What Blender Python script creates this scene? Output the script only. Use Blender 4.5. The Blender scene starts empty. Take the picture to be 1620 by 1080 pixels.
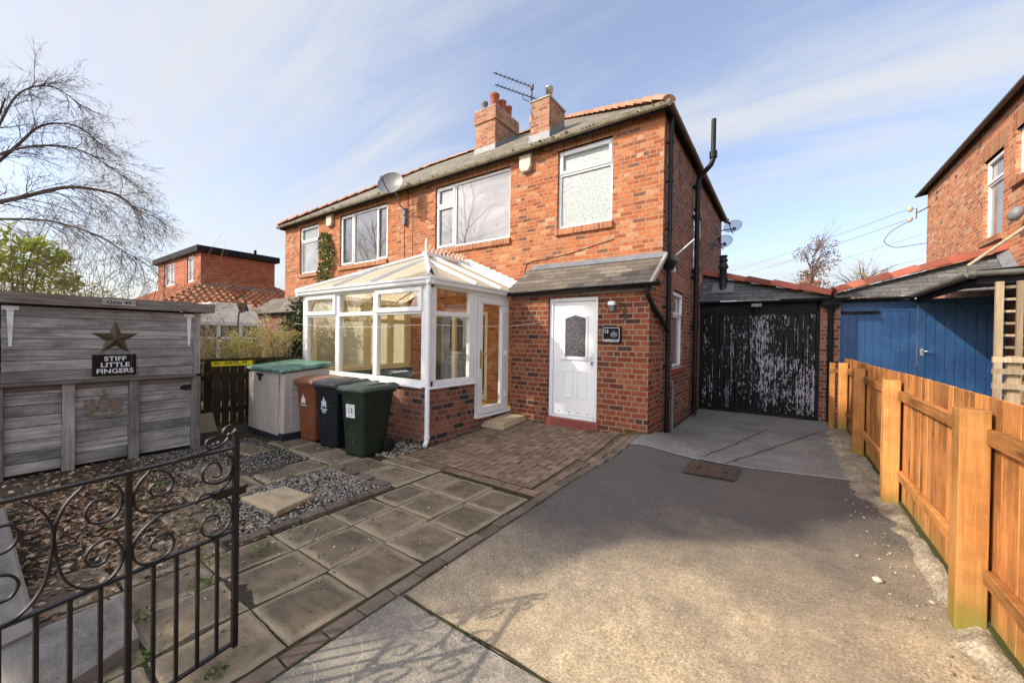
import bpy, math, random
from mathutils import Vector, Matrix, noise

sc = bpy.context.scene
COL = sc.collection
RAD = math.radians
rnd = random.Random(11)
U = rnd.uniform

# ------------------------------------------------------------------ mesh builder
class MB:
    def __init__(s):
        s.v = []; s.f = []; s.uv = []; s.t = []; s.sm = []

    def add(s, vs, fs, t=None, smooth=False, uvf=None, uvs=None, M=None):
        if M is not None:
            vs = [M @ Vector(p) for p in vs]
        else:
            vs = [Vector(p) for p in vs]
        b = len(s.v)
        s.v += vs
        for k, f in enumerate(fs):
            s.f.append([b + i for i in f])
            p = [vs[i] for i in f]
            if uvs is not None:
                s.uv.append([uvs[i] for i in f])
            elif uvf is not None:
                s.uv.append([uvf(q) for q in p])
            else:
                n = (p[1] - p[0]).cross(p[2] - p[0])
                a = (abs(n.x), abs(n.y), abs(n.z))
                if a[2] >= a[0] and a[2] >= a[1]:
                    s.uv.append([(q.x, q.y) for q in p])
                elif a[0] > a[1]:
                    s.uv.append([(q.y, q.z) for q in p])
                else:
                    s.uv.append([(q.x, q.z) for q in p])
            s.t.append(rnd.random() if t is None else (t[k] if isinstance(t, list) else t))
            s.sm.append(smooth)

    def box(s, x0, x1, y0, y1, z0, z1, t=None, M=None):
        if x0 > x1: x0, x1 = x1, x0
        if y0 > y1: y0, y1 = y1, y0
        if z0 > z1: z0, z1 = z1, z0
        if t is None: t = rnd.random()
        s.add([(x0,y0,z0),(x1,y0,z0),(x1,y1,z0),(x0,y1,z0),(x0,y0,z1),(x1,y0,z1),(x1,y1,z1),(x0,y1,z1)],
              [(0,3,2,1),(4,5,6,7),(0,1,5,4),(1,2,6,5),(2,3,7,6),(3,0,4,7)], t=t, M=M)

    def hexa(s, p, t=None):
        """eight corners, bottom four then top four, both counter clockwise"""
        if t is None: t = rnd.random()
        s.add(p, [(0,3,2,1),(4,5,6,7),(0,1,5,4),(1,2,6,5),(2,3,7,6),(3,0,4,7)], t=t)

    def quad(s, a, b, c, d, t=None, uvf=None):
        s.add([a, b, c, d], [(0,1,2,3)], t=t, uvf=uvf)

    def poly(s, pts, t=None, uvf=None):
        s.add(pts, [tuple(range(len(pts)))], t=t, uvf=uvf)

    def slab(s, pts, th, t=None):
        """polygon (counter clockwise seen from the side of n) thickened backwards along its normal"""
        P = [Vector(p) for p in pts]
        n = (P[1]-P[0]).cross(P[2]-P[0]).normalized()
        Q = [p - n*th for p in P]
        k = len(P)
        if t is None: t = rnd.random()
        e = (P[1]-P[0]).normalized(); w = n.cross(e)
        uvf = lambda q: ((q-P[0]).dot(e), (q-P[0]).dot(w))
        s.add(P+Q, [tuple(range(k)), tuple(range(2*k-1, k-1, -1))] + [(i, k+i, k+(i+1) % k, (i+1) % k) for i in range(k)], t=t, uvf=uvf)

    def prism(s, poly, d0, d1, M=None, t=None):
        """polygon in local XY extruded in local Z from d0 to d1"""
        k = len(poly)
        if t is None: t = rnd.random()
        s.add([(x, y, d1) for x, y in poly]+[(x, y, d0) for x, y in poly],
              [tuple(range(k)), tuple(range(2*k-1, k-1, -1))] + [(i, k+i, k+(i+1) % k, (i+1) % k) for i in range(k)], t=t, M=M)

    def tube(s, pts, r, n=8, t=None, caps=True, flat=None):
        pts = [Vector(p) for p in pts]
        m = len(pts)
        rr = r if isinstance(r, (list, tuple)) else [r]*m
        if t is None: t = rnd.random()
        tg = []
        for i in range(m):
            a = pts[max(0, i-1)]; b = pts[min(m-1, i+1)]
            d = b-a
            tg.append(d.normalized() if d.length > 1e-9 else Vector((0,0,1)))
        up = Vector((0,0,1)) if abs(tg[0].z) < .9 else Vector((1,0,0))
        if flat is not None: up = Vector(flat)
        x = tg[0].cross(up).normalized()
        vs = []; uvs = []; L = 0
        for i in range(m):
            x = x - tg[i]*x.dot(tg[i])
            if flat is not None:
                x = tg[i].cross(Vector(flat))
            x = x.normalized(); y = tg[i].cross(x)
            if i: L += (pts[i]-pts[i-1]).length
            for k in range(n):
                a = 2*math.pi*k/n
                vs.append(pts[i] + x*math.cos(a)*rr[i] + y*math.sin(a)*rr[i])
                uvs.append((L, a*rr[i]))
        fs = []
        for i in range(m-1):
            for k in range(n):
                k2 = (k+1) % n
                fs.append((i*n+k, i*n+k2, (i+1)*n+k2, (i+1)*n+k))
        s.add(vs, fs, t=t, smooth=n > 4, uvs=uvs)
        if caps and n > 2:
            s.add(vs[:n], [tuple(range(n-1, -1, -1))], t=t)
            s.add(vs[-n:], [tuple(range(n))], t=t)

    def strip(s, pts, w, th, nrm, t=None):
        """flat bar bent along pts: width w along nrm, thickness th in the plane of the curve"""
        pts = [Vector(p) for p in pts]; nrm = Vector(nrm).normalized()
        m = len(pts); vs = []
        if t is None: t = rnd.random()
        for i in range(m):
            d = (pts[min(m-1, i+1)]-pts[max(0, i-1)]).normalized()
            q = d.cross(nrm).normalized()
            for a, b in ((-1,-1),(1,-1),(1,1),(-1,1)):
                vs.append(pts[i]+nrm*a*w/2+q*b*th/2)
        fs = [(0,1,2,3), (4*m-1, 4*m-2, 4*m-3, 4*m-4)]
        for i in range(m-1):
            for k in range(4):
                k2 = (k+1) % 4
                fs.append((i*4+k, (i+1)*4+k, (i+1)*4+k2, i*4+k2))
        s.add(vs, fs, t=t)

    def lathe(s, prof, n=16, M=None, t=None, smooth=True):
        vs = []; fs = []; m = len(prof)
        if t is None: t = rnd.random()
        for r, z in prof:
            for k in range(n):
                a = 2*math.pi*k/n
                vs.append((r*math.cos(a), r*math.sin(a), z))
        for i in range(m-1):
            for k in range(n):
                k2 = (k+1) % n
                fs.append((i*n+k, i*n+k2, (i+1)*n+k2, (i+1)*n+k))
        s.add(vs, fs, t=t, smooth=smooth, M=M)
        s.add(vs[:n], [tuple(range(n-1, -1, -1))], t=t, M=M)
        s.add(vs[-n:], [tuple(range(n))], t=t, M=M)

    def grid(s, fn, nu, nv, t=None, smooth=True, uvf=None):
        vs = [fn(i/nu, j/nv) for j in range(nv+1) for i in range(nu+1)]
        w = nu+1
        s.add(vs, [(j*w+i, j*w+i+1, (j+1)*w+i+1, (j+1)*w+i) for j in range(nv) for i in range(nu)],
              t=.5 if t is None else t, smooth=smooth, uvf=uvf)

    def build(s, name, mat, parent=None, bevel=0, seg=2, label=None, cat=None, group=None, kind=None):
        off = ORG.get(parent, Vector((0,0,0))) if parent is not None else Vector((0,0,0))
        me = bpy.data.meshes.new(name)
        me.from_pydata([v-off for v in s.v], [], s.f)
        uvl = me.uv_layers.new(name='UVMap')
        flat = [c for f in s.uv for q in f for c in q]
        uvl.data.foreach_set('uv', flat)
        a = me.attributes.new('tint', 'FLOAT', 'FACE'); a.data.foreach_set('value', s.t)
        me.polygons.foreach_set('use_smooth', s.sm)
        me.materials.append(mat)
        me.update()
        o = bpy.data.objects.new(name, me); COL.objects.link(o)
        if parent is not None:
            o.parent = parent; ORG[o] = off
        if bevel:
            b = o.modifiers.new('bevel', 'BEVEL'); b.width = bevel; b.segments = seg; b.limit_method = 'ANGLE'; b.angle_limit = RAD(35)
        tag(o, label, cat, group, kind)
        return o

ORG = {}
def tag(o, label=None, cat=None, group=None, kind=None):
    if label: o['label'] = label
    if cat: o['category'] = cat
    if group: o['group'] = group
    if kind: o['kind'] = kind

def thing(name, loc, label, cat, group=None, rz=0, local=False):
    o = bpy.data.objects.new(name, None); COL.objects.link(o)
    o.location = loc; o.rotation_euler = (0, 0, rz); o.empty_display_size = .1
    ORG[o] = Vector((0,0,0)) if local else Vector(loc)
    tag(o, label, cat, group)
    return o

def copy_tree(o, parent=None):
    c = o.copy(); COL.objects.link(c)
    if parent is not None: c.parent = parent
    for ch in list(o.children): copy_tree(ch, c)
    return c

def text_mesh(s, size, M, depth=.002, align='CENTER', bold=0.0, sx=1.0):
    cu = bpy.data.curves.new('txt', 'FONT'); cu.body = s; cu.size = size; cu.align_x = align; cu.align_y = 'CENTER'
    cu.extrude = depth; cu.offset = bold; cu.resolution_u = 3
    ob = bpy.data.objects.new('txt', cu); COL.objects.link(ob)
    dg = bpy.context.evaluated_depsgraph_get(); dg.update()
    me = bpy.data.meshes.new_from_object(ob.evaluated_get(dg))
    vs = [M @ Vector((v.co.x*sx, v.co.y, v.co.z)) for v in me.vertices]; fs = [tuple(p.vertices) for p in me.polygons]
    bpy.data.objects.remove(ob); bpy.data.curves.remove(cu); bpy.data.meshes.remove(me)
    return vs, fs

def frame_matrix(o, x, y):
    x = Vector(x).normalized(); y = Vector(y).normalized(); z = x.cross(y)
    return Matrix(((x.x, y.x, z.x, o[0]), (x.y, y.y, z.y, o[1]), (x.z, y.z, z.z, o[2]), (0,0,0,1)))

# ------------------------------------------------------------------ material helper
class Mt:
    def __init__(s, name, rough=.8, spec=.3):
        s.m = bpy.data.materials.new(name); s.m.use_nodes = True
        s.nt = s.m.node_tree; s.b = s.nt.nodes['Principled BSDF']
        s.b.inputs['Roughness'].default_value = rough
        s.b.inputs['Specular IOR Level'].default_value = spec
        s._uv = None
    def n(s, typ, **kw):
        nd = s.nt.nodes.new(typ)
        for k, v in kw.items():
            k2 = k.replace('_', ' ')
            hit = None
            for i in nd.inputs:
                if i.name.lower() == k2.lower() and i.enabled: hit = i; break
            if hit is not None: s.put(hit, v)
            else: setattr(nd, k, v)
        return nd
    def put(s, sock, v):
        if isinstance(v, bpy.types.NodeSocket): s.nt.links.new(v, sock)
        elif sock.type == 'RGBA' and not hasattr(v, '__len__'): sock.default_value = (v, v, v, 1)
        elif sock.type == 'RGBA' and len(v) == 3: sock.default_value = (*v, 1)
        else: sock.default_value = v
    @property
    def uv(s):
        if s._uv is None: s._uv = s.n('ShaderNodeTexCoord').outputs['UV']
        return s._uv
    @property
    def pos(s): return s.n('ShaderNodeNewGeometry').outputs['Position']
    @property
    def tint(s): return s.n('ShaderNodeAttribute', attribute_name='tint').outputs['Fac']
    def map(s, vec, scale=(1,1,1), loc=(0,0,0), rot=(0,0,0)):
        return s.n('ShaderNodeMapping', Vector=vec, Scale=scale, Location=loc, Rotation=rot).outputs[0]
    def noise(s, scale, vec=None, detail=4, rough=.6, dist=0):
        nd = s.n('ShaderNodeTexNoise', Scale=scale, Detail=detail, Roughness=rough, Distortion=dist)
        s.put(nd.inputs['Vector'], s.pos if vec is None else vec)
        return nd.outputs['Fac']
    def voro(s, scale, vec=None, feature='F1', out='Distance', rand=1):
        nd = s.n('ShaderNodeTexVoronoi', feature=feature, Scale=scale, Randomness=rand)
        s.put(nd.inputs['Vector'], s.pos if vec is None else vec)
        return nd.outputs[out]
    def ramp(s, fac, stops, interp='LINEAR'):
        nd = s.n('ShaderNodeValToRGB'); cr = nd.color_ramp; cr.interpolation = interp
        while len(cr.elements) > 1: cr.elements.remove(cr.elements[-1])
        for i, (p, c) in enumerate(stops):
            e = cr.elements[0] if i == 0 else cr.elements.new(p)
            e.position = p
            c = (c, c, c) if not hasattr(c, '__len__') else c
            e.color = (*c, 1)
        s.put(nd.inputs[0], fac)
        return nd.outputs['Color']
    def mix(s, a, b, fac, mode='MIX'):
        nd = s.n('ShaderNodeMix', data_type='RGBA', blend_type=mode)
        s.put(nd.inputs[0], fac); s.put(nd.inputs[6], a); s.put(nd.inputs[7], b)
        return nd.outputs[2]
    def math(s, op, a, b=0, c=0):
        nd = s.n('ShaderNodeMath', operation=op)
        s.put(nd.inputs[0], a); s.put(nd.inputs[1], b); s.put(nd.inputs[2], c)
        return nd.outputs[0]
    def sep(s, vec, ax):
        return s.n('ShaderNodeSeparateXYZ', Vector=vec).outputs[ax]
    def bump(s, h, strength=.5, dist=.01, prev=None):
        nd = s.n('ShaderNodeBump', Strength=strength, Distance=dist, Height=h)
        if prev is not None: s.put(nd.inputs['Normal'], prev)
        return nd.outputs[0]
    def done(s, col=None, normal=None, rough=None, metal=None):
        if col is not None: s.put(s.b.inputs['Base Color'], col)
        if normal is not None: s.put(s.b.inputs['Normal'], normal)
        if rough is not None: s.put(s.b.inputs['Roughness'], rough)
        if metal is not None: s.put(s.b.inputs['Metallic'], metal)
        return s.m
# ------------------------------------------------------------------ materials
def m_brick(name, stops, mortar, w=.245, h=.0885, ms=.011, vert=False, soot=.5, dark=(.05,.035,.03), ofs=(0,0,0), base_z=None, sq=.5):
    m = Mt(name, .88, .2)
    vec = m.uv
    if vert: vec = m.map(vec, rot=(0,0,math.pi/2))
    vec = m.map(vec, loc=ofs)
    wob = m.n('ShaderNodeTexNoise', Scale=14.0, Detail=3.0, Vector=vec).outputs['Color']
    vec2 = m.n('ShaderNodeMix', data_type='VECTOR')
    add = m.n('ShaderNodeVectorMath', operation='MULTIPLY_ADD')
    m.put(add.inputs[0], wob); add.inputs[1].default_value = (.015,.013,0); m.put(add.inputs[2], vec)
    bt = m.n('ShaderNodeTexBrick', offset=.5, squash=sq, squash_frequency=4)
    for k, v in (('Vector', add.outputs[0]), ('Color1', (0,0,0)), ('Color2', (1,1,1)), ('Mortar', (.5,.5,.5)), ('Scale', 1.0), ('Mortar Size', ms), ('Mortar Smooth', .25), ('Bias', 0.0), ('Brick Width', w), ('Row Height', h)):
        m.put(bt.inputs[k], v)
    c = m.ramp(bt.outputs['Color'], stops)
    f1 = m.noise(28, vec, 5, .75)
    c = m.mix(c, m.ramp(f1, [(.25, .45), (.5, 1.0), (.8, 1.35)]), .9, 'MULTIPLY')
    c = m.mix(c, m.ramp(m.noise(7, vec, 4, .7), [(.3, .78), (.7, 1.15)]), .8, 'MULTIPLY')
    c = m.mix(c, m.ramp(m.noise(1.0, m.map(vec, (2.4, .22, 1)), 5, .65), [(.5, 1.0), (.72, .66)]), .85, 'MULTIPLY')
    f4 = m.noise(75, vec, 2)
    c = m.mix(c, (.42,.36,.29), m.ramp(f4, [(.60, 0.0), (.72, .5)]))
    f2 = m.noise(1.1, vec, 4, .6)
    c = m.mix(c, dark, m.math('MULTIPLY', m.ramp(f2, [(.52, 0.0), (.75, 1.0)]), soot))
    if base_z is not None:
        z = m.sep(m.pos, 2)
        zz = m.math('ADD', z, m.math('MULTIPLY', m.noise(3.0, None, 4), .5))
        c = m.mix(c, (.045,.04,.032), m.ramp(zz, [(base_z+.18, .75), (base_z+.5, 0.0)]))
    mo = m.mix(mortar, tuple(x*.6 for x in mortar), m.noise(9, vec, 4))
    col = m.mix(c, mo, bt.outputs['Fac'])
    hgt = m.math('SUBTRACT', m.math('MULTIPLY', f1, .5), m.math('MULTIPLY', bt.outputs['Fac'], 1.0))
    m.done(col, m.bump(hgt, .7, .008))
    return m.m

B_STOPS = [(0.0, (.15,.075,.055)), (.03, (.23,.085,.048)), (.10, (.32,.085,.038)), (.3, (.43,.122,.046)), (.5, (.48,.155,.058)), (.66, (.41,.14,.066)), (.84, (.50,.20,.088)), (.95, (.52,.25,.13)), (1.0, (.54,.31,.19))]
M = {}
M['brick'] = m_brick('house brick', B_STOPS, (.46,.31,.19), w=.218, h=.0745, ms=.008, soot=.3)
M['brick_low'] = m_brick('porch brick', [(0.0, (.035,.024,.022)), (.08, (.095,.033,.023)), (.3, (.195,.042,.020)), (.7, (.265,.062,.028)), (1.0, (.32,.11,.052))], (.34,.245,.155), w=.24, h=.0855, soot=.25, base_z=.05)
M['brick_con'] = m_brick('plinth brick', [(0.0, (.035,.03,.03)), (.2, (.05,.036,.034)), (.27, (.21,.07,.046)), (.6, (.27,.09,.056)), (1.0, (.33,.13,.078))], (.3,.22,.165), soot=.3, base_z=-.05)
M['brick_side'] = m_brick('side wall brick', [(0.0, (.06,.036,.034)), (.15, (.13,.052,.037)), (.4, (.21,.067,.043)), (.8, (.275,.10,.064)), (1.0, (.34,.17,.115))], (.36,.26,.19), w=.23, h=.08, soot=.35, base_z=-.05)
M['soldier'] = m_brick('soldier brick', [(0.0, (.33,.105,.048)), (.5, (.42,.155,.07)), (1.0, (.47,.21,.105))], (.46,.33,.215), w=.30, h=.083, vert=True, soot=.1, sq=1.0)
M['brick_chim'] = m_brick('chimney brick', [(0.0, (.28,.095,.05)), (.5, (.40,.15,.075)), (1.0, (.48,.26,.15))], (.44,.32,.22), w=.226, h=.077, soot=.3)

def m_slate(name, c0, c1, c2, w=.32, h=.2, moss=.3):
    m = Mt(name, .75, .35)
    vec = m.uv
    bt = m.n('ShaderNodeTexBrick', offset=.5)
    for k, v in (('Vector', vec), ('Color1', (0,0,0)), ('Color2', (1,1,1)), ('Mortar', (0,0,0)), ('Scale', 1.0), ('Mortar Size', .004), ('Mortar Smooth', .1), ('Brick Width', w), ('Row Height', h)):
        m.put(bt.inputs[k], v)
    c = m.ramp(bt.outputs['Color'], [(0, c0), (.5, c1), (1, c2)])
    n1 = m.noise(14, None, 5, .7)
    c = m.mix(c, m.ramp(n1, [(.25, .5), (.55, 1.0), (.8, 1.3)]), .8, 'MULTIPLY')
    n2 = m.noise(2.2, None, 5, .65)
    c = m.mix(c, (.19,.165,.085), m.math('MULTIPLY', m.ramp(n2, [(.45, 0), (.65, 1)]), moss))
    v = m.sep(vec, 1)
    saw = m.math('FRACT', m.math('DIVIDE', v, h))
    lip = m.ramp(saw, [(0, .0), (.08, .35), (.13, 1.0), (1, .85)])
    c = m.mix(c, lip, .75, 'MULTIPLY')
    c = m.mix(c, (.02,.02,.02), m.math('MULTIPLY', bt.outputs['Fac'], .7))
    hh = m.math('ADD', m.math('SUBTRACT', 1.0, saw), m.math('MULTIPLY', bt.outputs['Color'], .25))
    return m.done(c, m.bump(hh, .6, .02))
M['slate'] = m_slate('roof slate', (.16,.14,.11), (.235,.205,.16), (.33,.285,.22), moss=.55)
M['slate_porch'] = m_slate('porch slate', (.10,.085,.07), (.165,.14,.115), (.24,.205,.165), w=.28, h=.15, moss=.25)
M['slate_grey'] = m_slate('grey slate', (.10,.102,.106), (.15,.15,.15), (.215,.21,.205), w=.27, h=.12, moss=.12)

def m_plain(name, c, rough=.6, spec=.4, var=.25, scale=6.0, bump=.15, dirt_sun=None, metal=None, tintv=0.0, detail=5):
    m = Mt(name, rough, spec)
    n1 = m.noise(scale, None, detail, .65)
    k = m.ramp(n1, [(.25, 1-var), (.75, 1+var*.6)])
    col = m.mix(c, k, 1.0, 'MULTIPLY')
    if tintv:
        col = m.mix(col, m.ramp(m.tint, [(0, 1-tintv), (1, 1+tintv)]), 1.0, 'MULTIPLY')
    if dirt_sun is not None:
        n2 = m.noise(scale*.45, None, 6, .7)
        col = m.mix(col, dirt_sun[0], m.math('MULTIPLY', m.ramp(n2, [(.48, 0), (.72, 1)]), dirt_sun[1]))
    return m.done(col, m.bump(m.noise(scale*5, None, 4, .7), bump, .005) if bump else None, None, metal)

M['white'] = m_plain('white upvc', (.84,.84,.83), .33, .45, .06, 3, .03, ((.5,.48,.42), .25))
M['white_old'] = m_plain('weathered white upvc', (.77,.765,.74), .35, .45, .08, 2.5, .03, ((.5,.47,.4), .3))
M['cream'] = m_plain('cream upvc', (.76,.66,.42), .4, .4, .06, 3, .03)
M['teal'] = m_plain('teal painted board', (.10,.24,.29), .5, .35, .15, 4, .05)
M['wood_floor'] = m_plain('wood floor', (.52,.31,.11), .4, .4, .25, 7, .1)
M['dark'] = m_plain('dark interior', (.035,.032,.03), .9, .1, .3, 2, 0)
M['plaster'] = m_plain('interior plaster', (.55,.5,.4), .9, .1, .1, 2, 0)
M['black_metal'] = m_plain('black painted iron', (.008,.008,.009), .42, .35, .4, 12, .25, ((.07,.035,.02), .28))
M['black_plastic'] = m_plain('black pipe', (.010,.010,.011), .4, .2, .4, 9, .1, ((.06,.055,.05), .35))
M['old_gutter'] = m_plain('mossy gutter', (.24,.21,.15), .85, .2, .5, 9, .6, ((.10,.10,.05), .6))
M['moss'] = m_plain('roof moss', (.20,.185,.085), .95, .05, .5, 14, .6, ((.29,.26,.17), .6), tintv=.4)
M['brown_gutter'] = m_plain('brown gutter', (.10,.065,.042), .45, .4, .3, 6, .1)
M['grey_gutter'] = m_plain('weathered grey gutter', (.22,.22,.19), .75, .3, .4, 6, .3, ((.09,.09,.05), .6))
M['fascia'] = m_plain('dark fascia', (.016,.016,.018), .7, .12, .4, 4, .1, ((.06,.055,.05), .3))
M['terracotta'] = m_plain('terracotta ridge', (.43,.215,.135), .75, .25, .35, 6, .4, ((.2,.15,.1), .5), tintv=.2)
M['redtile'] = m_plain('red ridge tile', (.33,.095,.06), .75, .2, .35, 5, .3, ((.14,.10,.08), .65), tintv=.4)
M['clay_pot'] = m_plain('clay chimney pot', (.36,.10,.055), .7, .3, .25, 6, .2, ((.12,.08,.06), .4))
M['mortar'] = m_plain('mortar', (.46,.42,.35), .9, .15, .3, 10, .7, ((.15,.13,.09), .5))
M['lead'] = m_plain('lead flashing', (.21,.22,.235), .5, .5, .3, 7, .3, ((.14,.15,.16), .5))
M['lead_dark'] = m_plain('old lead', (.17,.18,.195), .6, .4, .4, 7, .3, ((.3,.3,.3), .4))
M['steel'] = m_plain('flue steel', (.55,.55,.55), .25, .5, .2, 8, 0, None, 1.0)
M['zinc'] = m_plain('galvanised strap', (.78,.78,.77), .5, .5, .2, 12, .2, ((.36,.22,.13), .5))
M['grey_plastic'] = m_plain('grey beige plastic', (.47,.41,.355), .5, .4, .12, 3, .08, ((.24,.21,.18), .4))
M['alarm'] = m_plain('alarm box cream', (.62,.55,.42), .5, .4, .15, 4, .05, ((.3,.22,.14), .4))
M['lid_green'] = m_plain('green lid', (.03,.16,.105), .4, .45, .25, 5, .1, ((.46,.52,.44), .85))  # pale dirt mix also puts the sunlit look into the lid colour
M['navy_plastic'] = m_plain('dark base', (.018,.022,.032), .5, .4, .3, 5, .1)
M['bin_brown'] = m_plain('brown bin', (.17,.05,.02), .5, .25, .2, 4, .1, ((.3,.16,.09), .25))
M['bin_black'] = m_plain('black bin', (.009,.010,.013), .5, .22, .3, 4, .1, ((.06,.06,.06), .25))
M['bin_green'] = m_plain('green bin', (.012,.022,.012), .5, .25, .25, 4, .1, ((.04,.05,.035), .35))
M['lid_brown'] = m_plain('brown bin lid', (.23,.085,.04), .4, .45, .2, 5, .1, ((.45,.32,.25), .5))
M['lid_black'] = m_plain('black bin lid', (.03,.033,.036), .4, .45, .2, 5, .1, ((.42,.41,.36), .45))
M['lid_greengrey'] = m_plain('green bin lid', (.05,.085,.062), .4, .45, .2, 5, .1, ((.25,.30,.25), .5))
M['rubber'] = m_plain('rubber', (.015,.015,.016), .8, .2, .3, 9, .1)
M['white_paint'] = m_plain('white print', (.75,.75,.76), .5, .3, .12, 14, 0)
M['pale_print'] = m_plain('pale blue print', (.50,.56,.66), .5, .3, .3, 30, 0)
M['yellow'] = m_plain('yellow sign', (.88,.72,.02), .45, .4, .05, 4, 0)
M['black_print'] = m_plain('black print', (.012,.012,.012), .5, .3, .1, 4, 0)
M['sign_brown'] = m_plain('dark brown sign', (.020,.010,.008), .6, .15, .2, 5, .03)
M['plaque'] = m_plain('black slate plaque', (.008,.009,.014), .6, .12, .2, 8, .1)
M['star'] = m_plain('rusty metal star', (.115,.075,.036), .55, .5, .5, 9, .4, ((.035,.03,.028), .7), .3)
M['crest_wood'] = m_plain('carved wood crest', (.23,.17,.125), .85, .2, .4, 20, .5)
M['brass'] = m_plain('brass', (.55,.36,.1), .3, .5, .2, 10, 0, None, .9)
M['red_step'] = m_plain('red painted step', (.24,.055,.04), .6, .35, .3, 6, .3, ((.12,.06,.05), .5))
M['rust'] = m_plain('rusty cover', (.10,.066,.047), .75, .3, .4, 12, .6, ((.04,.03,.025), .6))
M['aerial'] = m_plain('aerial', (.05,.05,.055), .5, .5, .2, 10, 0, None, .5)
M['cable_grey'] = m_plain('grey cable', (.16,.165,.18), .6, .3, .1, 10, 0)
M['cable'] = m_plain('cable', (.03,.028,.028), .6, .3, .2, 10, 0)
M['dish'] = m_plain('dish grey', (.19,.19,.185), .4, .45, .15, 6, .03, ((.22,.21,.18), .4))
M['bark'] = m_plain('bark', (.085,.06,.05), .9, .15, .4, 5, .5, tintv=.25)
M['bark_pale'] = m_plain('pale bark', (.50,.39,.24), .9, .15, .4, 6, .4, tintv=.3)
M['twig'] = m_plain('twigs', (.16,.12,.10), .9, .15, .35, 3, 0, tintv=.3)
M['twig_tan'] = m_plain('tan twigs', (.30,.21,.12), .9, .15, .35, 3, 0, tintv=.35)
M['white_roof'] = m_plain('pale cladding', (.66,.6,.5), .6, .3, .12, 2, .05)
M['sill_red'] = m_plain('red tile sill', (.25,.06,.042), .6, .3, .2, 5, .1)

def m_leaf(name, stops, rough=.5, trans=.25):
    m = Mt(name, rough, .35)
    c = m.ramp(m.tint, stops)
    m.b.inputs['Base Color'].default_value = (.1,.1,.1,1)
    m.put(m.b.inputs['Base Color'], c)
    tr = m.n('ShaderNodeBsdfTranslucent'); m.put(tr.inputs['Color'], c)
    ms = m.n('ShaderNodeMixShader'); ms.inputs[0].default_value = trans
    m.nt.links.new(m.b.outputs[0], ms.inputs[1]); m.nt.links.new(tr.outputs[0], ms.inputs[2])
    m.nt.links.new(ms.outputs[0], m.nt.nodes['Material Output'].inputs['Surface'])
    return m.m
M['leaf_laurel'] = m_leaf('laurel leaf', [(0, (.17,.26,.03)), (.45, (.46,.56,.07)), (1, (.84,.80,.17))], .4, .35)
M['leaf_dark'] = m_leaf('ivy leaf', [(0, (.012,.024,.008)), (.6, (.04,.065,.02)), (1, (.14,.16,.05))], .35)
M['leaf_ivy'] = m_leaf('variegated ivy leaf', [(0, (.03,.05,.012)), (.5, (.10,.135,.03)), (1, (.42,.40,.15))], .4)
M['leaf_dry'] = m_leaf('dry yellow leaf', [(0, (.45,.36,.13)), (.5, (.68,.57,.20)), (1, (.55,.58,.12))], .6, .35)
M['leaf_brown'] = m_leaf('brown leaf', [(0, (.14,.07,.06)), (.6, (.26,.14,.11)), (1, (.42,.27,.19))], .7, .3)
M['leaf_pine'] = m_leaf('conifer leaf', [(0, (.008,.015,.006)), (1, (.04,.06,.02))], .6, .1)
M['litter'] = m_leaf('fallen leaf', [(0, (.07,.04,.022)), (.4, (.20,.11,.06)), (.75, (.38,.24,.14)), (1, (.58,.43,.29))], .8, .1)
M['weed'] = m_leaf('weed leaf', [(0, (.05,.10,.015)), (1, (.17,.25,.04))], .5, .3)

# glass
def m_glass(name, tint=(.93,.95,.93), gl=.16, rough=0.0):
    m = Mt(name); nt = m.nt
    tr = m.n('ShaderNodeBsdfTransparent'); m.put(tr.inputs[0], tint)
    g = m.n('ShaderNodeBsdfGlossy', Roughness=rough); m.put(g.inputs['Color'], (1,1,1))
    f = m.math('ADD', m.math('MULTIPLY', m.math('POWER', m.n('ShaderNodeLayerWeight', Blend=.5).outputs['Facing'], 5.0), .9), .03+gl*.5)
    ms = m.n('ShaderNodeMixShader'); m.put(ms.inputs[0], f)
    nt.links.new(tr.outputs[0], ms.inputs[1]); nt.links.new(g.outputs[0], ms.inputs[2])
    nt.links.new(ms.outputs[0], nt.nodes['Material Output'].inputs['Surface'])
    return m.m
M['glass'] = m_glass('clear glass')
def m_pane(name, c0, c1, gl=.45, rough=.015, wav=.0):
    """window pane seen from outside: room behind it (dim, blind or curtain) under the reflection"""
    m = Mt(name); nt = m.nt
    d = m.n('ShaderNodeBsdfDiffuse')
    m.put(d.inputs[0], m.mix(c0, c1, m.ramp(m.noise(1.3, None, 3), [(.35, 0), (.65, 1)])))
    g = m.n('ShaderNodeBsdfGlossy', Roughness=rough); m.put(g.inputs['Color'], (.95,.97,1))
    m.put(g.inputs['Normal'], m.bump(m.noise(1.5, None, 2), .05, .02))
    f = m.math('MINIMUM', m.math('ADD', m.math('POWER', m.n('ShaderNodeLayerWeight', Blend=.5).outputs['Facing'], 5.0), .03+gl), 1.0)
    ms = m.n('ShaderNodeMixShader'); m.put(ms.inputs[0], f)
    nt.links.new(d.outputs[0], ms.inputs[1]); nt.links.new(g.outputs[0], ms.inputs[2])
    nt.links.new(ms.outputs[0], nt.nodes['Material Output'].inputs['Surface'])
    return m.m
M['pane_pale'] = m_pane('bedroom pane', (.13,.135,.14), (.18,.18,.18), .075)
M['pane_dark'] = m_pane('dark pane', (.04,.04,.04), (.09,.088,.08), .06)
M['pane_mid'] = m_pane('net curtain pane', (.17,.18,.18), (.28,.29,.28), .04)
m = Mt('frosted pane', .3, .5)
_v = m.voro(26, None, 'F1'); _n = m.noise(30, None, 3, .6, 1.2)
m.done(m.mix((.22,.265,.255), (.37,.405,.39), m.ramp(_n, [(.36, .15), (.5, .85), (.56, .5), (.7, 1)])), m.bump(_n, .8, .01)); M['frost'] = m.m
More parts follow.
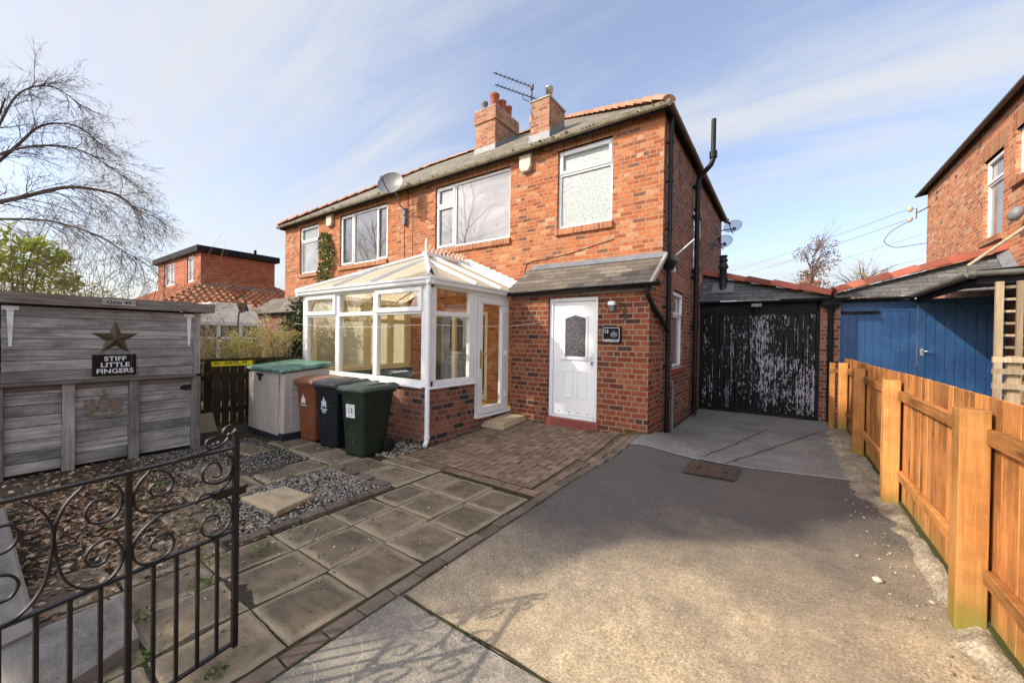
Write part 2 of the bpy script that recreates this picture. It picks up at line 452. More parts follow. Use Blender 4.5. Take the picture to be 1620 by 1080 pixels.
m = Mt('door glass', .25, .5)
_n = m.noise(60, None, 3, .6)
m.done(m.mix((.02,.02,.022), (.13,.13,.14), m.ramp(_n, [(.4, 0), (.65, 1)])), m.bump(_n, .5, .004)); M['door_glass'] = m.m
# polycarbonate roof
m = Mt('polycarbonate sheet', .35, .4)
_u = m.math('FRACT', m.math('MULTIPLY', m.sep(m.uv, 0), 30.0))
_c = m.mix((.80,.70,.48), (.86,.80,.64), m.ramp(m.noise(2.2, None, 4), [(.35, 0), (.65, 1)]))
_c = m.mix(_c, (.45,.40,.3), m.math('MULTIPLY', m.ramp(_u, [(.0, 1), (.1, 0)]), .25))
m.put(m.b.inputs['Base Color'], _c)
_t = m.n('ShaderNodeBsdfTranslucent'); m.put(_t.inputs[0], (.9,.8,.55))
_s = m.n('ShaderNodeMixShader'); _s.inputs[0].default_value = .45
m.nt.links.new(m.b.outputs[0], _s.inputs[1]); m.nt.links.new(_t.outputs[0], _s.inputs[2])
m.nt.links.new(_s.outputs[0], m.nt.nodes['Material Output'].inputs['Surface']); M['poly'] = m.m
m = Mt('blind glass', .3, .4)
_c = m.mix((.50,.48,.31), (.66,.63,.43), m.ramp(m.noise(2.0, m.map(m.uv, (4, .6, 1)), 4), [(.35, 0), (.65, 1)]))
m.put(m.b.inputs['Base Color'], _c)
_t = m.n('ShaderNodeBsdfTranslucent'); m.put(_t.inputs[0], (.85,.82,.58))
_s = m.n('ShaderNodeMixShader'); _s.inputs[0].default_value = .5
m.nt.links.new(m.b.outputs[0], _s.inputs[1]); m.nt.links.new(_t.outputs[0], _s.inputs[2])
m.nt.links.new(_s.outputs[0], m.nt.nodes['Material Output'].inputs['Surface']); M['blind'] = m.m
M['patio_bed'] = m_plain('sandy mossy bed', (.15,.11,.07), .95, .1, .4, 12, .5, ((.09,.085,.04), .6))
# mesh satellite dish: perforated
m = Mt('perforated dish', .5, .4)
m.done((.06,.055,.055))
_t = m.n('ShaderNodeBsdfTransparent'); _s = m.n('ShaderNodeMixShader'); _s.inputs[0].default_value = .5
m.nt.links.new(m.b.outputs[0], _s.inputs[1]); m.nt.links.new(_t.outputs[0], _s.inputs[2])
m.nt.links.new(_s.outputs[0], m.nt.nodes['Material Output'].inputs['Surface']); M['dish_mesh'] = m.m

def m_wood(name, c0, c1, c2, along=0, green=None, streak=.6, knots=True, rough=.8):
    m = Mt(name, rough, .2)
    sc_ = (2.2, 46, 1) if along == 0 else (46, 2.2, 1)
    t = m.tint
    off = m.n('ShaderNodeCombineXYZ'); m.put(off.inputs[0], m.math('MULTIPLY', t, 17.0)); m.put(off.inputs[1], m.math('MULTIPLY', t, 7.0)); m.put(off.inputs[2], m.math('MULTIPLY', t, 31.0))
    ad = m.n('ShaderNodeVectorMath', operation='ADD'); m.put(ad.inputs[0], m.map(m.uv, sc_)); m.put(ad.inputs[1], off.outputs[0])
    g = m.noise(1.0, ad.outputs[0], 6, .65, .6)
    col = m.ramp(g, [(.25, c0), (.5, c1), (.75, c2)])
    ad2 = m.n('ShaderNodeVectorMath', operation='ADD'); m.put(ad2.inputs[0], m.map(m.uv, (1.1, 1.5, 1))); m.put(ad2.inputs[1], off.outputs[0])
    b = m.noise(1.3, ad2.outputs[0], 5, .7)
    col = m.mix(col, m.ramp(b, [(.3, 1-streak*.75), (.55, 1.0), (.8, 1+streak*.4)]), 1.0, 'MULTIPLY')
    col = m.mix(col, m.ramp(t, [(0, .62), (.5, 1.0), (1, 1.22)]), .95, 'MULTIPLY')
    if knots:
        kv = m.n('ShaderNodeVectorMath', operation='ADD'); m.put(kv.inputs[0], m.map(m.uv, (1.6, 6, 1) if along == 0 else (6, 1.6, 1))); m.put(kv.inputs[1], off.outputs[0])
        k = m.voro(1.0, kv.outputs[0])
        col = m.mix(col, tuple(x*.3 for x in c0), m.ramp(k, [(.05, .9), (.13, 0.0)]))
    if green is not None:
        z = m.sep(m.pos, 2)
        zz = m.math('ADD', z, m.math('ADD', m.math('MULTIPLY', m.noise(4, None, 5, .7), -.42), .06))
        col = m.mix(col, green, m.ramp(m.math('ADD', zz, .4), [(.18, .95), (.30, .65), (.40, .3), (.54, .0)]))
    return m.done(col, m.bump(g, .45, .004))
M['shed_h'] = m_wood('weathered boards', (.13,.112,.098), (.36,.325,.295), (.59,.55,.515), 0, streak=.85)
M['shed_v'] = m_wood('weathered posts', (.15,.13,.115), (.32,.285,.255), (.46,.42,.38), 1, streak=.6)
M['shed_brown'] = m_wood('weathered brown rail', (.11,.09,.072), (.23,.195,.16), (.35,.30,.255), 0, streak=.6)
M['fence'] = m_wood('orange fence boards', (.35,.122,.036), (.51,.21,.064), (.61,.31,.112), 1, (.21,.20,.055), streak=.75)
M['fence_rail'] = m_wood('orange fence rails', (.32,.12,.035), (.47,.20,.058), (.58,.30,.105), 0, None, streak=.8)
M['fence_post'] = m_wood('orange fence post', (.41,.155,.042), (.56,.26,.078), (.66,.37,.135), 1, (.20,.20,.04), streak=.6)
M['fence_dark'] = m_wood('dark fence', (.022,.016,.010), (.05,.037,.021), (.085,.066,.036), 1, (.07,.085,.02), streak=.7)
M['trellis'] = m_wood('trellis', (.25,.17,.10), (.40,.30,.19), (.5,.4,.27), 1, None, streak=.3, knots=False)

# peeling black garage paint
m = Mt('peeling black paint', .6, .1)
p_ = m.pos
n2 = m.noise(5.0, m.map(p_, (9, 1, 1.6)), 4, .7)
nA = m.noise(1.0, m.map(p_, (32, 1, 11.5)), 4, .65, .5)
nB = m.noise(1.0, m.map(p_, (1.6, 1, .9), (5.4,1.2,.3)), 3)
nC = m.noise(1.0, m.map(p_, (46, 1, .8)), 2, .5)
s_ = m.math('ADD', nA, m.math('ADD', m.math('MULTIPLY', m.math('SUBTRACT', nB, .5), .75), m.math('MULTIPLY', m.math('SUBTRACT', nC, .5), .38)))
f1 = m.ramp(s_, [(.58, 0), (.60, 1)])
f2 = m.ramp(m.math('ADD', nC, m.math('MULTIPLY', m.math('SUBTRACT', nA, .5), .3)), [(.67, 0), (.685, 1)])
fl = m.math('MAXIMUM', f1, f2)
wh = m.mix((.24,.235,.245), (.47,.465,.49), n2)
m.done(m.mix(m.mix((.005,.005,.006), (.016,.016,.018), n2), wh, fl), m.bump(fl, .25, .003), m.ramp(fl, [(0, .4), (1, .8)])); M['peel'] = m.m
# blue paint
m = Mt('blue painted boards', .42, .4)
n1 = m.noise(1.6, None, 4, .6); n2 = m.noise(7, m.map(m.uv, (3, .7, 1)), 5, .7)
c = m.mix((.008,.046,.14), (.022,.09,.225), m.ramp(n1, [(.35, 0), (.68, 1)]))
c = m.mix(c, (.17,.29,.46), m.math('MULTIPLY', m.ramp(n2, [(.55, 0), (.75, 1)]), .3))
c = m.mix(c, (.33,.32,.3), m.ramp(m.noise(9, m.map(m.uv, (3, 1, 1)), 5, .7), [(.74, 0), (.76, .7)]))
m.done(c, m.bump(n2, .15, .004)); M['blue'] = m.m

# grounds
def m_ground(name, c0, c1, speck=(.5,.5,.48), sp=.12, stain_shade=(.04,.04,.04), st=.5, grain=160, light=None, rough=.9, cracks=0, bumpd=.006, wear_shade=False):
    m = Mt(name, rough, .25)
    p = m.pos
    n1 = m.noise(1.4, p, 6, .65); n2 = m.noise(grain, p, 3, .7); n3 = m.noise(.55, p, 5, .65)
    c = m.mix(c0, c1, m.ramp(n1, [(.35, 0), (.68, 1)]))
    c = m.mix(c, m.ramp(n2, [(.28, .42), (.5, 1), (.72, 1.65)]), .9, 'MULTIPLY')
    c = m.mix(c, m.ramp(m.noise(grain*.16, p, 5, .75), [(.3, .66), (.7, 1.3)]), .8, 'MULTIPLY')
    v = m.voro(grain*.42, p)
    vc = m.voro(grain*.42, p, 'F1', 'Color')
    c = m.mix(c, speck, m.math('MULTIPLY', m.ramp(v, [(.16, 1), (.28, 0)]), m.ramp(m.sep(vc, 0), [(1-sp*2, 0), (1-sp*2+.05, .8)])))
    c = m.mix(c, stain_shade, m.math('MULTIPLY', m.ramp(n3, [(.47, 0), (.66, 1)]), st))
    if light is not None:
        c = m.mix(c, light, m.math('MULTIPLY', m.ramp(m.noise(.9, m.map(p, loc=(7,3,0)), 6, .7), [(.54, 0), (.66, 1)]), .7))
    h = n2
    c = m.mix(c, stain_shade, m.math('MULTIPLY', m.ramp(m.noise(2.3, m.map(p, loc=(4,9,2)), 6, .7, .5), [(.52, 0), (.68, 1)]), st*.7))  # soft dark patches put dappled tree shade into the ground colour
    if wear_shade:    # dark tarmac with painted shade towards the house, silt with painted sunlight near gate
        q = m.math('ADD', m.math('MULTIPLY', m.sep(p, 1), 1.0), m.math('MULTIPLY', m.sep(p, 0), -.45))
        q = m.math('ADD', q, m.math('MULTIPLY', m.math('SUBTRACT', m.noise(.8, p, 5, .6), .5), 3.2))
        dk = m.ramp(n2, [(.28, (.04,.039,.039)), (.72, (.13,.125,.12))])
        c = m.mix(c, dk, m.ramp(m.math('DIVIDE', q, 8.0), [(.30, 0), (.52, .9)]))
    if cracks:
        e = m.voro(cracks, m.mix(p, m.n('ShaderNodeTexNoise', Scale=2.5, Vector=p).outputs['Color'], .25), 'DISTANCE_TO_EDGE')
        msk = m.ramp(m.noise(.8, m.map(p, loc=(2,5,1)), 3), [(.47, 0), (.55, 1)])
        c = m.mix(c, (.5,.44,.34), m.math('MULTIPLY', m.ramp(e, [(.003, .5), (.011, 0)]), msk))
    return m.done(c, m.bump(h, .55, bumpd))
M['asphalt'] = m_ground('asphalt drive', (.36,.285,.185), (.51,.405,.26), (.62,.56,.47), .16, (.19,.16,.125), .55, 72, wear_shade=True)
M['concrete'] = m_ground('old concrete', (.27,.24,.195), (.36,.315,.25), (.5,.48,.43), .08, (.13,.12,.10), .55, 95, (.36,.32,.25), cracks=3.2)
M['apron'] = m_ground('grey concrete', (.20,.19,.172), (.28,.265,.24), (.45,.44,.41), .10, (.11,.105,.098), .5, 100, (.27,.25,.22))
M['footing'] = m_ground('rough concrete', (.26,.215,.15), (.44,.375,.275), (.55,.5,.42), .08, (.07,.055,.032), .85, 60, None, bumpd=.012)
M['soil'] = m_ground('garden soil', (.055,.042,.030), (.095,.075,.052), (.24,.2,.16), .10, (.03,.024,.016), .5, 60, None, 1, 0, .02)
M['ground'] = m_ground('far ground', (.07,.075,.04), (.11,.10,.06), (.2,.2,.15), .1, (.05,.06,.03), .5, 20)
def m_slab(name, c0, c1, edge, moss=(.07,.075,.03)):
    m = Mt(name, .85, .25)
    n1 = m.noise(3.2, None, 6, .7, .8)
    a = m.n('ShaderNodeVectorMath', operation='ADD'); m.put(a.inputs[0], m.map(m.pos, (3, 10, 3), (0,0,0), (0,0,.6))); 
    cx = m.n('ShaderNodeCombineXYZ'); m.put(cx.inputs[0], m.math('MULTIPLY', m.tint, 40)); m.put(a.inputs[1], cx.outputs[0])
    rv = m.noise(1.0, a.outputs[0], 6, .7, .35)
    c = m.mix(c0, c1, m.ramp(n1, [(.33, 0), (.68, 1)]))
    c = m.mix(c, m.ramp(m.tint, [(0, .72), (.5, 1), (1, 1.3)]), 1.0, 'MULTIPLY')
    c = m.mix(c, m.ramp(rv, [(.3, .6), (.5, 1), (.7, 1.2)]), .7, 'MULTIPLY')
    c = m.mix(c, m.ramp(m.noise(140, None, 2), [(.3, .6), (.7, 1.3)]), .7, 'MULTIPLY')
    # worn pale rims, grimy middles (UV runs 0..1 over each slab)
    ux = m.math('ABSOLUTE', m.math('SUBTRACT', m.sep(m.uv, 0), .5)); uy = m.math('ABSOLUTE', m.math('SUBTRACT', m.sep(m.uv, 1), .5))
    rim = m.math('ADD', m.math('MAXIMUM', ux, uy), m.math('MULTIPLY', m.math('SUBTRACT', m.noise(5, None, 4), .5), .22))
    c = m.mix(c, edge, m.ramp(rim, [(.36, 0), (.47, .75)]))
    return m.done(c, m.bump(m.math('ADD', rv, m.math('MULTIPLY', n1, .5)), .8, .012))
M['slab'] = m_slab('riven slab', (.125,.096,.064), (.265,.205,.132), (.38,.305,.20))
M['slab_grey'] = m_slab('grey stone', (.13,.122,.112), (.235,.215,.19), (.24,.215,.18))
M['slab_buff'] = m_slab('buff slab', (.42,.32,.195), (.50,.39,.25), (.46,.36,.23))
M['paver'] = m_plain('block paver', (.245,.165,.112), .88, .2, .4, 9, .5, ((.13,.108,.072), .65), tintv=.26)
M['edging'] = m_plain('edging brick', (.185,.138,.105), .88, .2, .4, 8, .5, ((.08,.07,.05), .6), tintv=.25)
M['joint'] = m_plain('mossy joint sand', (.055,.05,.028), .95, .1, .5, 12, .6, ((.08,.09,.02), .5))
M['line'] = m_plain('pale joint strip', (.5,.49,.46), .85, .2, .4, 12, .3)
m = Mt('pebble', .7, .3)
m.done(m.mix(m.ramp(m.tint, [(0, (.09,.085,.08)), (.3, (.20,.185,.165)), (.55, (.36,.30,.225)), (.8, (.50,.44,.345)), (1, (.68,.63,.55))]), m.ramp(m.noise(40, None, 3), [(.3, .7), (.7, 1.2)]), .8, 'MULTIPLY')); M['pebble'] = m.m
# pantiles far away
M['pantile'] = m_plain('clay pantile', (.45,.165,.08), .7, .3, .3, 2.5, .2, ((.22,.11,.06), .5), tintv=.35)
def m_hung(name):
    m = Mt(name, .75, .25)
    bt = m.n('ShaderNodeTexBrick', offset=.5)
    for k, v in (('Vector', m.uv), ('Color1', (0,0,0)), ('Color2', (1,1,1)), ('Mortar', (0,0,0)), ('Scale', 1.0), ('Mortar Size', .008), ('Brick Width', .26), ('Row Height', .15)):
        m.put(bt.inputs[k], v)
    c = m.ramp(bt.outputs['Color'], [(0, (.30,.085,.04)), (1, (.42,.135,.062))])
    saw = m.math('FRACT', m.math('DIVIDE', m.sep(m.uv, 1), .15))
    c = m.mix(c, m.ramp(saw, [(0, .35), (.12, .75), (.2, 1)]), .85, 'MULTIPLY')
    return m.done(c, m.bump(m.math('SUBTRACT', 1.0, saw), .6, .03))
M['hung'] = m_hung('hung tile')
# ------------------------------------------------------------------ camera, sky, sun
cam_d = bpy.data.cameras.new('camera'); cam = bpy.data.objects.new('camera', cam_d); COL.objects.link(cam)
_yaw, _pit, _rol = RAD(35.012), RAD(-.479), RAD(.8195)
_f = Vector((-math.sin(_yaw)*math.cos(_pit), math.cos(_yaw)*math.cos(_pit), math.sin(_pit)))
_r = Vector((math.cos(_yaw), math.sin(_yaw), 0)); _u = _r.cross(_f)
_r2 = _r*math.cos(_rol)+_u*math.sin(_rol); _u2 = _u*math.cos(_rol)-_r*math.sin(_rol)
cam.matrix_world = Matrix(((_r2.x,_u2.x,-_f.x,0),(_r2.y,_u2.y,-_f.y,0),(_r2.z,_u2.z,-_f.z,1.63),(0,0,0,1)))
cam_d.sensor_width = 36; cam_d.lens = 36*615.25/1620; cam_d.clip_start = .05; cam_d.clip_end = 2000
sc.camera = cam
sc.view_settings.view_transform = 'Standard'; sc.view_settings.look = 'None'
sc.view_settings.exposure = 0; sc.view_settings.gamma = 1
sc.cycles.max_bounces = 8; sc.cycles.transparent_max_bounces = 16; sc.cycles.use_denoising = True
sc.cycles.sample_clamp_indirect = 6

SUN = Vector((-.80, -1.0, .86)).normalized()
w = bpy.data.worlds.new('World'); sc.world = w; w.use_nodes = True
nt = w.node_tree; nt.nodes.clear()
def wn(t, **kw):
    n = nt.nodes.new(t)
    for k, v in kw.items(): setattr(n, k, v)
    return n
out = wn('ShaderNodeOutputWorld'); bg = wn('ShaderNodeBackground'); bg.inputs[1].default_value = .15
sky = wn('ShaderNodeTexSky', sky_type='NISHITA', sun_disc=False, sun_elevation=math.asin(SUN.z), sun_rotation=math.atan2(SUN.x, SUN.y), air_density=1.0, dust_density=1.6, ozone_density=1.3)
tc = wn('ShaderNodeTexCoord'); sp = wn('ShaderNodeSeparateXYZ'); nt.links.new(tc.outputs['Generated'], sp.inputs[0])
def wm(op, a, b=0.0, c=0.0):
    n = wn('ShaderNodeMath', operation=op)
    for i, v in enumerate((a, b, c)):
        if isinstance(v, bpy.types.NodeSocket): nt.links.new(v, n.inputs[i])
        else: n.inputs[i].default_value = v
    return n.outputs[0]
zc = wm('ADD', wm('MAXIMUM', sp.outputs[2], 0.0), .22)
cx, cy = wm('DIVIDE', sp.outputs[0], zc), wm('DIVIDE', sp.outputs[1], zc)
cb = wn('ShaderNodeCombineXYZ'); nt.links.new(cx, cb.inputs[0]); nt.links.new(cy, cb.inputs[1])
mp = wn('ShaderNodeMapping'); mp.inputs['Scale'].default_value = (.55, 1.7, 1); mp.inputs['Rotation'].default_value = (0, 0, RAD(-52)); mp.inputs['Location'].default_value = (3.1, 1.7, 0)
nt.links.new(cb.outputs[0], mp.inputs[0])
n1 = wn('ShaderNodeTexNoise'); n1.inputs['Scale'].default_value = .95; n1.inputs['Detail'].default_value = 7; n1.inputs['Roughness'].default_value = .55; n1.inputs['Distortion'].default_value = .7
nt.links.new(mp.outputs[0], n1.inputs['Vector'])
n2 = wn('ShaderNodeTexNoise'); n2.inputs['Scale'].default_value = .45; n2.inputs['Detail'].default_value = 3
nt.links.new(cb.outputs[0], n2.inputs['Vector'])
mp2 = wn('ShaderNodeMapping'); mp2.inputs['Scale'].default_value = (.8, 4.2, 1); mp2.inputs['Rotation'].default_value = (0, 0, RAD(-48)); mp2.inputs['Location'].default_value = (.7, 4.4, 0); nt.links.new(cb.outputs[0], mp2.inputs[0])
n3 = wn('ShaderNodeTexNoise'); n3.inputs['Scale'].default_value = 1.5; n3.inputs['Detail'].default_value = 9; n3.inputs['Roughness'].default_value = .62; n3.inputs['Distortion'].default_value = 1.1; nt.links.new(mp2.outputs[0], n3.inputs['Vector'])
cl = wm('ADD', wm('ADD', wm('MULTIPLY', n1.outputs['Fac'], .6), wm('MULTIPLY', n2.outputs['Fac'], .40)), wm('MULTIPLY', n3.outputs['Fac'], .22))
rp = wn('ShaderNodeMapRange'); rp.interpolation_type = 'SMOOTHSTEP'
for k, v in (('From Min', .49), ('From Max', .74), ('To Min', .17), ('To Max', .86)): rp.inputs[k].default_value = v
nt.links.new(cl, rp.inputs[0])
hz = wm('POWER', wm('SUBTRACT', 1.0, wm('MAXIMUM', sp.outputs[2], 0.0)), 5.0)
fac = wm('MINIMUM', wm('ADD', rp.outputs[0], wm('MULTIPLY', hz, .22)), .95)
skb = wn('ShaderNodeMix', data_type='RGBA', blend_type='MIX'); nt.links.new(fac, skb.inputs[0])
sks = wn('ShaderNodeMix', data_type='RGBA', blend_type='MULTIPLY'); sks.inputs[0].default_value = 1.0
nt.links.new(sky.outputs[0], sks.inputs[6]); sks.inputs[7].default_value = (1.9, 1.8, 1.86, 1)
nt.links.new(sks.outputs[2], skb.inputs[6]); skb.inputs[7].default_value = (5.45, 5.55, 5.75, 1)
gl_ = wn('ShaderNodeMapRange'); gl_.interpolation_type = 'SMOOTHSTEP'      # added fill: brightens the unseen sky behind the camera to lift the shade
for k, v in (('From Min', .05), ('From Max', .85), ('To Min', 0.0), ('To Max', 1.0)): gl_.inputs[k].default_value = v
nt.links.new(wm('MULTIPLY', sp.outputs[1], -1.0), gl_.inputs[0])
skm = wn('ShaderNodeVectorMath', operation='MULTIPLY_ADD'); nt.links.new(gl_.outputs[0], skm.inputs[0]); skm.inputs[1].default_value = (.92, .92, .90); skm.inputs[2].default_value = (1, 1, 1)
skg = wn('ShaderNodeVectorMath', operation='MULTIPLY'); nt.links.new(skb.outputs[2], skg.inputs[0]); nt.links.new(skm.outputs[0], skg.inputs[1])
nt.links.new(skg.outputs[0], bg.inputs[0]); nt.links.new(bg.outputs[0], out.inputs[0])
sun_d = bpy.data.lights.new('sun', 'SUN'); sun_d.energy = 5.0; sun_d.angle = RAD(.53); sun_d.color = (1, .885, .73)
sun = bpy.data.objects.new('sun', sun_d); COL.objects.link(sun)
sun.rotation_euler = SUN.to_track_quat('Z', 'Y').to_euler(); sun.location = (-20, -25, 22)

# ------------------------------------------------------------------ terrain
def sst(a, b, x):
    t = max(0.0, min(1.0, (x-a)/(b-a))); return t*t*(3-2*t)
def H(x, y):
    e = sst(-1.95, -.35, x); l = sst(2.0, 4.0, -x-2.6) if x < -4.6 else 0
    if y < 6: h = .118*max(0.0, (y-3.35)/2.65)**1.3; b = .10*sst(4.9, 6, y)
    else: k = 1-sst(6, 7.5, y); h = .118*k; b = .10*k
    return (h*(1-e)+b*math.exp(-((x+1.68)/.42)**2))*(1-l)
def XE(y):   # driveway side of the brick edging
    return -1.95 + .20*sst(3.6, 6.0, y)
def sheet(name, mat, c, nu, nv, dz, und=.004, kind='structure'):
    """bilinear patch over four ground corners, following H"""
    mb = MB()
    a, b, d, e = [Vector((*p, 0)) for p in c]
    def fn(u, v):
        p = (a*(1-u)+b*u)*(1-v)+(e*(1-u)+d*u)*v
        return Vector((p.x, p.y, H(p.x, p.y)+dz+und*(noise.noise(Vector((p.x*1.3, p.y*1.3, 3))))))
    mb.grid(fn, nu, nv)
    return mb.build(name, mat, kind=kind)
mb = MB(); mb.quad((-250,-250,-.06),(250,-250,-.06),(250,250,-.06),(-250,250,-.06)); mb.build('ground', M['ground'], kind='structure')
sheet('garden_soil', M['soil'], [(-8.6,-1.2),(-2.0,-1.2),(-2.0,4.6),(-8.6,4.6)], 70, 60, -.018, .03)
# asphalt drive, front concrete, rear apron
wl = lambda x: 5.50+(x+1.83)*.235
mb = MB()
def fa(u, v):
    y = 1.612+(wl(-1.78+2.9*u)-1.612)*v; x = XE(y)+(1.12-XE(y))*u
    return Vector((x, y, H(x, y)+.004*noise.noise(Vector((x*1.3, y*1.3, 3)))+.006*noise.noise(Vector((x*.5, y*.5, 9)))))
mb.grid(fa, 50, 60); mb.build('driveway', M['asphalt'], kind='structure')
sheet('front_concrete', M['concrete'], [(-1.95,-2.5),(1.12,-2.5),(1.12,1.60),(-1.95,1.60)], 30, 40, .004, .008)
mb = MB()
def fb(u, v):
    x = -1.86+2.92*u; y0 = wl(x)+.03; y = y0+(10.6-y0)*v
    x = max(x, -1.66) if y > 6.02 else x
    return Vector((x, y, H(x, y)+.005*noise.noise(Vector((x*1.3, y*1.3, 5)))))
mb.grid(fb, 40, 60); mb.build('garage_apron', M['apron'], kind='structure')
mb = MB()
for i in range(40):
    xa = -1.84+2.66*i/40; xb = xa+2.66/40
    if -.95 < xa < -.45: continue
    mb.quad((xa, wl(xa)-.004, H(xa,wl(xa))+.008),(xb, wl(xb)-.004, H(xb,wl(xb))+.008),(xb, wl(xb)+.020, H(xb,wl(xb))+.008),(xa, wl(xa)+.020, H(xa,wl(xa))+.008))
mb.build('drive_joint_line', M['line'], kind='structure')
# cracks across the apron: thin mossy joints
mb = MB()
for (xa, ya, xb, yb) in ((-.9,5.9,-.25,8.6),(-.62,5.85,.5,8.9),(-1.6,8.75,.8,9.0)):
    for i in range(16):
        t0, t1 = i/16, (i+1)/16
        p = Vector((xa+(xb-xa)*t0+.015*math.sin(i*2.1), ya+(yb-ya)*t0, 0)); q = Vector((xa+(xb-xa)*t1+.015*math.sin((i+1)*2.1), ya+(yb-ya)*t1, 0))
        n_ = Vector((-(q-p).y, (q-p).x, 0)).normalized()*.006
        mb.quad(*[Vector((r.x, r.y, H(r.x, r.y)+.009)) for r in (p-n_, q-n_, q+n_, p+n_)])
mb.build('apron_joints', M['joint'], kind='structure')
mb = MB()
for i in range(12):
    xa = -1.93+3.0*i/12; xb = xa+.25
    wv = lambda x: 1.606+.008*math.sin(x*9)
    mb.quad((xa, wv(xa)-.009, .012),(xb, wv(xb)-.009, .012),(xb, wv(xb)+.009, .012),(xa, wv(xa)+.009, .012))
mb.build('drive_joint', M['joint'], kind='structure')

# ------------------------------------------------------------------ block paved patio
sheet('patio_bed', M['patio_bed'], [(-4.32,3.42),(-1.94,3.42),(-1.74,6.02),(-4.32,6.02)], 40, 40, -.004, .0)
mb = MB()
BL, BW = .222, .111
def paver(mb, x0, x1, y0, y1, jz=.006, tint=None):
    g = .0055
    x0 += g; x1 -= g; y0 += g; y1 -= g
    if tint is None: tint = rnd.random()
    dz = [U(-jz, jz)*.5 for _ in range(4)]; o = U(-.004, .004)
    P = [(x0,y0),(x1,y0),(x1,y1),(x0,y1)]
    top = [Vector((px, py, H(px, py)+.006+o+d)) for (px, py), d in zip(P, dz)]
    ins = .006
    c = sum(top, Vector())/4
    top2 = [t+(c-t).normalized()*ins*1.3+Vector((0,0,.004)) for t in top]
    bot = [Vector((t.x, t.y, t.z-.04)) for t in top]
    vs = bot+top+top2
    mb.add(vs, [(8,9,10,11)]+[(i, (i+1) % 4, 4+(i+1) % 4, 4+i) for i in range(4)]+[(4+i, 4+(i+1) % 4, 8+(i+1) % 4, 8+i) for i in range(4)], t=tint)
def patio_ok(x0, x1, y0, y1):
    cx_, cy_ = (x0+x1)/2, (y0+y1)/2
    return x0 > -4.30 and x1 < XE(cy_)-.228 and y0 > 3.54 and y1 < 6.0
for a in range(-40, 60):
    for b in range(-40, 60):
        # 90 degree herringbone
        x = -3.2+a*BW-b*BW; y = 3.0+(a+b)*BW
        if -4.8 < x < -1.4 and 3.0 < y < 6.4:
            if patio_ok(x, x+BL, y, y+BW): paver(mb, x, x+BL, y, y+BW)
            elif patio_ok(x, x+BW, y, y+BW): paver(mb, x, x+BW, y, y+BW)
            elif patio_ok(x+BW, x+BL, y, y+BW): paver(mb, x+BW, x+BL, y, y+BW)
            x2, y2 = x+BL, y-BW
            if patio_ok(x2, x2+BW, y2, y2+BL): paver(mb, x2, x2+BW, y2, y2+BL)
            elif patio_ok(x2, x2+BW, y2, y2+BW): paver(mb, x2, x2+BW, y2, y2+BW)
            elif patio_ok(x2, x2+BW, y2+BW, y2+BL): paver(mb, x2, x2+BW, y2+BW, y2+BL)
x = -4.3
while x < -2.1:
    paver(mb, x, min(x+BL, -2.06), 3.43, 3.54); x += BL
y = 3.55
while y < 5.9:
    xe = XE(y+BL/2)-.118; paver(mb, xe-BW, xe, y, min(y+BL, 5.99)); y += BL
mb.build('patio', M['paver'], kind='structure')
mb = MB(); y = -1.5
while y < 5.95:
    L_ = .222*U(.95, 1.03)
    x1 = XE(y+L_/2)-.006; ox = U(-.004,.004)
    paver(mb, x1-.112+ox, x1+ox, y, y+L_, .010); y += L_
mb.build('path_edging', M['edging'], kind='structure')
sheet('edging_bed', M['joint'], [(-2.12,-1.6),(-1.93,-1.6),(-1.93,3.5),(-2.12,3.5)], 6, 60, -.008, .006)

# ------------------------------------------------------------------ riven slabs
def slab_geo(mb, P, th=.045, z=.004, t=None, tilt=.006, nsub=7):
    P = [Vector(p) for p in P]
    if t is None: t = U(.1, .9)
    dz = [U(-tilt, tilt) for _ in range(4)]; sd = U(0, 50)
    def pt(u, v):
        p = (P[0]*(1-u)+P[1]*u)*(1-v)+(P[3]*(1-u)+P[2]*u)*v
        e = min(u, 1-u, v, 1-v)
        h = (dz[0]*(1-u)+dz[1]*u)*(1-v)+(dz[3]*(1-u)+dz[2]*u)*v
        k = .010*(1-min(1, e/.06))
        rag = Vector((noise.noise(Vector((p.x*9, p.y*9, sd))), noise.noise(Vector((p.x*9, p.y*9, sd+9))), 0))*.006 if e < 1e-6 else Vector((0,0,0))
        return Vector((p.x, p.y, H(p.x, p.y)+z+h-k+.004*noise.noise(Vector((p.x*6, p.y*6, sd)))))+rag
    us = [0, .04, .2, .4, .6, .8, .96, 1]
    k = len(us)
    vs = [pt(a, b) for b in us for a in us]; uv = [(a, b) for b in us for a in us]
    fs = [(j*k+i, j*k+i+1, (j+1)*k+i+1, (j+1)*k+i) for j in range(k-1) for i in range(k-1)]
    ring = [i for i in range(k)]+[j*k+k-1 for j in range(1, k)]+[(k-1)*k+i for i in range(k-2, -1, -1)]+[j*k for j in range(k-2, 0, -1)]
    b0 = len(vs)
    for r_ in ring: vs.append(vs[r_]-Vector((0,0,th))); uv.append(uv[r_])
    m_ = len(ring)
    fs += [(ring[(i+1) % m_], ring[i], b0+i, b0+(i+1) % m_) for i in range(m_)]
    mb.add(vs, fs, t=t, smooth=False, uvs=uv)
mb = MB(); g = .0065
xs = [-2.105, -2.575, -3.03, -3.40]
for i in range(3):
    y = -1.35+(.0, .02, .012)[i]
    while y < 3.3:
        y1 = min(y+.47+U(-.006,.006), 3.42)
        if y1-y > .2: slab_geo(mb, [(xs[i+1]+g,y+g,0),(xs[i]-g,y+g,0),(xs[i]-g,y1-g,0),(xs[i+1]+g,y1-g,0)])
        y = y1
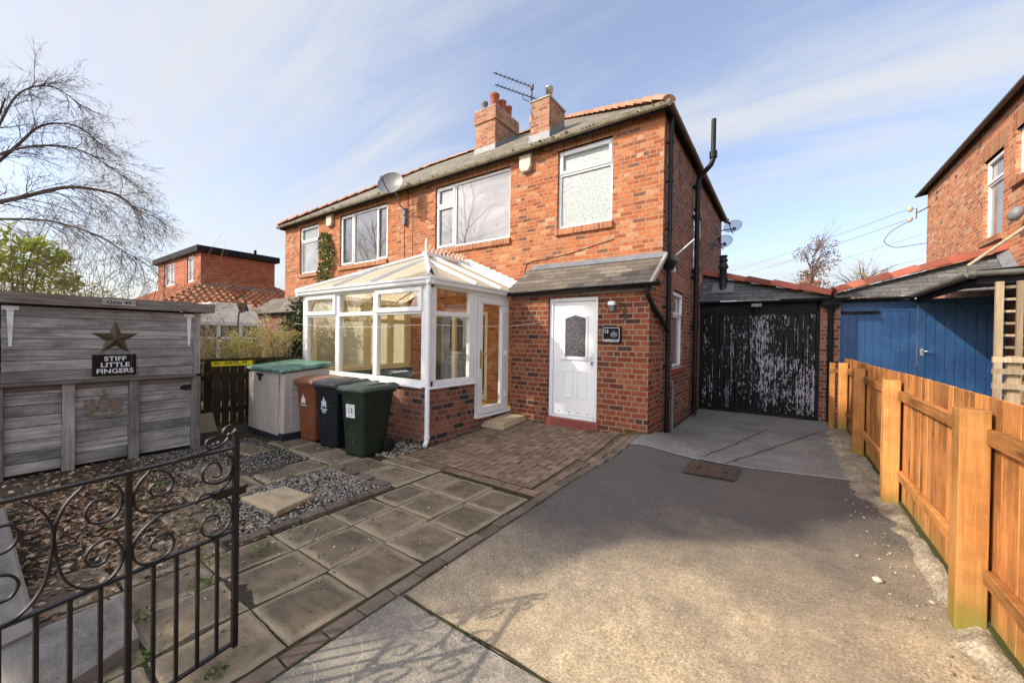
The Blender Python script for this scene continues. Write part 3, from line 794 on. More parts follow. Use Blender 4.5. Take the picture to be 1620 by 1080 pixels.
# flags leading back to the bins and between the gravel beds
def flag(x0, x1, y0, y1, rot=0, z=.004):
    c = Vector(((x0+x1)/2, (y0+y1)/2, 0)); Rm = Matrix.Rotation(rot, 3, 'Z')
    slab_geo(mb, [c+Rm @ (Vector((a, b, 0))-c) for a, b in ((x0+g,y0+g),(x1-g,y0+g),(x1-g,y1-g),(x0+g,y1-g))], z=z)
for (x0,x1,y0,y1,r_) in ((-4.02,-3.42,2.74,3.2,.02),(-4.0,-3.41,3.21,3.425,0),(-4.32,-4.01,3.21,3.425,.02),(-4.62,-4.03,2.72,3.2,-.02),(-5.2,-4.63,2.70,3.18,.03),(-5.8,-5.21,2.72,3.2,0),(-6.4,-5.81,2.7,3.15,.03),
                         (-5.1,-4.62,1.95,2.68,.02),(-5.12,-4.6,1.3,1.93,-.03),(-4.60,-4.0,1.02,1.3,.03),(-3.98,-3.43,.62,1.18,-.02),(-3.95,-3.42,.1,.6,.02),(-6.6,-5.9,2.2,2.55,.2),(-5.85,-5.2,1.55,1.95,.1)):
    flag(x0, x1, y0, y1, r_)
mb.build('paving', M['slab'], kind='structure')
sheet('paving_bed', M['joint'], [(-3.43,-1.4),(-2.08,-1.4),(-2.08,3.45),(-3.43,3.45)], 24, 60, -.010, .012)
# brick margins of the gravel bed
mb = MB()
def brick_row(x0, y0, x1, y1):
    L_ = math.hypot(x1-x0, y1-y0); n_ = int(L_/.222); d = Vector((x1-x0, y1-y0, 0))/L_
    for i in range(n_):
        c = Vector((x0, y0, 0))+d*(i+.5)*L_/n_
        Rm = Matrix.Translation((c.x, c.y, .012+U(-.006,.006))) @ Matrix.Rotation(math.atan2(d.y, d.x)+U(-.03,.03), 4, 'Z')
        mb.box(-.105, .105, -.05, .05, -.04, .012, M=Rm)
brick_row(-3.47,1.25,-3.47,2.68); brick_row(-4.6,2.68,-3.5,2.70); brick_row(-4.55,1.25,-3.5,1.22)
mb.build('gravel_bed_edging', M['edging'], kind='structure')

# ------------------------------------------------------------------ pebbles, litter, weeds (nobody could count them)
ICO = [(-.53,.85,0),(.53,.85,0),(-.53,-.85,0),(.53,-.85,0),(0,-.53,.85),(0,.53,.85),(0,-.53,-.85),(0,.53,-.85),(.85,0,-.53),(.85,0,.53),(-.85,0,-.53),(-.85,0,.53)]
ICF = [(0,11,5),(0,5,1),(0,1,7),(0,7,10),(0,10,11),(1,5,9),(5,11,4),(11,10,2),(10,7,6),(7,1,8),(3,9,4),(3,4,2),(3,2,6),(3,6,8),(3,8,9),(4,9,5),(2,4,11),(6,2,10),(8,6,7),(9,8,1)]
def pebble(mb, x, y, z, r, t=None):
    a = U(0, 6.28); sx, sy, sz = r*U(.8,1.35), r*U(.7,1.1), r*U(.45,.75)
    ca, sa = math.cos(a), math.sin(a)
    vs = []
    for p in ICO:
        k = U(.85, 1.12)
        px, py = p[0]*sx*k, p[1]*sy*k
        vs.append((x+px*ca-py*sa, y+px*sa+py*ca, z+p[2]*sz*k))
    mb.add(vs, ICF, t=rnd.random() if t is None else t, smooth=True)
mb = MB()
for _ in range(3600):
    x, y = U(-4.55,-3.53), U(1.30,2.64)
    if y > 2.64-(x+4.55)*.0 or (x > -4.3 and x < -3.66 and 1.62 < y < 2.05 and rnd.random() < .9): continue
    pebble(mb, x, y, -.006+U(0,.016), U(.008,.016), U(0,.85))
for _ in range(2600):
    x, y = U(-6.9,-5.15), U(1.25,2.7)
    pebble(mb, x, y, -.008+U(0,.012), U(.007,.014), U(0,.6))
for _ in range(420):
    x, y = U(-4.85,-4.3), U(3.3,4.0)
    pebble(mb, x, y, -.004+U(0,.012), U(.010,.018))
for _ in range(800):
    x, y = rnd.gauss(-4.2,.95), rnd.gauss(1.9,.8)
    pebble(mb, x, y, .006+U(0,.006), U(.005,.012))
mb.build('gravel', M['pebble'], kind='stuff', label='grey and buff pebbles loose in the garden beds', cat='gravel')
def leafquad(mb, c, size, t=None, up=0.0, w=.55):
    d = Vector((U(-1,1), U(-1,1), U(-1,1)*(1-up)*1.0)).normalized()
    n_ = Vector((U(-1,1), U(-1,1), U(-1,1)+up*3)).normalized()
    s_ = d.cross(n_).normalized()*size*w
    d = d*size; bend = n_*size*U(-.25,.3)
    c = Vector(c)
    mb.add([c-d*.5, c+s_*.5+bend*.3, c+d*.5+bend, c-s_*.5+bend*.3], [(0,1,2,3)], t=rnd.random() if t is None else t)
mb = MB()
for _ in range(5200):
    x, y = rnd.gauss(-5.0, 1.0), rnd.gauss(.75, .42)
    if x > -3.35 or x < -6.9: continue
    leafquad(mb, (x, y, U(.0,.03)), U(.02,.066), None, .75, .6)
for _ in range(260):
    leafquad(mb, (U(-6.8,-2.2), U(-.2,3.2), U(.008,.015)), U(.015,.032), None, .95)
for _ in range(60):
    leafquad(mb, (rnd.gauss(.72,.14), U(2.6,6.5), .02), U(.014,.03), None, .95)
mb.build('leaf_litter', M['litter'], kind='stuff', label='brown fallen leaves over the soil behind the iron gate', cat='leaf litter')
mb = MB()
def tuft(x, y, r, n_, hgt=.05):
    for _ in range(n_):
        a, q = U(0, 6.28), r*math.sqrt(rnd.random())
        leafquad(mb, (x+q*math.cos(a), y+q*math.sin(a), H(x,y)+U(.01,hgt)*(1-q/r*.6)), U(.012,.034), None, .3, .5)
for (x, y, r, n_) in ((-3.35,1.05,.10,60),(-3.2,1.32,.10,70),(-3.43,1.7,.07,40),(-4.3,1.35,.22,200),(-4.6,1.62,.13,90),(-5.0,1.0,.16,130),(-5.7,1.0,.22,170),(-6.1,1.35,.15,110),
                      (-4.5,.8,.10,60),(-4.0,1.15,.12,80),(-3.1,.92,.08,50),(-2.98,.62,.07,40),(-2.6,.52,.06,30),(-2.13,.55,.08,70),(-1.93,6.0,.13,80),(-1.8,5.93,.1,60),(-2.55,5.9,.10,60),(-4.72,2.62,.08,40),(-5.9,2.6,.16,90),(-4.6,2.2,.06,40),(-3.5,2.3,.05,30),(-5.4,1.25,.12,90),(-2.2,.72,.05,40),(-6.3,1.8,.12,70)):
    tuft(x, y, r, n_)
for _ in range(900):   # moss and tiny weeds in the joints
    i = rnd.randrange(3); 
    if rnd.random() < .5: x, y = xs[i+1]+rnd.gauss(0,.010), U(.3,3.4)
    else: x, y = U(-3.4,-2.1), -1.35+.47*rnd.randrange(4,10)+rnd.gauss(0,.012)
    leafquad(mb, (x, y, .008), U(.006,.013), U(0,.5), .7)
for _ in range(500):
    y = U(.6,5.5); leafquad(mb, (XE(y)+rnd.gauss(.0,.012), y, H(XE(y),y)+.010), U(.006,.014), U(0,.5), .7)
mb.build('weeds', M['weed'], kind='stuff', label='small green weeds growing between slabs and gravel', cat='weeds')

# ragged concrete footing along the fence
mb = MB()
def ff(u, v):
    y = 2.2+7.0*v
    e = .83+.06*noise.noise(Vector((y*1.7, 2.0, 0)))+.08*noise.noise(Vector((y*5, 7.0, 0)))
    e -= .20*sst(4.9, 5.8, y)
    x = e+(1.08-e)*u
    return Vector((x, y, .003+.045*sst(0, .35, u)+.03*noise.noise(Vector((x*6, y*4, 1)))*sst(0,.3,u)+.012*noise.noise(Vector((x*19, y*17, 1)))))
mb.grid(ff, 14, 130, smooth=False); mb.build('fence_footing', M['footing'], kind='structure')
mb = MB()
for _ in range(150):
    y = U(2.3, 6.8); pebble(mb, .74+rnd.gauss(-.04,.09), y, .004, U(.003,.010)*(1+(rnd.random() < .08)), U(.25,.85))
pebble(mb, .55, 3.62, .015, .032, .85)
mb.build('footing_rubble', M['pebble'], kind='stuff', label='pale crumbs of concrete scattered beside the fence footing', cat='rubble')
# ------------------------------------------------------------------ wall and window helpers
def fbox(mb, F, u0, u1, z0, z1, d0, d1, t=None):
    ax, c, sg = F
    a, b = c+sg*d0, c+sg*d1
    if ax == 'Y': mb.box(u0, u1, a, b, z0, z1, t)
    else: mb.box(a, b, u0, u1, z0, z1, t)
def fpt(F, u, z, d=0):
    ax, c, sg = F
    return (u, c+sg*d, z) if ax == 'Y' else (c+sg*d, u, z)
def fquad(mb, F, a, b, c, d, t=None):
    """four (u,z,d) corners; winding fixed so that the outward side shows"""
    p = [Vector(fpt(F, *q)) for q in (a, b, c, d)]
    o_ = Vector((0, F[2], 0)) if F[0] == 'Y' else Vector((F[2], 0, 0))
    if (p[1]-p[0]).cross(p[2]-p[0]).normalized().dot(o_) < -.5: p = p[::-1]
    mb.add(p, [(0,1,2,3)], t=t)
def wall(mb, F, u0, u1, z0, z1, ops=(), reveal=.11):
    us = sorted({u0, u1, *[o[0] for o in ops], *[o[1] for o in ops]}); zs = sorted({z0, z1, *[o[2] for o in ops], *[o[3] for o in ops]})
    for i in range(len(us)-1):
        for j in range(len(zs)-1):
            uc, zc_ = (us[i]+us[i+1])/2, (zs[j]+zs[j+1])/2
            if any(o[0] < uc < o[1] and o[2] < zc_ < o[3] for o in ops): continue
            fquad(mb, F, (us[i],zs[j],0), (us[i+1],zs[j],0), (us[i+1],zs[j+1],0), (us[i],zs[j+1],0))
    for (a, b, c, d) in ops:
        r = -reveal
        fquad(mb, F, (a,c,0),(a,d,0),(a,d,r),(a,c,r)); fquad(mb, F, (b,c,r),(b,d,r),(b,d,0),(b,c,0))
        fquad(mb, F, (a,d,0),(b,d,0),(b,d,r),(a,d,r)); fquad(mb, F, (a,c,r),(b,c,r),(b,c,0),(a,c,0))
def window(parent, F, u0, u1, z0, z1, cells, mat, pane, d=-.06, fw=.055, sash=.045, name='window', sill=True):
    """cells: (u0,u1,z0,z1,opening?) inside the outer frame; the frame is one mesh, each pane a sub-part"""
    mb = MB()
    dep = .065
    fbox(mb, F, u0, u1, z0, z0+fw, d-dep, d); fbox(mb, F, u0, u1, z1-fw, z1, d-dep, d)
    fbox(mb, F, u0, u0+fw, z0+fw, z1-fw, d-dep, d); fbox(mb, F, u1-fw, u1, z0+fw, z1-fw, d-dep, d)
    us = sorted({c[0] for c in cells} | {c[1] for c in cells}); 
    for c in cells:      # mullions and transoms on shared cell edges
        a, b, e, f = c[:4]
        if b < u1-.01: fbox(mb, F, b-fw*.5, b+fw*.5, max(e, z0+fw), min(f, z1-fw), d-dep+.001, d-.001)
        if f < z1-.01: fbox(mb, F, max(a, u0+fw), min(b, u1-fw), f-fw*.5, f+fw*.5, d-dep+.002, d-.002)
    gl = []
    for c in cells:
        a = c[0]+(fw if c[0] <= u0+.01 else fw*.5); b = c[1]-(fw if c[1] >= u1-.01 else fw*.5)
        e = c[2]+(fw if c[2] <= z0+.01 else fw*.5); f = c[3]-(fw if c[3] >= z1-.01 else fw*.5)
        if len(c) > 4 and c[4]:
            o = .018; s_ = sash; p0, p1 = d-.03, d+.022
            fbox(mb, F, a-o, b+o, e-o, e+s_-.008, p0, p1); fbox(mb, F, a-o, b+o, f-s_+.008, f+o, p0, p1)
            fbox(mb, F, a-o, a+s_-.008, e+s_-.008, f-s_+.008, p0, p1); fbox(mb, F, b-s_+.008, b+o, e+s_-.008, f-s_+.008, p0, p1)
            a += s_-.012; b -= s_-.012; e += s_-.012; f -= s_-.012
        gl.append((a-.004, b+.004, e-.004, f+.004))
    if sill: fbox(mb, F, u0-.01, u1+.01, z0-.02, z0+.0, d-dep, d+.05)
    w_ = mb.build(name, mat, parent, bevel=.006, seg=1)
    for i, (a, b, e, f) in enumerate(gl):
        g_ = MB(); fquad(g_, F, (a,e,d-.035),(b,e,d-.035),(b,f,d-.035),(a,f,d-.035))
        pm = pane[i] if isinstance(pane, (list, tuple)) else pane
        g_.build('pane', pm, w_)
    return w_
def gutter(mb, a, b, r=.055, n=8):
    """half round gutter from a to b, open on top"""
    a, b = Vector(a), Vector(b); d = (b-a).normalized(); s_ = d.cross(Vector((0,0,1)))
    A = []
    for i in range(n+1):
        q = math.pi*i/n
        A.append(s_*math.cos(q)*r-Vector((0,0,1))*math.sin(q)*r)
    for rr in (1.0, .86):
        vs = [a+v*rr for v in A]+[b+v*rr for v in A]
        mb.add(vs, [(i, i+1, n+2+i, n+1+i) for i in range(n)], smooth=True)
    for e in (a, b): mb.add([e+v for v in A], [tuple(range(n+1))])
    L_ = (b-a).length; k = max(1, int(L_/1.8))
    for i in range(k+1):
        c = a+d*L_*min(max(i/k, .01), .99)
        vs = [c-d*.03+v*1.1 for v in A]+[c+d*.03+v*1.1 for v in A]
        mb.add(vs, [(j, j+1, n+2+j, n+1+j) for j in range(n)], smooth=True)
        mb.add([c-d*.03+v*1.1 for v in A], [tuple(range(n+1))]); mb.add([c+d*.03+v*1.1 for v in A], [tuple(range(n+1))])
def roof_uv(P0, udir, vdir):
    P0, udir, vdir = Vector(P0), Vector(udir).normalized(), Vector(vdir).normalized()
    return lambda q: ((q-P0).dot(udir), (q-P0).dot(vdir))
def ridge_tiles(mb, a, b, r=.11, L=.42, lift=.02, over=.012):
    a, b = Vector(a), Vector(b); d = b-a; n_ = max(1, int(d.length/L)); d = d/n_
    dn = d.normalized(); s_ = dn.cross(Vector((0,0,1))).normalized(); up = s_.cross(dn)
    for i in range(n_):
        p = a+d*i; q = p+d*1.06
        for rr, (e0, e1) in ((r*U(.97,1.04), (p, q)),):
            vs = []
            for e, k, up_l in ((e0, 1.0, lift), (e1, 1.10, lift+over)):
                for j in range(9):
                    t_ = math.pi*j/8
                    vs.append(e+s_*math.cos(t_)*rr*k+up*(math.sin(t_)*rr*.72*k+up_l-.04))
            mb.add(vs, [(j, j+1, 10+j, 9+j) for j in range(8)], smooth=True, t=rnd.random())
            mb.add(vs[9:], [tuple(range(9))]); mb.add(vs[:9], [tuple(range(8, -1, -1))])

YH, XS, XL, YB, ZE = 6.71, -1.68, -14.62, 13.8, 5.46
FH = ('Y', YH, -1); FS = ('X', XS, 1)
house = thing('semi_detached_house', (-8.1, 10.2, 0), 'two storey red brick semi-detached house with slate hipped roof and white framed windows', 'house')
mb = MB()
wins = {'mid': (-7.05,-4.80,3.76,5.27), 'bath': (-3.67,-2.56,3.76,5.27), 'lbig': (-11.18,-8.88,3.74,5.27), 'lsmall': (-13.60,-12.40,3.70,5.27)}
wall(mb, FH, XL, XS, 0, ZE, list(wins.values())+[(-7.3,-5.35,.26,2.2)])
mb.add([(XL,YH,0),(XL,YB,0),(XL,YB,ZE),(XL,YH,ZE)], [(0,3,2,1)]); mb.add([(XL,YB,0),(XS,YB,0),(XS,YB,ZE),(XL,YB,ZE)], [(0,3,2,1)])
mb.build('wall', M['brick'], house)
mb = MB(); wall(mb, FS, YH, YB, 0, ZE, [(7.52,8.42,1.12,2.57),(9.3,10.32,3.24,4.56)], .09); mb.build('side_wall', M['brick_side'], house)
# soldier lintels and sills
for k, (a, b, c, d) in wins.items():
    mb = MB(); fbox(mb, FH, a-.12, b+.12, d, ZE-.01, -.05, .004); mb.build('lintel', M['soldier'], house)
    mb = MB(); fbox(mb, FH, a-.03, b+.03, c-.135, c-.012, -.1, .055); mb.build('window_sill', M['soldier'], house, bevel=.008)
M['side_soldier'] = m_brick('side soldier brick', [(0,(.30,.10,.065)),(1,(.40,.16,.105))], (.42,.3,.22), w=.3, h=.083, vert=True, soot=.1, sq=1.0)
for (a, b, c, d) in ((7.4,8.5,2.57,2.86),(9.18,10.44,4.56,4.8)): mb = MB(); fbox(mb, FS, a, b, c, d, -.05, .004); mb.build('side_lintel', M['side_soldier'], house)
for (a, b, c, d) in ((7.48,8.46,1.02,1.108),(9.26,10.36,3.14,3.228)): mb = MB(); fbox(mb, FS, a, b, c, d, -.08, .05); mb.build('side_sill', M['sill_red'], house)
a, b, c, d = wins['mid']
window(house, FH, a, b, c, d, [(a,a+.62,c,d-.48,1),(a,a+.62,d-.48,d,1),(a+.62,b,c,d)], M['white'], M['pane_pale'])
a, b, c, d = wins['bath']
window(house, FH, a, b, c, d, [(a,b,c,d-.46),(a,b,d-.46,d,1)], M['white'], M['frost'])
a, b, c, d = wins['lbig']
window(house, FH, a, b, c, d, [(a,a+.66,c,d,1),(a+.66,a+1.78,c,d),(a+1.78,b,c,d,1)], M['white'], M['pane_dark'])
a, b, c, d = wins['lsmall']
window(house, FH, a, b, c, d, [(a,b,c,d-.5),(a,b,d-.5,d,1)], M['white'], M['pane_mid'])
window(house, FS, 7.52,8.42,1.12,2.57, [(7.52,8.42,1.12,2.1),(7.52,8.42,2.1,2.57,1)], M['white'], M['pane_mid'], d=-.045)
window(house, FS, 9.3,10.32,3.24,4.56, [(9.3,10.32,3.24,4.08),(9.3,10.32,4.08,4.56,1)], M['white'], M['pane_mid'], d=-.045)
# small air bricks high on the side wall
for y, z in ((7.75,5.03),(7.78,4.72),(11.2,4.9)): mb = MB(); fbox(mb, FS, y, y+.2, z, z+.13, 0, .006); mb.build('air_brick', M['rust'], house)
# roof
ov, ZT, PT = .13, 5.44, .70
x0, x1, y0, y1 = XL-ov, XS+ov, YH-.21, YB+.21
hh = (y1-y0)/2; zr = ZT+hh*PT; ym = (y0+y1)/2
E1, E2, E3, E4 = (x0,y0,ZT), (x1,y0,ZT), (x1,y1,ZT), (x0,y1,ZT)
R1, R2 = (x0+hh,ym,zr), (x1-hh,ym,zr)
mb = MB(); sl = math.sqrt(1+PT*PT)
mb.poly([E1,E2,R2,R1], uvf=roof_uv(E1,(1,0,0),(0,1,PT))); mb.poly([E2,E3,R2], uvf=roof_uv(E2,(0,1,0),(-1,0,PT)))
mb.poly([E3,E4,R1,R2], uvf=roof_uv(E3,(-1,0,0),(0,-1,PT))); mb.poly([E4,E1,R1], uvf=roof_uv(E4,(0,-1,0),(1,0,PT)))
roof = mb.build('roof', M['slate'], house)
mb = MB(); ridge_tiles(mb, Vector(E2)+Vector((-.02,.02,.03)), R2, .12, .36, .03, .03); ridge_tiles(mb, Vector(E1)+Vector((.02,.02,.05)), R1, .11, .36, .03, .03)
ridge_tiles(mb, R2, R1, .11, .45, .03, .012); ridge_tiles(mb, E3, R2, .11, .45); ridge_tiles(mb, E4, R1, .11, .45)
mb.build('ridge_tiles', M['terracotta'], roof)
mb = MB()     # lumpy mossy mortar and slate ends along the eaves
for i in range(170):
    x = x0+(x1-x0)*i/170; q = U(.6,1.3)
    mb.box(x, x+.085, y0-.02*q, y0+.05, ZT-.022*q, ZT+.016, M=Matrix.Translation((0,0,U(-.008,.01))))
mb.build('eaves_slates', M['old_gutter'], roof)
mb = MB()     # cushions of moss rolling into the gutter
for _ in range(420):
    x = U(x0, x1); pebble(mb, x, y0+U(-.045,.10), ZT+U(-.035,.03), U(.012,.045)*(.6+.8*noise.noise(Vector((x*1.1,3,1)))**2), U(0,1))
mb.build('moss', M['moss'], roof, kind='stuff')
mb = MB(); zf = ZT-.13
mb.box(x0+.06,x1-.06,y0+.05,y0+.075,5.345,ZT-.012); mb.box(x0+.06,x1-.06,y0+.075,YH+.02,5.425,5.435)
mb.box(x1-.06,x1-.04,y0+.05,y1-.05,5.345,ZT-.012); mb.box(XS-.01,x1-.06,y0+.08,y1-.08,5.426,5.436)
mb.box(x0+.04,x0+.06,y0+.05,y1-.05,5.345,ZT-.012)
mb.build('fascia', M['fascia'], house)
mb = MB(); gutter(mb, (x0-.02,y0+.005,ZT-.028), (x1+.02,y0+.005,ZT-.028), .045); mb.build('gutter', M['old_gutter'], house)
mb = MB(); gutter(mb, (x1+.0,y0-.02,ZT-.03), (x1+.0,y1,ZT-.03), .05); mb.build('gutter', M['brown_gutter'], house)
# chimneys
def chimney(xa, xb, ya, yb, zb, zt, corbel, name='chimney'):
    mb = MB(); mb.box(xa, xb, ya, yb, zb, zt)
    if corbel: mb.box(xa-.035, xb+.035, ya-.035, yb+.035, zt-.36, zt+.004)
    c = mb.build(name, M['brick_chim'], house)
    mb = MB(); mb.slab([(xa-.05,ya-.05,zt+.002),(xb+.05,ya-.05,zt+.002),(xb+.05,yb+.05,zt+.002),(xa-.05,yb+.05,zt+.002)] if False else [(xa-.02,ya-.02,zt+.035),(xb+.02,ya-.02,zt+.035),(xb+.02,yb+.02,zt+.035),(xa-.02,yb+.02,zt+.035)], .03); mb.build('flaunching', M['mortar'], c)
    # stepped lead against the slates
    mb = MB(); zr_ = lambda y: ZT+(y-y0)*PT
    mb.box(xa-.03, xb+.03, ya-.03, ya-.004, zr_(ya)-.06, zr_(ya)+.13)
    n_ = int((yb-ya)/.13)
    for i in range(n_):
        y = ya+(yb-ya)*i/n_; 
        if zr_(y) > zr: break
        mb.hexa([(xb+.004,y,zr_(y)-.05),(xb+.016,y,zr_(y)-.05),(xb+.016,y+.13,zr_(y+.13)-.05),(xb+.004,y+.13,zr_(y+.13)-.05),
                 (xb+.004,y,zr_(y)+.20),(xb+.016,y,zr_(y)+.20),(xb+.016,y+.13,zr_(y+.13)+.04),(xb+.004,y+.13,zr_(y+.13)+.04)])
    mb.build('flashing', M['lead'], c)
    return c
ch1 = chimney(-4.50,-4.05,7.0,7.68,5.6,6.62,False)
mb = MB(); Mx = Matrix.Translation((-4.17,7.2,6.62)); mb.lathe([(.075,0),(.075,.3),(.085,.3),(.085,.33),(.03,.36)], 12, Mx); mb.build('flue_cowl', M['steel'], ch1)
ch2 = chimney(-7.45,-6.74,8.65,9.75,6.5,8.14,True)
POT = [(.13,0),(.12,.08),(.115,.34),(.135,.36),(.135,.42),(.10,.42),(.09,.3)]
for (x, y, s_, k) in ((-6.95,8.88,1.1,'clay_pot'),(-6.92,9.2,1.0,'clay_pot'),(-6.92,9.5,.95,'clay_pot'),(-7.3,8.85,.8,'lead_dark')):
    mb = MB(); mb.lathe([(r_*.95*s_, z*s_) for r_, z in POT], 14, Matrix.Translation((x,y,8.16))); mb.build('chimney_pot', M[k], ch2)
# downpipes
def pipe(mb, pts, r): mb.tube(pts, r, 12)
mb = MB(); px, py = XS+.075, 6.86
pipe(mb, [(px,py,5.42),(px,py,3.0)], .036); pipe(mb, [(px,py,2.86),(px,py,.02)], .040)
for z in (4.95,4.3,3.5,2.2,1.2): mb.tube([(px,py,z-.02),(px,py,z+.02)], .046, 12); mb.box(XS,px,py-.02,py+.02,z-.012,z+.012)
mb.hexa([(px-.06,py-.06,2.82),(px+.06,py-.06,2.82),(px+.06,py+.06,2.82),(px-.06,py+.06,2.82),(px-.11,py-.10,2.95),(px+.11,py-.10,2.95),(px+.11,py+.10,2.95),(px-.11,py+.10,2.95)])
mb.box(px-.115,px+.115,py-.105,py+.105,2.951,3.03)
pipe(mb, [(XS-.02,5.90,2.43),(XS-.02,5.90,2.36),(XS+.03,5.98,2.2),(px-.01,6.72,1.86),(px,6.82,1.78)], .036)
mb.build('downpipe', M['black_plastic'], house)
mb = MB(); px, py = XS+.10, 9.15
pipe(mb, [(px,py,.05),(px,py,5.05)], .052); pipe(mb, [(px,py,5.0),(px+.02,py,5.12),(px+.26,py-.1,5.32),(px+.30,py-.1,5.42),(px+.30,py-.1,5.5)], .052); pipe(mb, [(px+.30,py-.1,5.5),(px+.30,py-.1,6.25)], .047)
for z in (1.95,3.0,3.15,4.3,4.95): mb.tube([(px,py,z-.05),(px,py,z+.05)], .068, 12); mb.box(XS,px,py-.07,py+.07,z-.015,z+.015)
mb.tube([(px+.30,py-.1,5.45),(px+.30,py-.1,5.58)], .075, 12)
mb.build('soil_pipe', M['black_plastic'], house)
mb = MB(); pipe(mb, [(XS+.0,7.25,.92),(XS+.05,7.25,.92),(XS+.07,7.25,.88),(XS+.09,7.18,.05),(XS+.12,7.15,.02)], .02); mb.build('waste_pipe', M['lead_dark'], house)
mb = MB(); mb.tube([(XS+.02,7.02,2.98),(XS+.42,7.05,3.32)], .012, 8); mb.box(XS+.0,XS+.10,7.1,7.2,2.82,3.0); mb.build('overflow_pipe', M['white_old'], house)
mb = MB(); pipe(mb, [(XS+.02,9.9,2.95),(XS+.06,9.85,3.0),(XS+.10,9.5,3.05),(XS+.10,9.2,3.07)], .035); mb.build('waste_pipe', M['white_old'], house)
# cables clipped to the wall
for P_, r_ in (([(-8.18,YH-.008,4.7),(-8.17,YH-.008,3.6),(-8.18,YH-.008,3.0)], .008), ([(-7.86,YH-.006,5.4),(-7.86,YH-.006,3.0)], .004),
               ([(-4.4,YH-.008,2.6),(-4.4,YH-.008,3.0),(-4.35,YH-.008,3.15),(-4.2,YH-.008,3.2),(-3.9,YH-.008,3.2),(-3.3,YH-.008,3.27),(-2.5,YH-.008,3.42)], .007), ([(-8.05,YH-.008,5.42),(-8.05,YH-.008,5.0)], .01)):
    mb = MB(); mb.tube(P_, r_, 5); mb.build('cable', M['cable'], house)


# ---- porch
FP = ('Y', 6.0, -1); XPL = -4.22
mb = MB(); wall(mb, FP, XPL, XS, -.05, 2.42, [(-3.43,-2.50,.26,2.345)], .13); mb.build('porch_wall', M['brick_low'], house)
mb = MB(); mb.add([(XS,6.0,-.05),(XS,YH,-.05),(XS,YH,3.03),(XS,6.0,2.42)], [(0,1,2,3)], uvf=lambda q: (q.y-6.0+.06, q.z)); mb.build('porch_side_wall', M['brick_low'], house)
mb = MB(); mb.add([(XPL,6.0,-.05),(XPL,YH,-.05),(XPL,YH,3.0),(XPL,6.0,2.42)], [(0,3,2,1)]); mb.build('porch_side_wall', M['brick_low'], house)
mb = MB()
A, B, C, D = (XPL-.05,5.84,2.475), (XS+.07,5.84,2.475), (XS+.07,YH,3.055), (XPL-.05,YH,3.055)
mb.poly([A,B,C,D], uvf=roof_uv(A,(1,0,0),(0,.87,.58)))
lo = Vector((0,0,-.03)); mb.quad(Vector(A)+lo, Vector(B)+lo, B, A); mb.quad(Vector(B)+lo, Vector(C)+lo, C, B)
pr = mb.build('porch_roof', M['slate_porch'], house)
mb = MB(); mb.slab([(XPL,YH-.12,2.99),(XS+.06,YH-.12,2.99),(XS+.06,YH-.002,3.10),(XPL,YH-.002,3.10)], .012); mb.build('flashing', M['lead_dark'], pr)
mb = MB()
for i in range(14):
    t0, t1 = i/14, (i+1)/14; q = U(.9,1.15)
    p = Vector(B).lerp(Vector(C), t0); r_ = Vector(B).lerp(Vector(C), t1)
    mb.hexa([p+Vector((-.035*q,0,.0)), p+Vector((.012,0,-.05)), r_+Vector((.012,0,-.05)), r_+Vector((-.035*q,0,0)), p+Vector((-.03*q,0,.028*q)), p+Vector((.012,0,.025)), r_+Vector((.012,0,.025)), r_+Vector((-.03*q,0,.028*q))])
mb.build('verge_mortar', M['mortar'], pr)
mb = MB(); mb.box(XPL,XS+.05,5.965,5.996,2.37,2.46); mb.build('porch_fascia', M['shed_brown'], house)
mb = MB(); gutter(mb, (XPL-.02,5.86,2.455), (XS+.20,5.86,2.485), .055)
mb.build('porch_gutter', M['black_plastic'], house)
# front door
mb = MB(); d0, d1 = -.115, -.075
FPd = FP
fbox(mb, FP, -3.43,-3.36,.26,2.345,-.13,-.055); fbox(mb, FP, -2.57,-2.50,.26,2.345,-.13,-.055); fbox(mb, FP, -3.36,-2.57,2.275,2.345,-.13,-.055); fbox(mb, FP, -3.36,-2.57,.26,.315,-.13,-.045)
mb.build('door_frame', M['white'], house, bevel=.008, seg=1)
mb = MB(); fbox(mb, FP, -3.355,-2.575,.32,2.27,-.128,-.082)
for (a, b, c, d) in ((-3.05,-2.93,.62,1.08),(-2.84,-2.70,.62,1.08)): 
    pass
def ring(mb, F, poly, w_, d0_, d1_):
    """raised moulding following a polygon"""
    c = (sum(p[0] for p in poly)/len(poly), sum(p[1] for p in poly)/len(poly)); k = len(poly)
    for i in range(k):
        a, b = poly[i], poly[(i+1) % k]
        ia = (a[0]+(c[0]-a[0])*w_/max(abs(c[0]-a[0]), .04)*.8, a[1]+(c[1]-a[1])*w_/max(abs(c[1]-a[1]), .06)*.8); ib = (b[0]+(c[0]-b[0])*w_/max(abs(c[0]-b[0]), .04)*.8, b[1]+(c[1]-b[1])*w_/max(abs(c[1]-b[1]), .06)*.8)
        P = [Vector(fpt(F, q[0], q[1], dd)) for dd in (d0_, d1_) for q in (a, b, ib, ia)]
        mb.hexa(P)
HEX = [(-3.16,1.29),(-2.70,1.29),(-2.70,2.02),(-2.93,2.075),(-3.16,2.02)]
ring(mb, FP, HEX, .05, -.082, -.062)
for (a, b) in ((-3.15,-2.965),(-2.895,-2.71)): ring(mb, FP, [(a,.62),(b,.62),(b,1.09),(a,1.09)], .024, -.082, -.070)
fbox(mb, FP, -3.2,-2.66,1.275,1.30,-.082,-.052)
door = mb.build('front_door', M['white'], house, bevel=.005, seg=1)
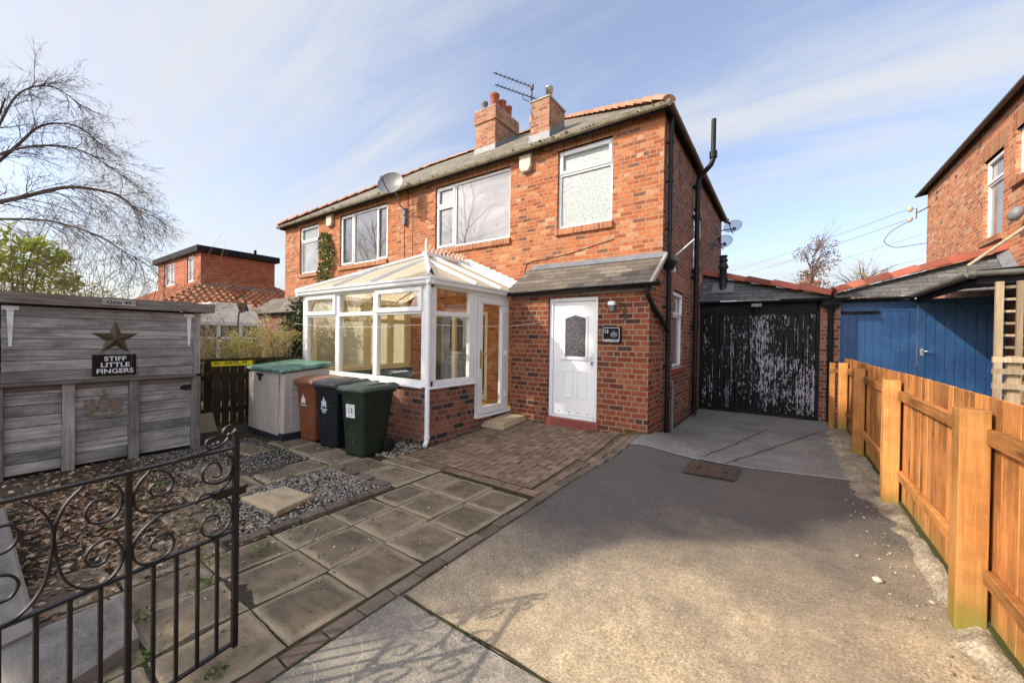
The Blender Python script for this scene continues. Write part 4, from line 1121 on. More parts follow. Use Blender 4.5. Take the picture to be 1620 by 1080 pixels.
mb = MB(); mb.add([fpt(FP,u_,z,-.076) for u_, z in [(-3.125,1.325),(-2.735,1.325),(-2.735,1.998),(-2.93,2.045),(-3.125,1.998)]], [(0,1,2,3,4)]); mb.build('door_glass', M['door_glass'], door)
mb = MB(); fbox(mb, FP, -2.64,-2.60,1.18,1.40,-.082,-.066); mb.tube([fpt(FP,-2.62,1.335,-.066),fpt(FP,-2.62,1.335,-.02),fpt(FP,-2.76,1.33,-.02)], .009, 8); mb.build('door_handle', M['white_paint'], door)
mb = MB(); fbox(mb, FP, -2.635,-2.605,1.20,1.26,-.066,-.06)
for u_ in (-3.25,-3.05,-2.88,-2.7): fbox(mb, FP, u_,u_+.02,.355,.375,-.082,-.078)
mb.build('keyhole_plate', M['lead_dark'], door)
mb = MB(); fbox(mb, FP, -3.47,-2.455,-.02,.262,-.1,.035); mb.build('door_step', M['red_step'], house, bevel=.01)
# inner doorway of the house seen through the conservatory
mb = MB(); F_ = FH
fbox(mb, F_, -7.3,-7.22,.26,2.2,-.1,.02); fbox(mb, F_, -5.43,-5.35,.26,2.2,-.1,.02); fbox(mb, F_, -7.22,-5.43,2.12,2.2,-.1,.02); fbox(mb, F_, -6.42,-6.32,.26,2.12,-.1,.02)
fbox(mb, F_, -7.22,-6.42,.26,.36,-.1,.015); fbox(mb, F_, -6.32,-5.43,.26,.36,-.1,.015)
ind = mb.build('inner_door_frame', M['cream'], house, bevel=.006, seg=1)
mb = MB(); fquad(mb, F_, (-7.22,.36,-.05),(-6.42,.36,-.05),(-6.42,2.12,-.05),(-7.22,2.12,-.05)); fquad(mb, F_, (-6.32,.36,-.05),(-5.43,.36,-.05),(-5.43,2.12,-.05),(-6.32,2.12,-.05)); mb.build('pane', M['pane_dark'], ind)

# neighbour half: lean-to slate roof and its posts at the left end
mb = MB(); A, B, C, D = (-15.6,5.9,2.36), (-9.2,5.9,2.36), (-9.2,YH,2.95), (-15.6,YH,2.95)
mb.poly([A,B,C,D], uvf=roof_uv(A,(1,0,0),(0,.8,.6))); mb.quad(Vector(A)+Vector((0,0,-.05)),Vector(B)+Vector((0,0,-.05)),B,A)
mb.build('lean_to_roof', M['slate_porch'], house)
mb = MB(); mb.box(-15.5,-9.3,6.0,6.1,0,2.36); mb.build('lean_to_wall', M['brick_side'], house)
mb = MB(); gutter(mb, (-15.65,5.86,2.34), (-9.2,5.86,2.34), .05); pipe(mb, [(-15.2,5.9,2.3),(-15.2,5.9,0)], .04); pipe(mb, [(-13.0,6.3,2.62),(-12.6,6.35,2.9),(-11.9,6.6,3.35),(-11.7,6.65,3.36),(-11.65,6.68,3.2)], .025); mb.build('lean_to_pipework', M['black_plastic'], house)
# ------------------------------------------------------------------ conservatory
cons = thing('conservatory', (-6.1, 5.3, 0), 'white framed conservatory with pale panel roof and brick base built against the house', 'conservatory')
XC, XW, YC, YD = -4.28, -7.95, 4.0, YH
FF, FR, FW = ('Y', YC, -1), ('X', XC, 1), ('X', XW, -1)
mb = MB()
wall(mb, FF, XW, XC, -.05, .87); wall(mb, FR, YC, 5.03, -.05, .87); fbox(mb, FR, 5.03, 6.0, -.05, .265, -.1, 0); wall(mb, FW, YC, YD, -.05, .87)
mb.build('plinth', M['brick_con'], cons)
mb = MB(); mb.box(XW+.10, XC-.10, YC+.10, YD-.002, .0, .255); mb.build('floor', M['wood_floor'], cons)
mb = MB()   # teal boarded lining inside the low wall
for (a, b, c, d) in ((XW+.09, XC-.09, YC+.09, YC+.12), (XW+.09, XW+.12, YC+.12, YD-.01), (XC-.12, XC-.09, YC+.12, 5.0)):
    for k in range(4): mb.box(a, b, c, d, .26+k*.15, .26+k*.15+.144)
mb.build('lining', M['teal'], cons)
mb = MB(); mb.box(XW+.02, XC-.02, YC+.02, YC+.2, .868, .89); mb.box(XC-.2, XC-.02, YC+.2, 5.0, .868, .89); mb.box(XW+.02, XW+.2, YC+.2, YD-.01, .868, .89); mb.build('inner_sill', M['cream'], cons)
def openframe(F, posts, u0, u1, z0, z1, zt, casements, mat, d0=-.075, d1=0.0, name='window_frame', gm='glass'):
    """glazed side: posts, sill rail, transom at zt, top plate; casements = indices of opening top lights"""
    mb = MB()
    fbox(mb, F, u0, u1, z0, z0+.075, d0, d1); fbox(mb, F, u0, u1, z1-.05, z1, d0, d1)
    for a, b in posts: fbox(mb, F, a, b, z0+.075, z1-.05, d0-.002, d1+.002)
    panes = []
    for i in range(len(posts)-1):
        a, b = posts[i][1], posts[i+1][0]
        fbox(mb, F, a, b, zt-.035, zt+.035, d0, d1)
        panes.append((a, b, z0+.075, zt-.035, 0))
        if i in casements:
            p0, p1 = d1-.02, d1+.032; e, f = zt+.0, z1-.03
            fbox(mb, F, a-.03, b+.03, e, e+.075, p0, p1); fbox(mb, F, a-.03, b+.03, f-.075, f, p0, p1); fbox(mb, F, a-.03, a+.055, e+.075, f-.075, p0, p1); fbox(mb, F, b-.055, b+.03, e+.075, f-.075, p0, p1)
            panes.append((a+.055, b-.055, e+.075, f-.075, .02))
        else: panes.append((a, b, zt+.035, z1-.05, 0))
    w_ = mb.build(name, mat, cons, bevel=.007, seg=1)
    for (a, b, e, f, dd) in panes:
        g_ = MB(); fquad(g_, F, (a-.004,e-.004,-.035+dd),(b+.004,e-.004,-.035+dd),(b+.004,f+.004,-.035+dd),(a-.004,f+.004,-.035+dd)); g_.build('pane', M[gm], w_)
    return w_
openframe(FF, [(XW,-7.77),(-6.78,-6.65),(-5.65,-5.54),(-4.47,XC)], XW, XC, .90, 2.42, 2.015, (0, 2), M['white_old'])
openframe(FR, [(YC+.002,4.13),(4.88,5.03)], YC+.002, 5.03, .90, 2.42, 1.99, (), M['white_old'])
openframe(FW, [(YC+.08,4.26),(4.70,4.86),(5.34,5.52),(5.98,6.16),(6.5,YD-.003)], YC+.08, YD-.003, .90, 2.42, 2.015, (1,), M['cream'], gm='blind')
mb = MB()
fbox(mb, FF, XW-.05, XC+.0, .862, .899, -.10, .07); fbox(mb, FR, YC-.07, 5.02, .862, .8985, -.10, .075)
mb.build('outer_sill', M['white'], cons, bevel=.008, seg=1)
# door with its frame
mb = MB(); F_ = FR
fbox(mb, F_, 5.032,5.085,.27,2.42,-.075,.006); fbox(mb, F_, 5.88,5.99,.27,2.42,-.075,.006); fbox(mb, F_, 5.085,5.88,2.34,2.42,-.075,.006); fbox(mb, F_, 5.01,6.0,.262,.30,-.09,.075)
mb.build('door_frame', M['white_old'], cons, bevel=.006, seg=1)
mb = MB(); a, b, e, f = 5.095, 5.872, .31, 2.335
fbox(mb, F_, a,b,e,e+.125,-.06,.02); fbox(mb, F_, a,b,f-.115,f,-.06,.02); fbox(mb, F_, a,a+.115,e+.125,f-.115,-.06,.02); fbox(mb, F_, b-.115,b,e+.125,f-.115,-.06,.02)
cd = mb.build('glazed_door', M['white_old'], cons, bevel=.008, seg=1)
g_ = MB(); fquad(g_, F_, (a+.113,e+.123,-.02),(b-.113,e+.123,-.02),(b-.113,f-.113,-.02),(a+.113,f-.113,-.02)); g_.build('pane', M['glass'], cd)
mb = MB(); fbox(mb, F_, a+.04,a+.075,1.10,1.42,.02,.03); mb.tube([fpt(F_,a+.058,1.36,.03),fpt(F_,a+.058,1.36,.06),fpt(F_,a+.19,1.36,.06)], .010, 8); mb.build('door_handle', M['brass'], cd)
mb = MB()
for z in (.55,1.3,2.1): fbox(mb, F_, b-.02,b+.06,z,z+.1,.02,.034)
mb.build('hinge', M['white'], cd)
# roof
AP, RW = Vector((-5.97,5.45,3.27)), Vector((-5.97,YH-.004,3.27))
e0, ez = .10, 2.50
CL, CR = Vector((XW-.10,YC-.10,ez)), Vector((XC+.10,YC-.10,ez)); WL, WR = Vector((XW-.10,YH-.004,ez)), Vector((XC+.10,5.99,ez))
mb = MB()
mb.poly([CL,CR,AP], uvf=roof_uv(CL,(1,0,0),(0,1,.5))); mb.poly([CR,Vector((XC+.10,YH-.004,ez)),RW,AP], uvf=roof_uv(CR,(0,1,0),(-1,0,.45))); mb.poly([WL,CL,AP,RW], uvf=roof_uv(WL,(0,-1,0),(1,0,.45)))
crf = mb.build('roof_panels', M['poly'], cons)
mb = MB()
def bar(a, b, w_=.05, h_=.035, up=.012):
    a, b = Vector(a), Vector(b); d = (b-a).normalized(); s_ = d.cross(Vector((0,0,1))).normalized(); u_ = s_.cross(d)
    P = [a-s_*w_/2+u_*(up-h_), a+s_*w_/2+u_*(up-h_), b+s_*w_/2+u_*(up-h_), b-s_*w_/2+u_*(up-h_), a-s_*w_/2+u_*up, a+s_*w_/2+u_*up, b+s_*w_/2+u_*up, b-s_*w_/2+u_*up]
    mb.hexa(P); mb.hexa([q+u_*.0005 for q in (P[4].lerp(P[5],.3), P[4].lerp(P[5],.7), P[7].lerp(P[6],.7), P[7].lerp(P[6],.3))]+[q+u_*.022 for q in (P[4].lerp(P[5],.36), P[4].lerp(P[5],.64), P[7].lerp(P[6],.64), P[7].lerp(P[6],.36))])
up_ = Vector((0,0,.016))
bar(CL+up_, AP+up_*1.6, .085); bar(CR+up_, AP+up_*1.6, .085)
def onface(C1, C2, t):   # foot on the eaves of a face, head on its hip or the ridge
    return C1.lerp(C2, t)
for x in (-6.72,-5.60):
    t_ = (x-CL.x)/(CR.x-CL.x)
    if x < AP.x: k = (x-CL.x)/(AP.x-CL.x); hd = CL.lerp(AP, k)
    else: k = (CR.x-x)/(CR.x-AP.x); hd = CR.lerp(AP, k)
    bar(Vector((x,CL.y,ez))+up_, hd+up_)
for y in (4.92,5.6,6.35):
    for C_, xx in ((CR, XC+.10), (CL, XW-.10)):
        ft = Vector((xx, y, ez)); hd = C_.lerp(AP, (y-CR.y)/(AP.y-CR.y)) if y < AP.y else Vector((AP.x, y, AP.z))
        bar(ft+up_, hd+up_)
mb.box(AP.x-.06, AP.x+.06, AP.y-.05, YH-.01, AP.z+.0, AP.z+.075)
mb.build('roof_bars', M['white_old'], crf)
mb = MB()   # ridge cresting: row of little scrolls and a finial
mb.lathe([(.02,0),(.035,.03),(.02,.06),(.03,.12),(.012,.28),(.0,.30)], 10, Matrix.Translation((AP.x,AP.y,AP.z+.07)))
y = AP.y+.10
while y < YH-.1:
    pts = [Vector((AP.x, y+.055*math.cos(a), AP.z+.13+.05*math.sin(a))) for a in [math.pi*(.5+1.7*i/12) for i in range(13)]]
    mb.strip(pts, .012, .010, (1,0,0)); mb.tube([(AP.x,y-.03,AP.z+.07),(AP.x,y-.05,AP.z+.13)], .006, 5); mb.lathe([(.012,0),(.016,.015),(.0,.04)], 6, Matrix.Translation((AP.x,y,AP.z+.178)))
    y += .115
mb.build('ridge_cresting', M['white'], crf)
mb = MB()   # lead stepped against the house brick
for C_, xx in ((1, XC+.1), (-1, XW-.1)):
    a, b = Vector((AP.x, YH-.02, AP.z+.06)), Vector((xx, YH-.02, ez+.05)); n_ = 11
    for i in range(n_):
        p, q = a.lerp(b, i/n_), a.lerp(b, (i+1)/n_)
        mb.hexa([p+Vector((0,-.06,-.04)), q+Vector((0,-.06,-.04)), q+Vector((0,.016,-.04)), p+Vector((0,.016,-.04)), p+Vector((0,0,.02)), q+Vector((0,0,.02)), q+Vector((0,.014,.115)), p+Vector((0,.014,.085))])
mb.build('flashing', M['zinc'], crf)
# gutter, downpipe
mb = MB()
def ogee(a, b, out):
    a, b, out = Vector(a), Vector(b), Vector(out); prof = [(0,0),(.05,0),(.075,.02),(.08,.055),(.105,.075),(.105,.10),(0,.10)]
    vs = [e+out*x+Vector((0,0,z)) for e in (a, b) for x, z in prof]; k = len(prof)
    mb.add(vs, [(i, (i+1) % k, k+(i+1) % k, k+i) for i in range(k)]+[tuple(range(k)), tuple(range(2*k-1, k-1, -1))])
ogee((XW-.105,YC-.012,2.405), (XC+.105,YC-.012,2.405), (0,-1,0)); ogee((XC+.012,YC-.105,2.404), (XC+.012,5.98,2.404), (1,0,0)); ogee((XW-.012,YC-.105,2.404), (XW-.012,YH,2.404), (-1,0,0))
mb.build('gutter', M['white'], cons)
mb = MB(); gx, gy = XC+.02, YC-.055
mb.tube([(gx,gy,2.41),(gx,gy,.14),(gx+.0,gy-.01,.09),(gx+.015,gy-.06,.05)], .036, 14)
for z in (2.3,1.62,.95,.16): mb.tube([(gx,gy,z-.025),(gx,gy,z+.025)], .043, 14)
mb.build('downpipe', M['white'], cons)
mb = MB(); mb.add([(CR.x-.03,CR.y-.01,ez+.02),(CR.x+.03,CR.y+.05,ez+.02),(CR.x-.07,CR.y+.10,ez+.05),(CR.x-.02,CR.y+.04,ez+.14)], [(0,1,3),(1,2,3),(2,0,3)]); mb.build('hip_end_cap', M['black_plastic'], cons)

# step in front of the conservatory door
st = thing('stone_step', (-4.0,5.55,0), 'buff stone slabs stacked as a low step below the conservatory door', 'step')
hz = H(-4.0,5.5)
mb = MB(); mb.box(-4.24,-3.86,5.24,5.95,hz-.05,hz+.04); mb.build('brick_base', M['brick_con'], st)
mb = MB(); slab_geo(mb, [(-4.26,5.18,0),(-3.80,5.22,0),(-3.84,5.98,0),(-4.27,5.97,0)], th=.045, z=.078, t=.5); mb.build('slab', M['slab_buff'], st)
mb = MB(); slab_geo(mb, [(-4.25,5.24,0),(-3.83,5.26,0),(-3.86,5.96,0),(-4.26,5.95,0)], th=.04, z=.120, t=.6); mb.build('slab', M['slab_buff'], st)
# ------------------------------------------------------------------ timber garden bar (weathered shed)
bar_ = thing('garden_bar', (-7.3,1.15,0), 'weathered grey timber garden bar shed with a closed serving hatch', 'shed')
XB = -6.97; FB = ('X', XB, 1)
for y in (.24, .765, 1.335, 1.99): mb = MB(); fbox(mb, FB, y-.05, y+.05, -.02, 1.013, -.08, .012); mb.build('post', M['shed_v'], bar_, bevel=.004, seg=1)
for a, b in ((1.955,2.04),(.19,.27)): mb = MB(); fbox(mb, FB, a, b, 1.052, 1.93, -.09, -.005); mb.build('upper_post', M['shed_v'], bar_, bevel=.004, seg=1)
mb = MB()
for (a, b) in ((.29,.715),(.815,1.285),(1.385,1.94)):
    z = .02
    k = 0
    while z < .98:
        h_ = U(.115,.15); z1 = min(z+h_, 1.0)
        fbox(mb, FB, a+U(-.004,.004), b+U(-.004,.004), z+.002, z1-.003, -.06, -.036+U(-.005,.005)); z = z1
mb.build('front_boards', M['shed_h'], bar_, bevel=.004, seg=1)
mb = MB(); fbox(mb, FB, .29, 1.94, .95, 1.012, -.036, -.012); mb.build('top_rail', M['shed_brown'], bar_, bevel=.004, seg=1)
mb = MB(); fbox(mb, FB, .20, 1.985, 1.014, 1.050, -.08, .055); mb.build('counter', M['shed_brown'], bar_, bevel=.006, seg=1)
mb = MB(); z = 1.052
for i in range(7):
    h_ = .1235; fbox(mb, FB, .275+U(-.004,.004), 1.952+U(-.006,.003), z+.0025, z+h_-.0015, -.03, .004+U(-.003,.003)); z += h_
hatch = mb.build('hatch', M['shed_h'], bar_, bevel=.004, seg=1)
for y in (.335, 1.90):
    mb = MB(); fbox(mb, FB, y-.06, y+.06, 1.865, 1.905, .010, .016)
    mb.hexa([fpt(FB,y-.026,1.86,.009), fpt(FB,y+.026,1.86,.009), fpt(FB,y+.026,1.86,.014), fpt(FB,y-.026,1.86,.014), fpt(FB,y-.011,1.46,.009), fpt(FB,y+.011,1.46,.009), fpt(FB,y+.011,1.46,.014), fpt(FB,y-.011,1.46,.014)])
    mb.tube([fpt(FB,y-.03,1.863,.018),fpt(FB,y+.03,1.863,.018)], .008, 8)
    for z in (1.80,1.70,1.58): mb.tube([fpt(FB,y,z,.013),fpt(FB,y,z,.018)], .007, 6)
    mb.build('strap_hinge', M['zinc'], hatch)
mb = MB(); mb.slab([(-6.86,.08,1.945),(-6.86,2.17,1.945),(-7.86,2.17,2.06),(-7.86,.08,2.06)], .03) if False else None
mb.hexa([(-7.86,.10,2.0),(-6.90,.10,1.99),(-6.90,2.15,1.99),(-7.86,2.15,2.0),(-7.86,.10,2.07),(-6.90,.10,2.055),(-6.90,2.15,2.055),(-7.86,2.15,2.07)])
mb.build('roof', M['shed_brown'], bar_)
mb = MB(); mb.box(-6.899,-6.872,.06,2.18,1.935,2.062); mb.box(-7.86,-6.90,2.151,2.175,1.94,2.06); mb.build('fascia_board', M['shed_brown'], bar_, bevel=.004, seg=1)
mb = MB()
for i in range(15): mb.box(-7.84,-7.07,2.0+U(-.003,.003),2.02,.02+i*.13,.02+i*.13+.126)
for i in range(15): mb.box(-7.84,-7.07,.21,.23+U(-.003,.003),.02+i*.13,.02+i*.13+.126)
mb.box(-7.86,-7.83,.2,2.03,.0,2.0); mb.build('side_boards', M['shed_h'], bar_)
# signs fixed to it
def sgnM(y, z, x=XB): return frame_matrix((x, y, z), (0,1,0), (0,0,1))
g49 = thing('name_plate', (-6.86,1.17,2.0), 'small weathered wooden plate with black lettering on the shed fascia', 'sign')
mb = MB(); mb.box(-6.871,-6.857,1.02,1.325,1.968,2.043); 
for y in (1.04,1.305): mb.tube([(-6.857,y,2.005),(-6.853,y,2.005)], .006, 6)
mb.build('plate', M['shed_h'], g49, bevel=.003, seg=1)
vs, fs = text_mesh('Gate 49', .062, sgnM(1.172,2.005,-6.8565), .0012, bold=.0008, sx=1.12); mb = MB(); mb.add(vs, fs); mb.build('lettering', M['black_print'], g49)
star = []
for i in range(10):
    a = math.pi/2+i*math.pi/5; r_ = .225 if i % 2 == 0 else .088; star.append((r_*math.cos(a), r_*math.sin(a)))
mb = MB(); Ms = sgnM(1.155,1.553,-6.962)
vs = [Ms @ Vector((x,y,.0)) for x, y in star]+[Ms @ Vector((0,0,.045))]; mb.add(vs, [(i, (i+1) % 10, 10) for i in range(10)])
mb.build('star_ornament', M['star'], label='rusty folded metal five pointed star on the grey hatch boards', cat='ornament')
slf = thing('sign_board', (-6.95,1.15,1.22), 'dark brown sign with three lines of white capital letters below the star', 'sign')
mb = MB(); mb.box(-6.964,-6.950,.952,1.348,1.085,1.352); mb.build('board', M['sign_brown'], slf, bevel=.012, seg=3)
mb = MB()
for s_, z, k in (('STIFF',1.297,1.16),('LITTLE',1.220,1.16),('FINGERS',1.143,1.14)):
    vs, fs = text_mesh(s_, .078, sgnM(1.155,z,-6.949), .001, bold=.0016, sx=k); mb.add(vs, fs)
    # flared serifs on the uprights
mb.build('lettering', M['white_paint'], slf)
mb = MB(); mb.box(-6.949,-6.948,1.303,1.3055,1.09,1.346); mb.build('scratch', M['lead'], slf)
ov_ = MB(); ov_.prism([(.075*math.cos(a), .038*math.sin(a)) for a in [2*math.pi*i/24 for i in range(24)]], 0, .02, sgnM(1.885,.865,-7.004)); ov_.build('oval_badge', M['black_metal'], label='small black oval badge on a lower shed panel', cat='badge')
cr = thing('carved_crest', (-7.0,1.13,.72), 'pale carved wooden crest with two supporters on the middle shed panel', 'crest')
Mc = sgnM(1.06,.74,-7.003)
mb = MB()
rib = [(-.17,-.10),(-.155,-.135),(-.10,-.165),(0,-.175),(.10,-.165),(.155,-.135),(.17,-.10),(.145,-.105),(.09,-.132),(0,-.142),(-.09,-.132),(-.145,-.105)]
mb.prism(rib, 0, .014, Mc); mb.build('scroll_ribbon', M['crest_wood'], cr)
mb = MB(); mb.prism([(-.045,.05),(-.05,-.03),(0,-.115),(.05,-.03),(.045,.05)], 0, .02, Mc); mb.prism([(-.03,.055),(.03,.055),(.035,.09),(.02,.08),(.012,.10),(.0,.085),(-.012,.10),(-.02,.08),(-.035,.09)], 0, .016, Mc); mb.tube([Mc @ Vector((0,.1,.008)), Mc @ Vector((0,.175,.008))], .005, 5); mb.build('shield', M['crest_wood'], cr)
for s_ in (-1, 1):
    mb = MB()
    body = [(.06,-.09),(.075,-.02),(.065,.03),(.085,.065),(.105,.075),(.12,.055),(.11,.035),(.125,.0),(.15,-.02),(.16,.01),(.17,.005),(.165,-.04),(.14,-.07),(.15,-.105),(.11,-.12),(.10,-.08),(.085,-.11)]
    P_ = [(x*s_, y) for x, y in body]
    if s_ < 0: P_ = P_[::-1]
    mb.prism(P_, 0, .012, Mc); mb.tube([Mc @ Vector((.14*s_,-.03,.008)), Mc @ Vector((.165*s_,.03,.01)), Mc @ Vector((.145*s_,.06,.01)), Mc @ Vector((.13*s_,.045,.01))], .006, 5); mb.build('supporter', M['crest_wood'], cr)

# ------------------------------------------------------------------ dark boundary fence with yellow sign
df = thing('boundary_fence', (-8.0,2.5,0), 'dark old vertical board fence between the shed and the conservatory', 'fence')
mb = MB(); y = -.6
while y < 3.9:
    w_ = U(.095,.125); mb.box(-7.93+U(-.006,.006),-7.91,y,min(y+w_,3.96),.03+U(-.02,.02),1.17+U(-.02,.02)); y += w_+U(.008,.03)
mb.build('board', M['fence_dark'], df, bevel=.003, seg=1)
mb = MB(); mb.box(-7.98,-7.9,-.6,3.96,1.165,1.21); mb.build('capping_rail', M['fence_dark'], df)
mb = MB(); mb.box(-7.99,-7.94,-.6,3.96,.28,.36); mb.box(-7.99,-7.94,-.6,3.96,.85,.93); mb.build('rail', M['fence_dark'], df)
ys = thing('yellow_sign', (-7.9,2.78,1.1), 'yellow sign with a black arrow reading GATE 49 on the dark fence', 'sign')
mb = MB(); mb.box(-7.907,-7.900,2.46,3.08,1.078,1.185); mb.build('plate', M['yellow'], ys)
mb = MB(); vs, fs = text_mesh('GATE  49', .074, sgnM(2.82,1.130,-7.8995), .0008, bold=.0010, sx=1.15); mb.add(vs, fs); mb.build('lettering', M['black_print'], ys)
mb = MB(); My = sgnM(2.535,1.131,-7.8995); mb.prism([(-.042,0),(-.010,.022),(-.010,.008),(.042,.008),(.042,-.008),(-.010,-.008),(-.010,-.022)], 0, .001, My); mb.build('arrow', M['black_print'], ys)
mb = MB(); mb.hexa([(-7.86,2.2,0),(-7.80,2.2,0),(-7.80,2.52,0),(-7.86,2.52,0),(-7.90,2.21,.30),(-7.86,2.21,.30),(-7.86,2.47,.31),(-7.90,2.47,.31)]); mb.build('leaning_slab', M['slab_buff'], label='mossy buff slab leaning upright against the dark fence', cat='slab')

# ------------------------------------------------------------------ plastic storage box
sb = thing('storage_box', (-6.85,3.25,0), 'beige plastic garden storage box with green lid in front of the conservatory', 'storage box')
xa, xb, ya, yb = -7.46, -6.25, 2.85, 3.62
mb = MB(); mb.hexa([(xa,ya,.10),(xb,ya,.10),(xb,yb,.10),(xa,yb,.10),(xa+.01,ya+.015,1.04),(xb-.015,ya+.015,1.04),(xb-.015,yb-.01,1.10),(xa+.01,yb-.01,1.10)])
mb.build('body', M['grey_plastic'], sb, bevel=.03, seg=3)
mb = MB(); mb.box(xa-.005,xb+.006,ya-.006,yb,.0,.115); mb.box(xa-.006,xb-.30,ya-.010,ya-.004,.02,.12) ; mb.build('base', M['navy_plastic'], sb, bevel=.02)
mb = MB()
for k, (u0, u1) in enumerate(((xa+.04,(xa+xb)/2-.004),((xa+xb)/2+.004,xb-.12))):
    mb.box(u0,u1,ya-.012,ya+.004,.08,1.0)
    for i in range(4):
        x = u0+.06+i*(u1-u0-.12)/3.4; mb.box(x,x+.075,ya-.018,ya-.012,.16,.88)
mb.build('door', M['grey_plastic'], sb, bevel=.006)
mb = MB()
for i in range(7): mb.box(xb-.012,xb+.004,ya+.12,yb-.06,.16+i*.122,.16+i*.122+.112)
mb.build('side_panel', M['grey_plastic'], sb, bevel=.006)
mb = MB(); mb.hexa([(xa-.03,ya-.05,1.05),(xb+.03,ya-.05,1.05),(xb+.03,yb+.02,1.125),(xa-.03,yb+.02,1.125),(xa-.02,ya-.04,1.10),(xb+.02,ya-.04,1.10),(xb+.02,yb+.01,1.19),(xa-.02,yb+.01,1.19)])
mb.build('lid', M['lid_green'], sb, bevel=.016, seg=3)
mb = MB(); xm = (xa+xb)/2-.12; mb.tube([(xm-.09,ya-.03,.985),(xm+.05,ya-.045,.985),(xm+.09,ya-.03,.99)], .012, 7); mb.box(xm-.10,xm+.10,ya-.03,ya-.014,.965,1.0); mb.box(xm-.01,xm+.03,ya-.04,ya-.02,.89,.985); mb.build('latch', M['black_plastic'], sb)

# ------------------------------------------------------------------ wheelie bins (local: front faces -Y)
def make_bin(name, loc, rz, body, lid, label, rounded):
    t = thing(name, loc, label, 'wheelie bin', 'wheelie bins in a row', rz, True)
    wb, db, wt, dt, hb = .185, .40, .235, .57, .885
    N_ = 9
    def ringp(z, w_, y0_, y1_, r_=.05):
        P = []
        for cx_, cy_, a0 in ((w_-r_, y1_-r_, 0), (-w_+r_, y1_-r_, 90), (-w_+r_, y0_+r_, 180), (w_-r_, y0_+r_, 270)):
            for i in range(5):
                a = RAD(a0+i*22.5); P.append((cx_+r_*math.cos(a), cy_+r_*math.sin(a), z))
        return P
    mb = MB(); R_ = []
    for z, k in ((.0,0),(.02,.02),(.25,.28),(.55,.62),(.80,.92),(.86,1.0)):
        R_.append(ringp(z+.02, wb+(wt-wb)*k, .04-.04*k, db+.04+(dt-db-.04)*k, .055))
    vs = [p for r_ in R_ for p in r_]; n_ = 20
    fs = [(i*n_+j, i*n_+(j+1) % n_, (i+1)*n_+(j+1) % n_, (i+1)*n_+j) for i in range(len(R_)-1) for j in range(n_)]+[tuple(range(n_-1,-1,-1))]
    mb.add(vs, fs, smooth=True)
    rim0, rim1 = ringp(.845, wt+.018, -.02, dt+.02, .05), ringp(.885, wt+.02, -.022, dt+.02, .05)
    mb.add(rim0+rim1, [(j, (j+1) % n_, n_+(j+1) % n_, n_+j) for j in range(n_)]+[tuple(range(n_)), tuple(range(2*n_-1, n_-1, -1))], smooth=False)
    for s_ in (-1, 1):     # ribs below the rim
        for y in (.20,.42): mb.box(s_*(wt-.012), s_*(wt+.004), y, y+.016, .70, .85)
    mb.box(-.17,.17,.03,.045,.86,.88)
    mb.build('body', body, t)
    mb = MB(); a_ = ringp(.893, wt+.032, -.045, dt+.03, .045); b_ = ringp(.925, wt+.032, -.045, dt+.03, .045); c_ = ringp(.945, wt+.015, -.03, dt+.01, .045)
    mb.add(a_+b_+c_, [(k*n_+j, k*n_+(j+1) % n_, (k+1)*n_+(j+1) % n_, (k+1)*n_+j) for k in range(2) for j in range(n_)]+[tuple(range(n_-1,-1,-1))])
    # domed top
    def dome(u, v):
        x, y = (wt+.012)*(2*u-1), -.028+(dt+.036)*v
        e = min(1, 4*u*(1-u)*1.3)*min(1, 4*v*(1-v)*1.3)
        if rounded: z = .947+.055*e**.8
        else: z = .947+(.022 if (.18 < u < .82 and .28 < v < .8) else .0)+.010*e
        return Vector((x, y, z))
    mb.grid(dome, 26, 26, t=.5, smooth=rounded)
    for s_ in (-1,1): mb.box(s_*(wt-.06)-.04, s_*(wt-.06)+.04, dt-.06, dt+.035, .945, .968)
    l_ = mb.build('lid', lid, t)
    mb = MB(); mb.tube([(-wt+.02,dt+.075,.93),(wt-.02,dt+.075,.93)], .014, 8)
    for s_ in (-1,-.35,.35,1): mb.tube([(s_*(wt-.03),dt+.0,.90),(s_*(wt-.03),dt+.06,.915),(s_*(wt-.03),dt+.078,.93)], .014, 7)
    mb.build('handle', body, t)
    ax = MB(); ax.tube([(-.25,db+.05,.10),(.25,db+.05,.10)], .012, 8); ax.build('axle', M['lead_dark'], t)
    for s_ in (-1, 1):
        mb = MB(); Mw = Matrix.Translation((s_*.235,db+.05,.10)) @ Matrix.Rotation(RAD(90), 4, 'Y')
        mb.lathe([(.055,-.026),(.09,-.026),(.10,-.018),(.10,.018),(.09,.026),(.055,.026)], 24, Mw); wl_ = mb.build('wheel', M['rubber'], t)
        mb = MB(); mb.lathe([(.02,-.032),(.03,-.024),(.058,-.02),(.058,.02),(.03,.024),(.02,.032)], 16, Mw); mb.build('hub', M['black_plastic'], wl_)
    return t
def on_front(z, x=0, o=.003):
    """matrix on the sloping front of a bin: local X across, local Y up"""
    k = (z-.02)/.86; y = .04-.04*k-o
    return frame_matrix((x, y, z), (1,0,0), (0,-.04/.86,1))
b1 = make_bin('wheelie_bin', (-4.74,3.035,0), RAD(7), M['bin_green'], M['lid_greengrey'], 'dark green wheelie bin with a white number 13 sticker', False)
b2 = make_bin('wheelie_bin', (-5.42,3.06,0), RAD(9), M['bin_black'], M['lid_black'], 'black wheelie bin standing between the brown and green bins', True)
b3 = make_bin('wheelie_bin', (-6.01,3.06,0), RAD(5), M['bin_brown'], M['lid_brown'], 'brown wheelie bin next to the beige storage box', True)
b4 = b1
k_ = MB(); k_.prism([(-.083,-.09),(.083,-.09),(.083,.09),(-.083,.09)], 0, .0015, on_front(.62,-.03)); k_.build('sticker', M['white_paint'], b1)
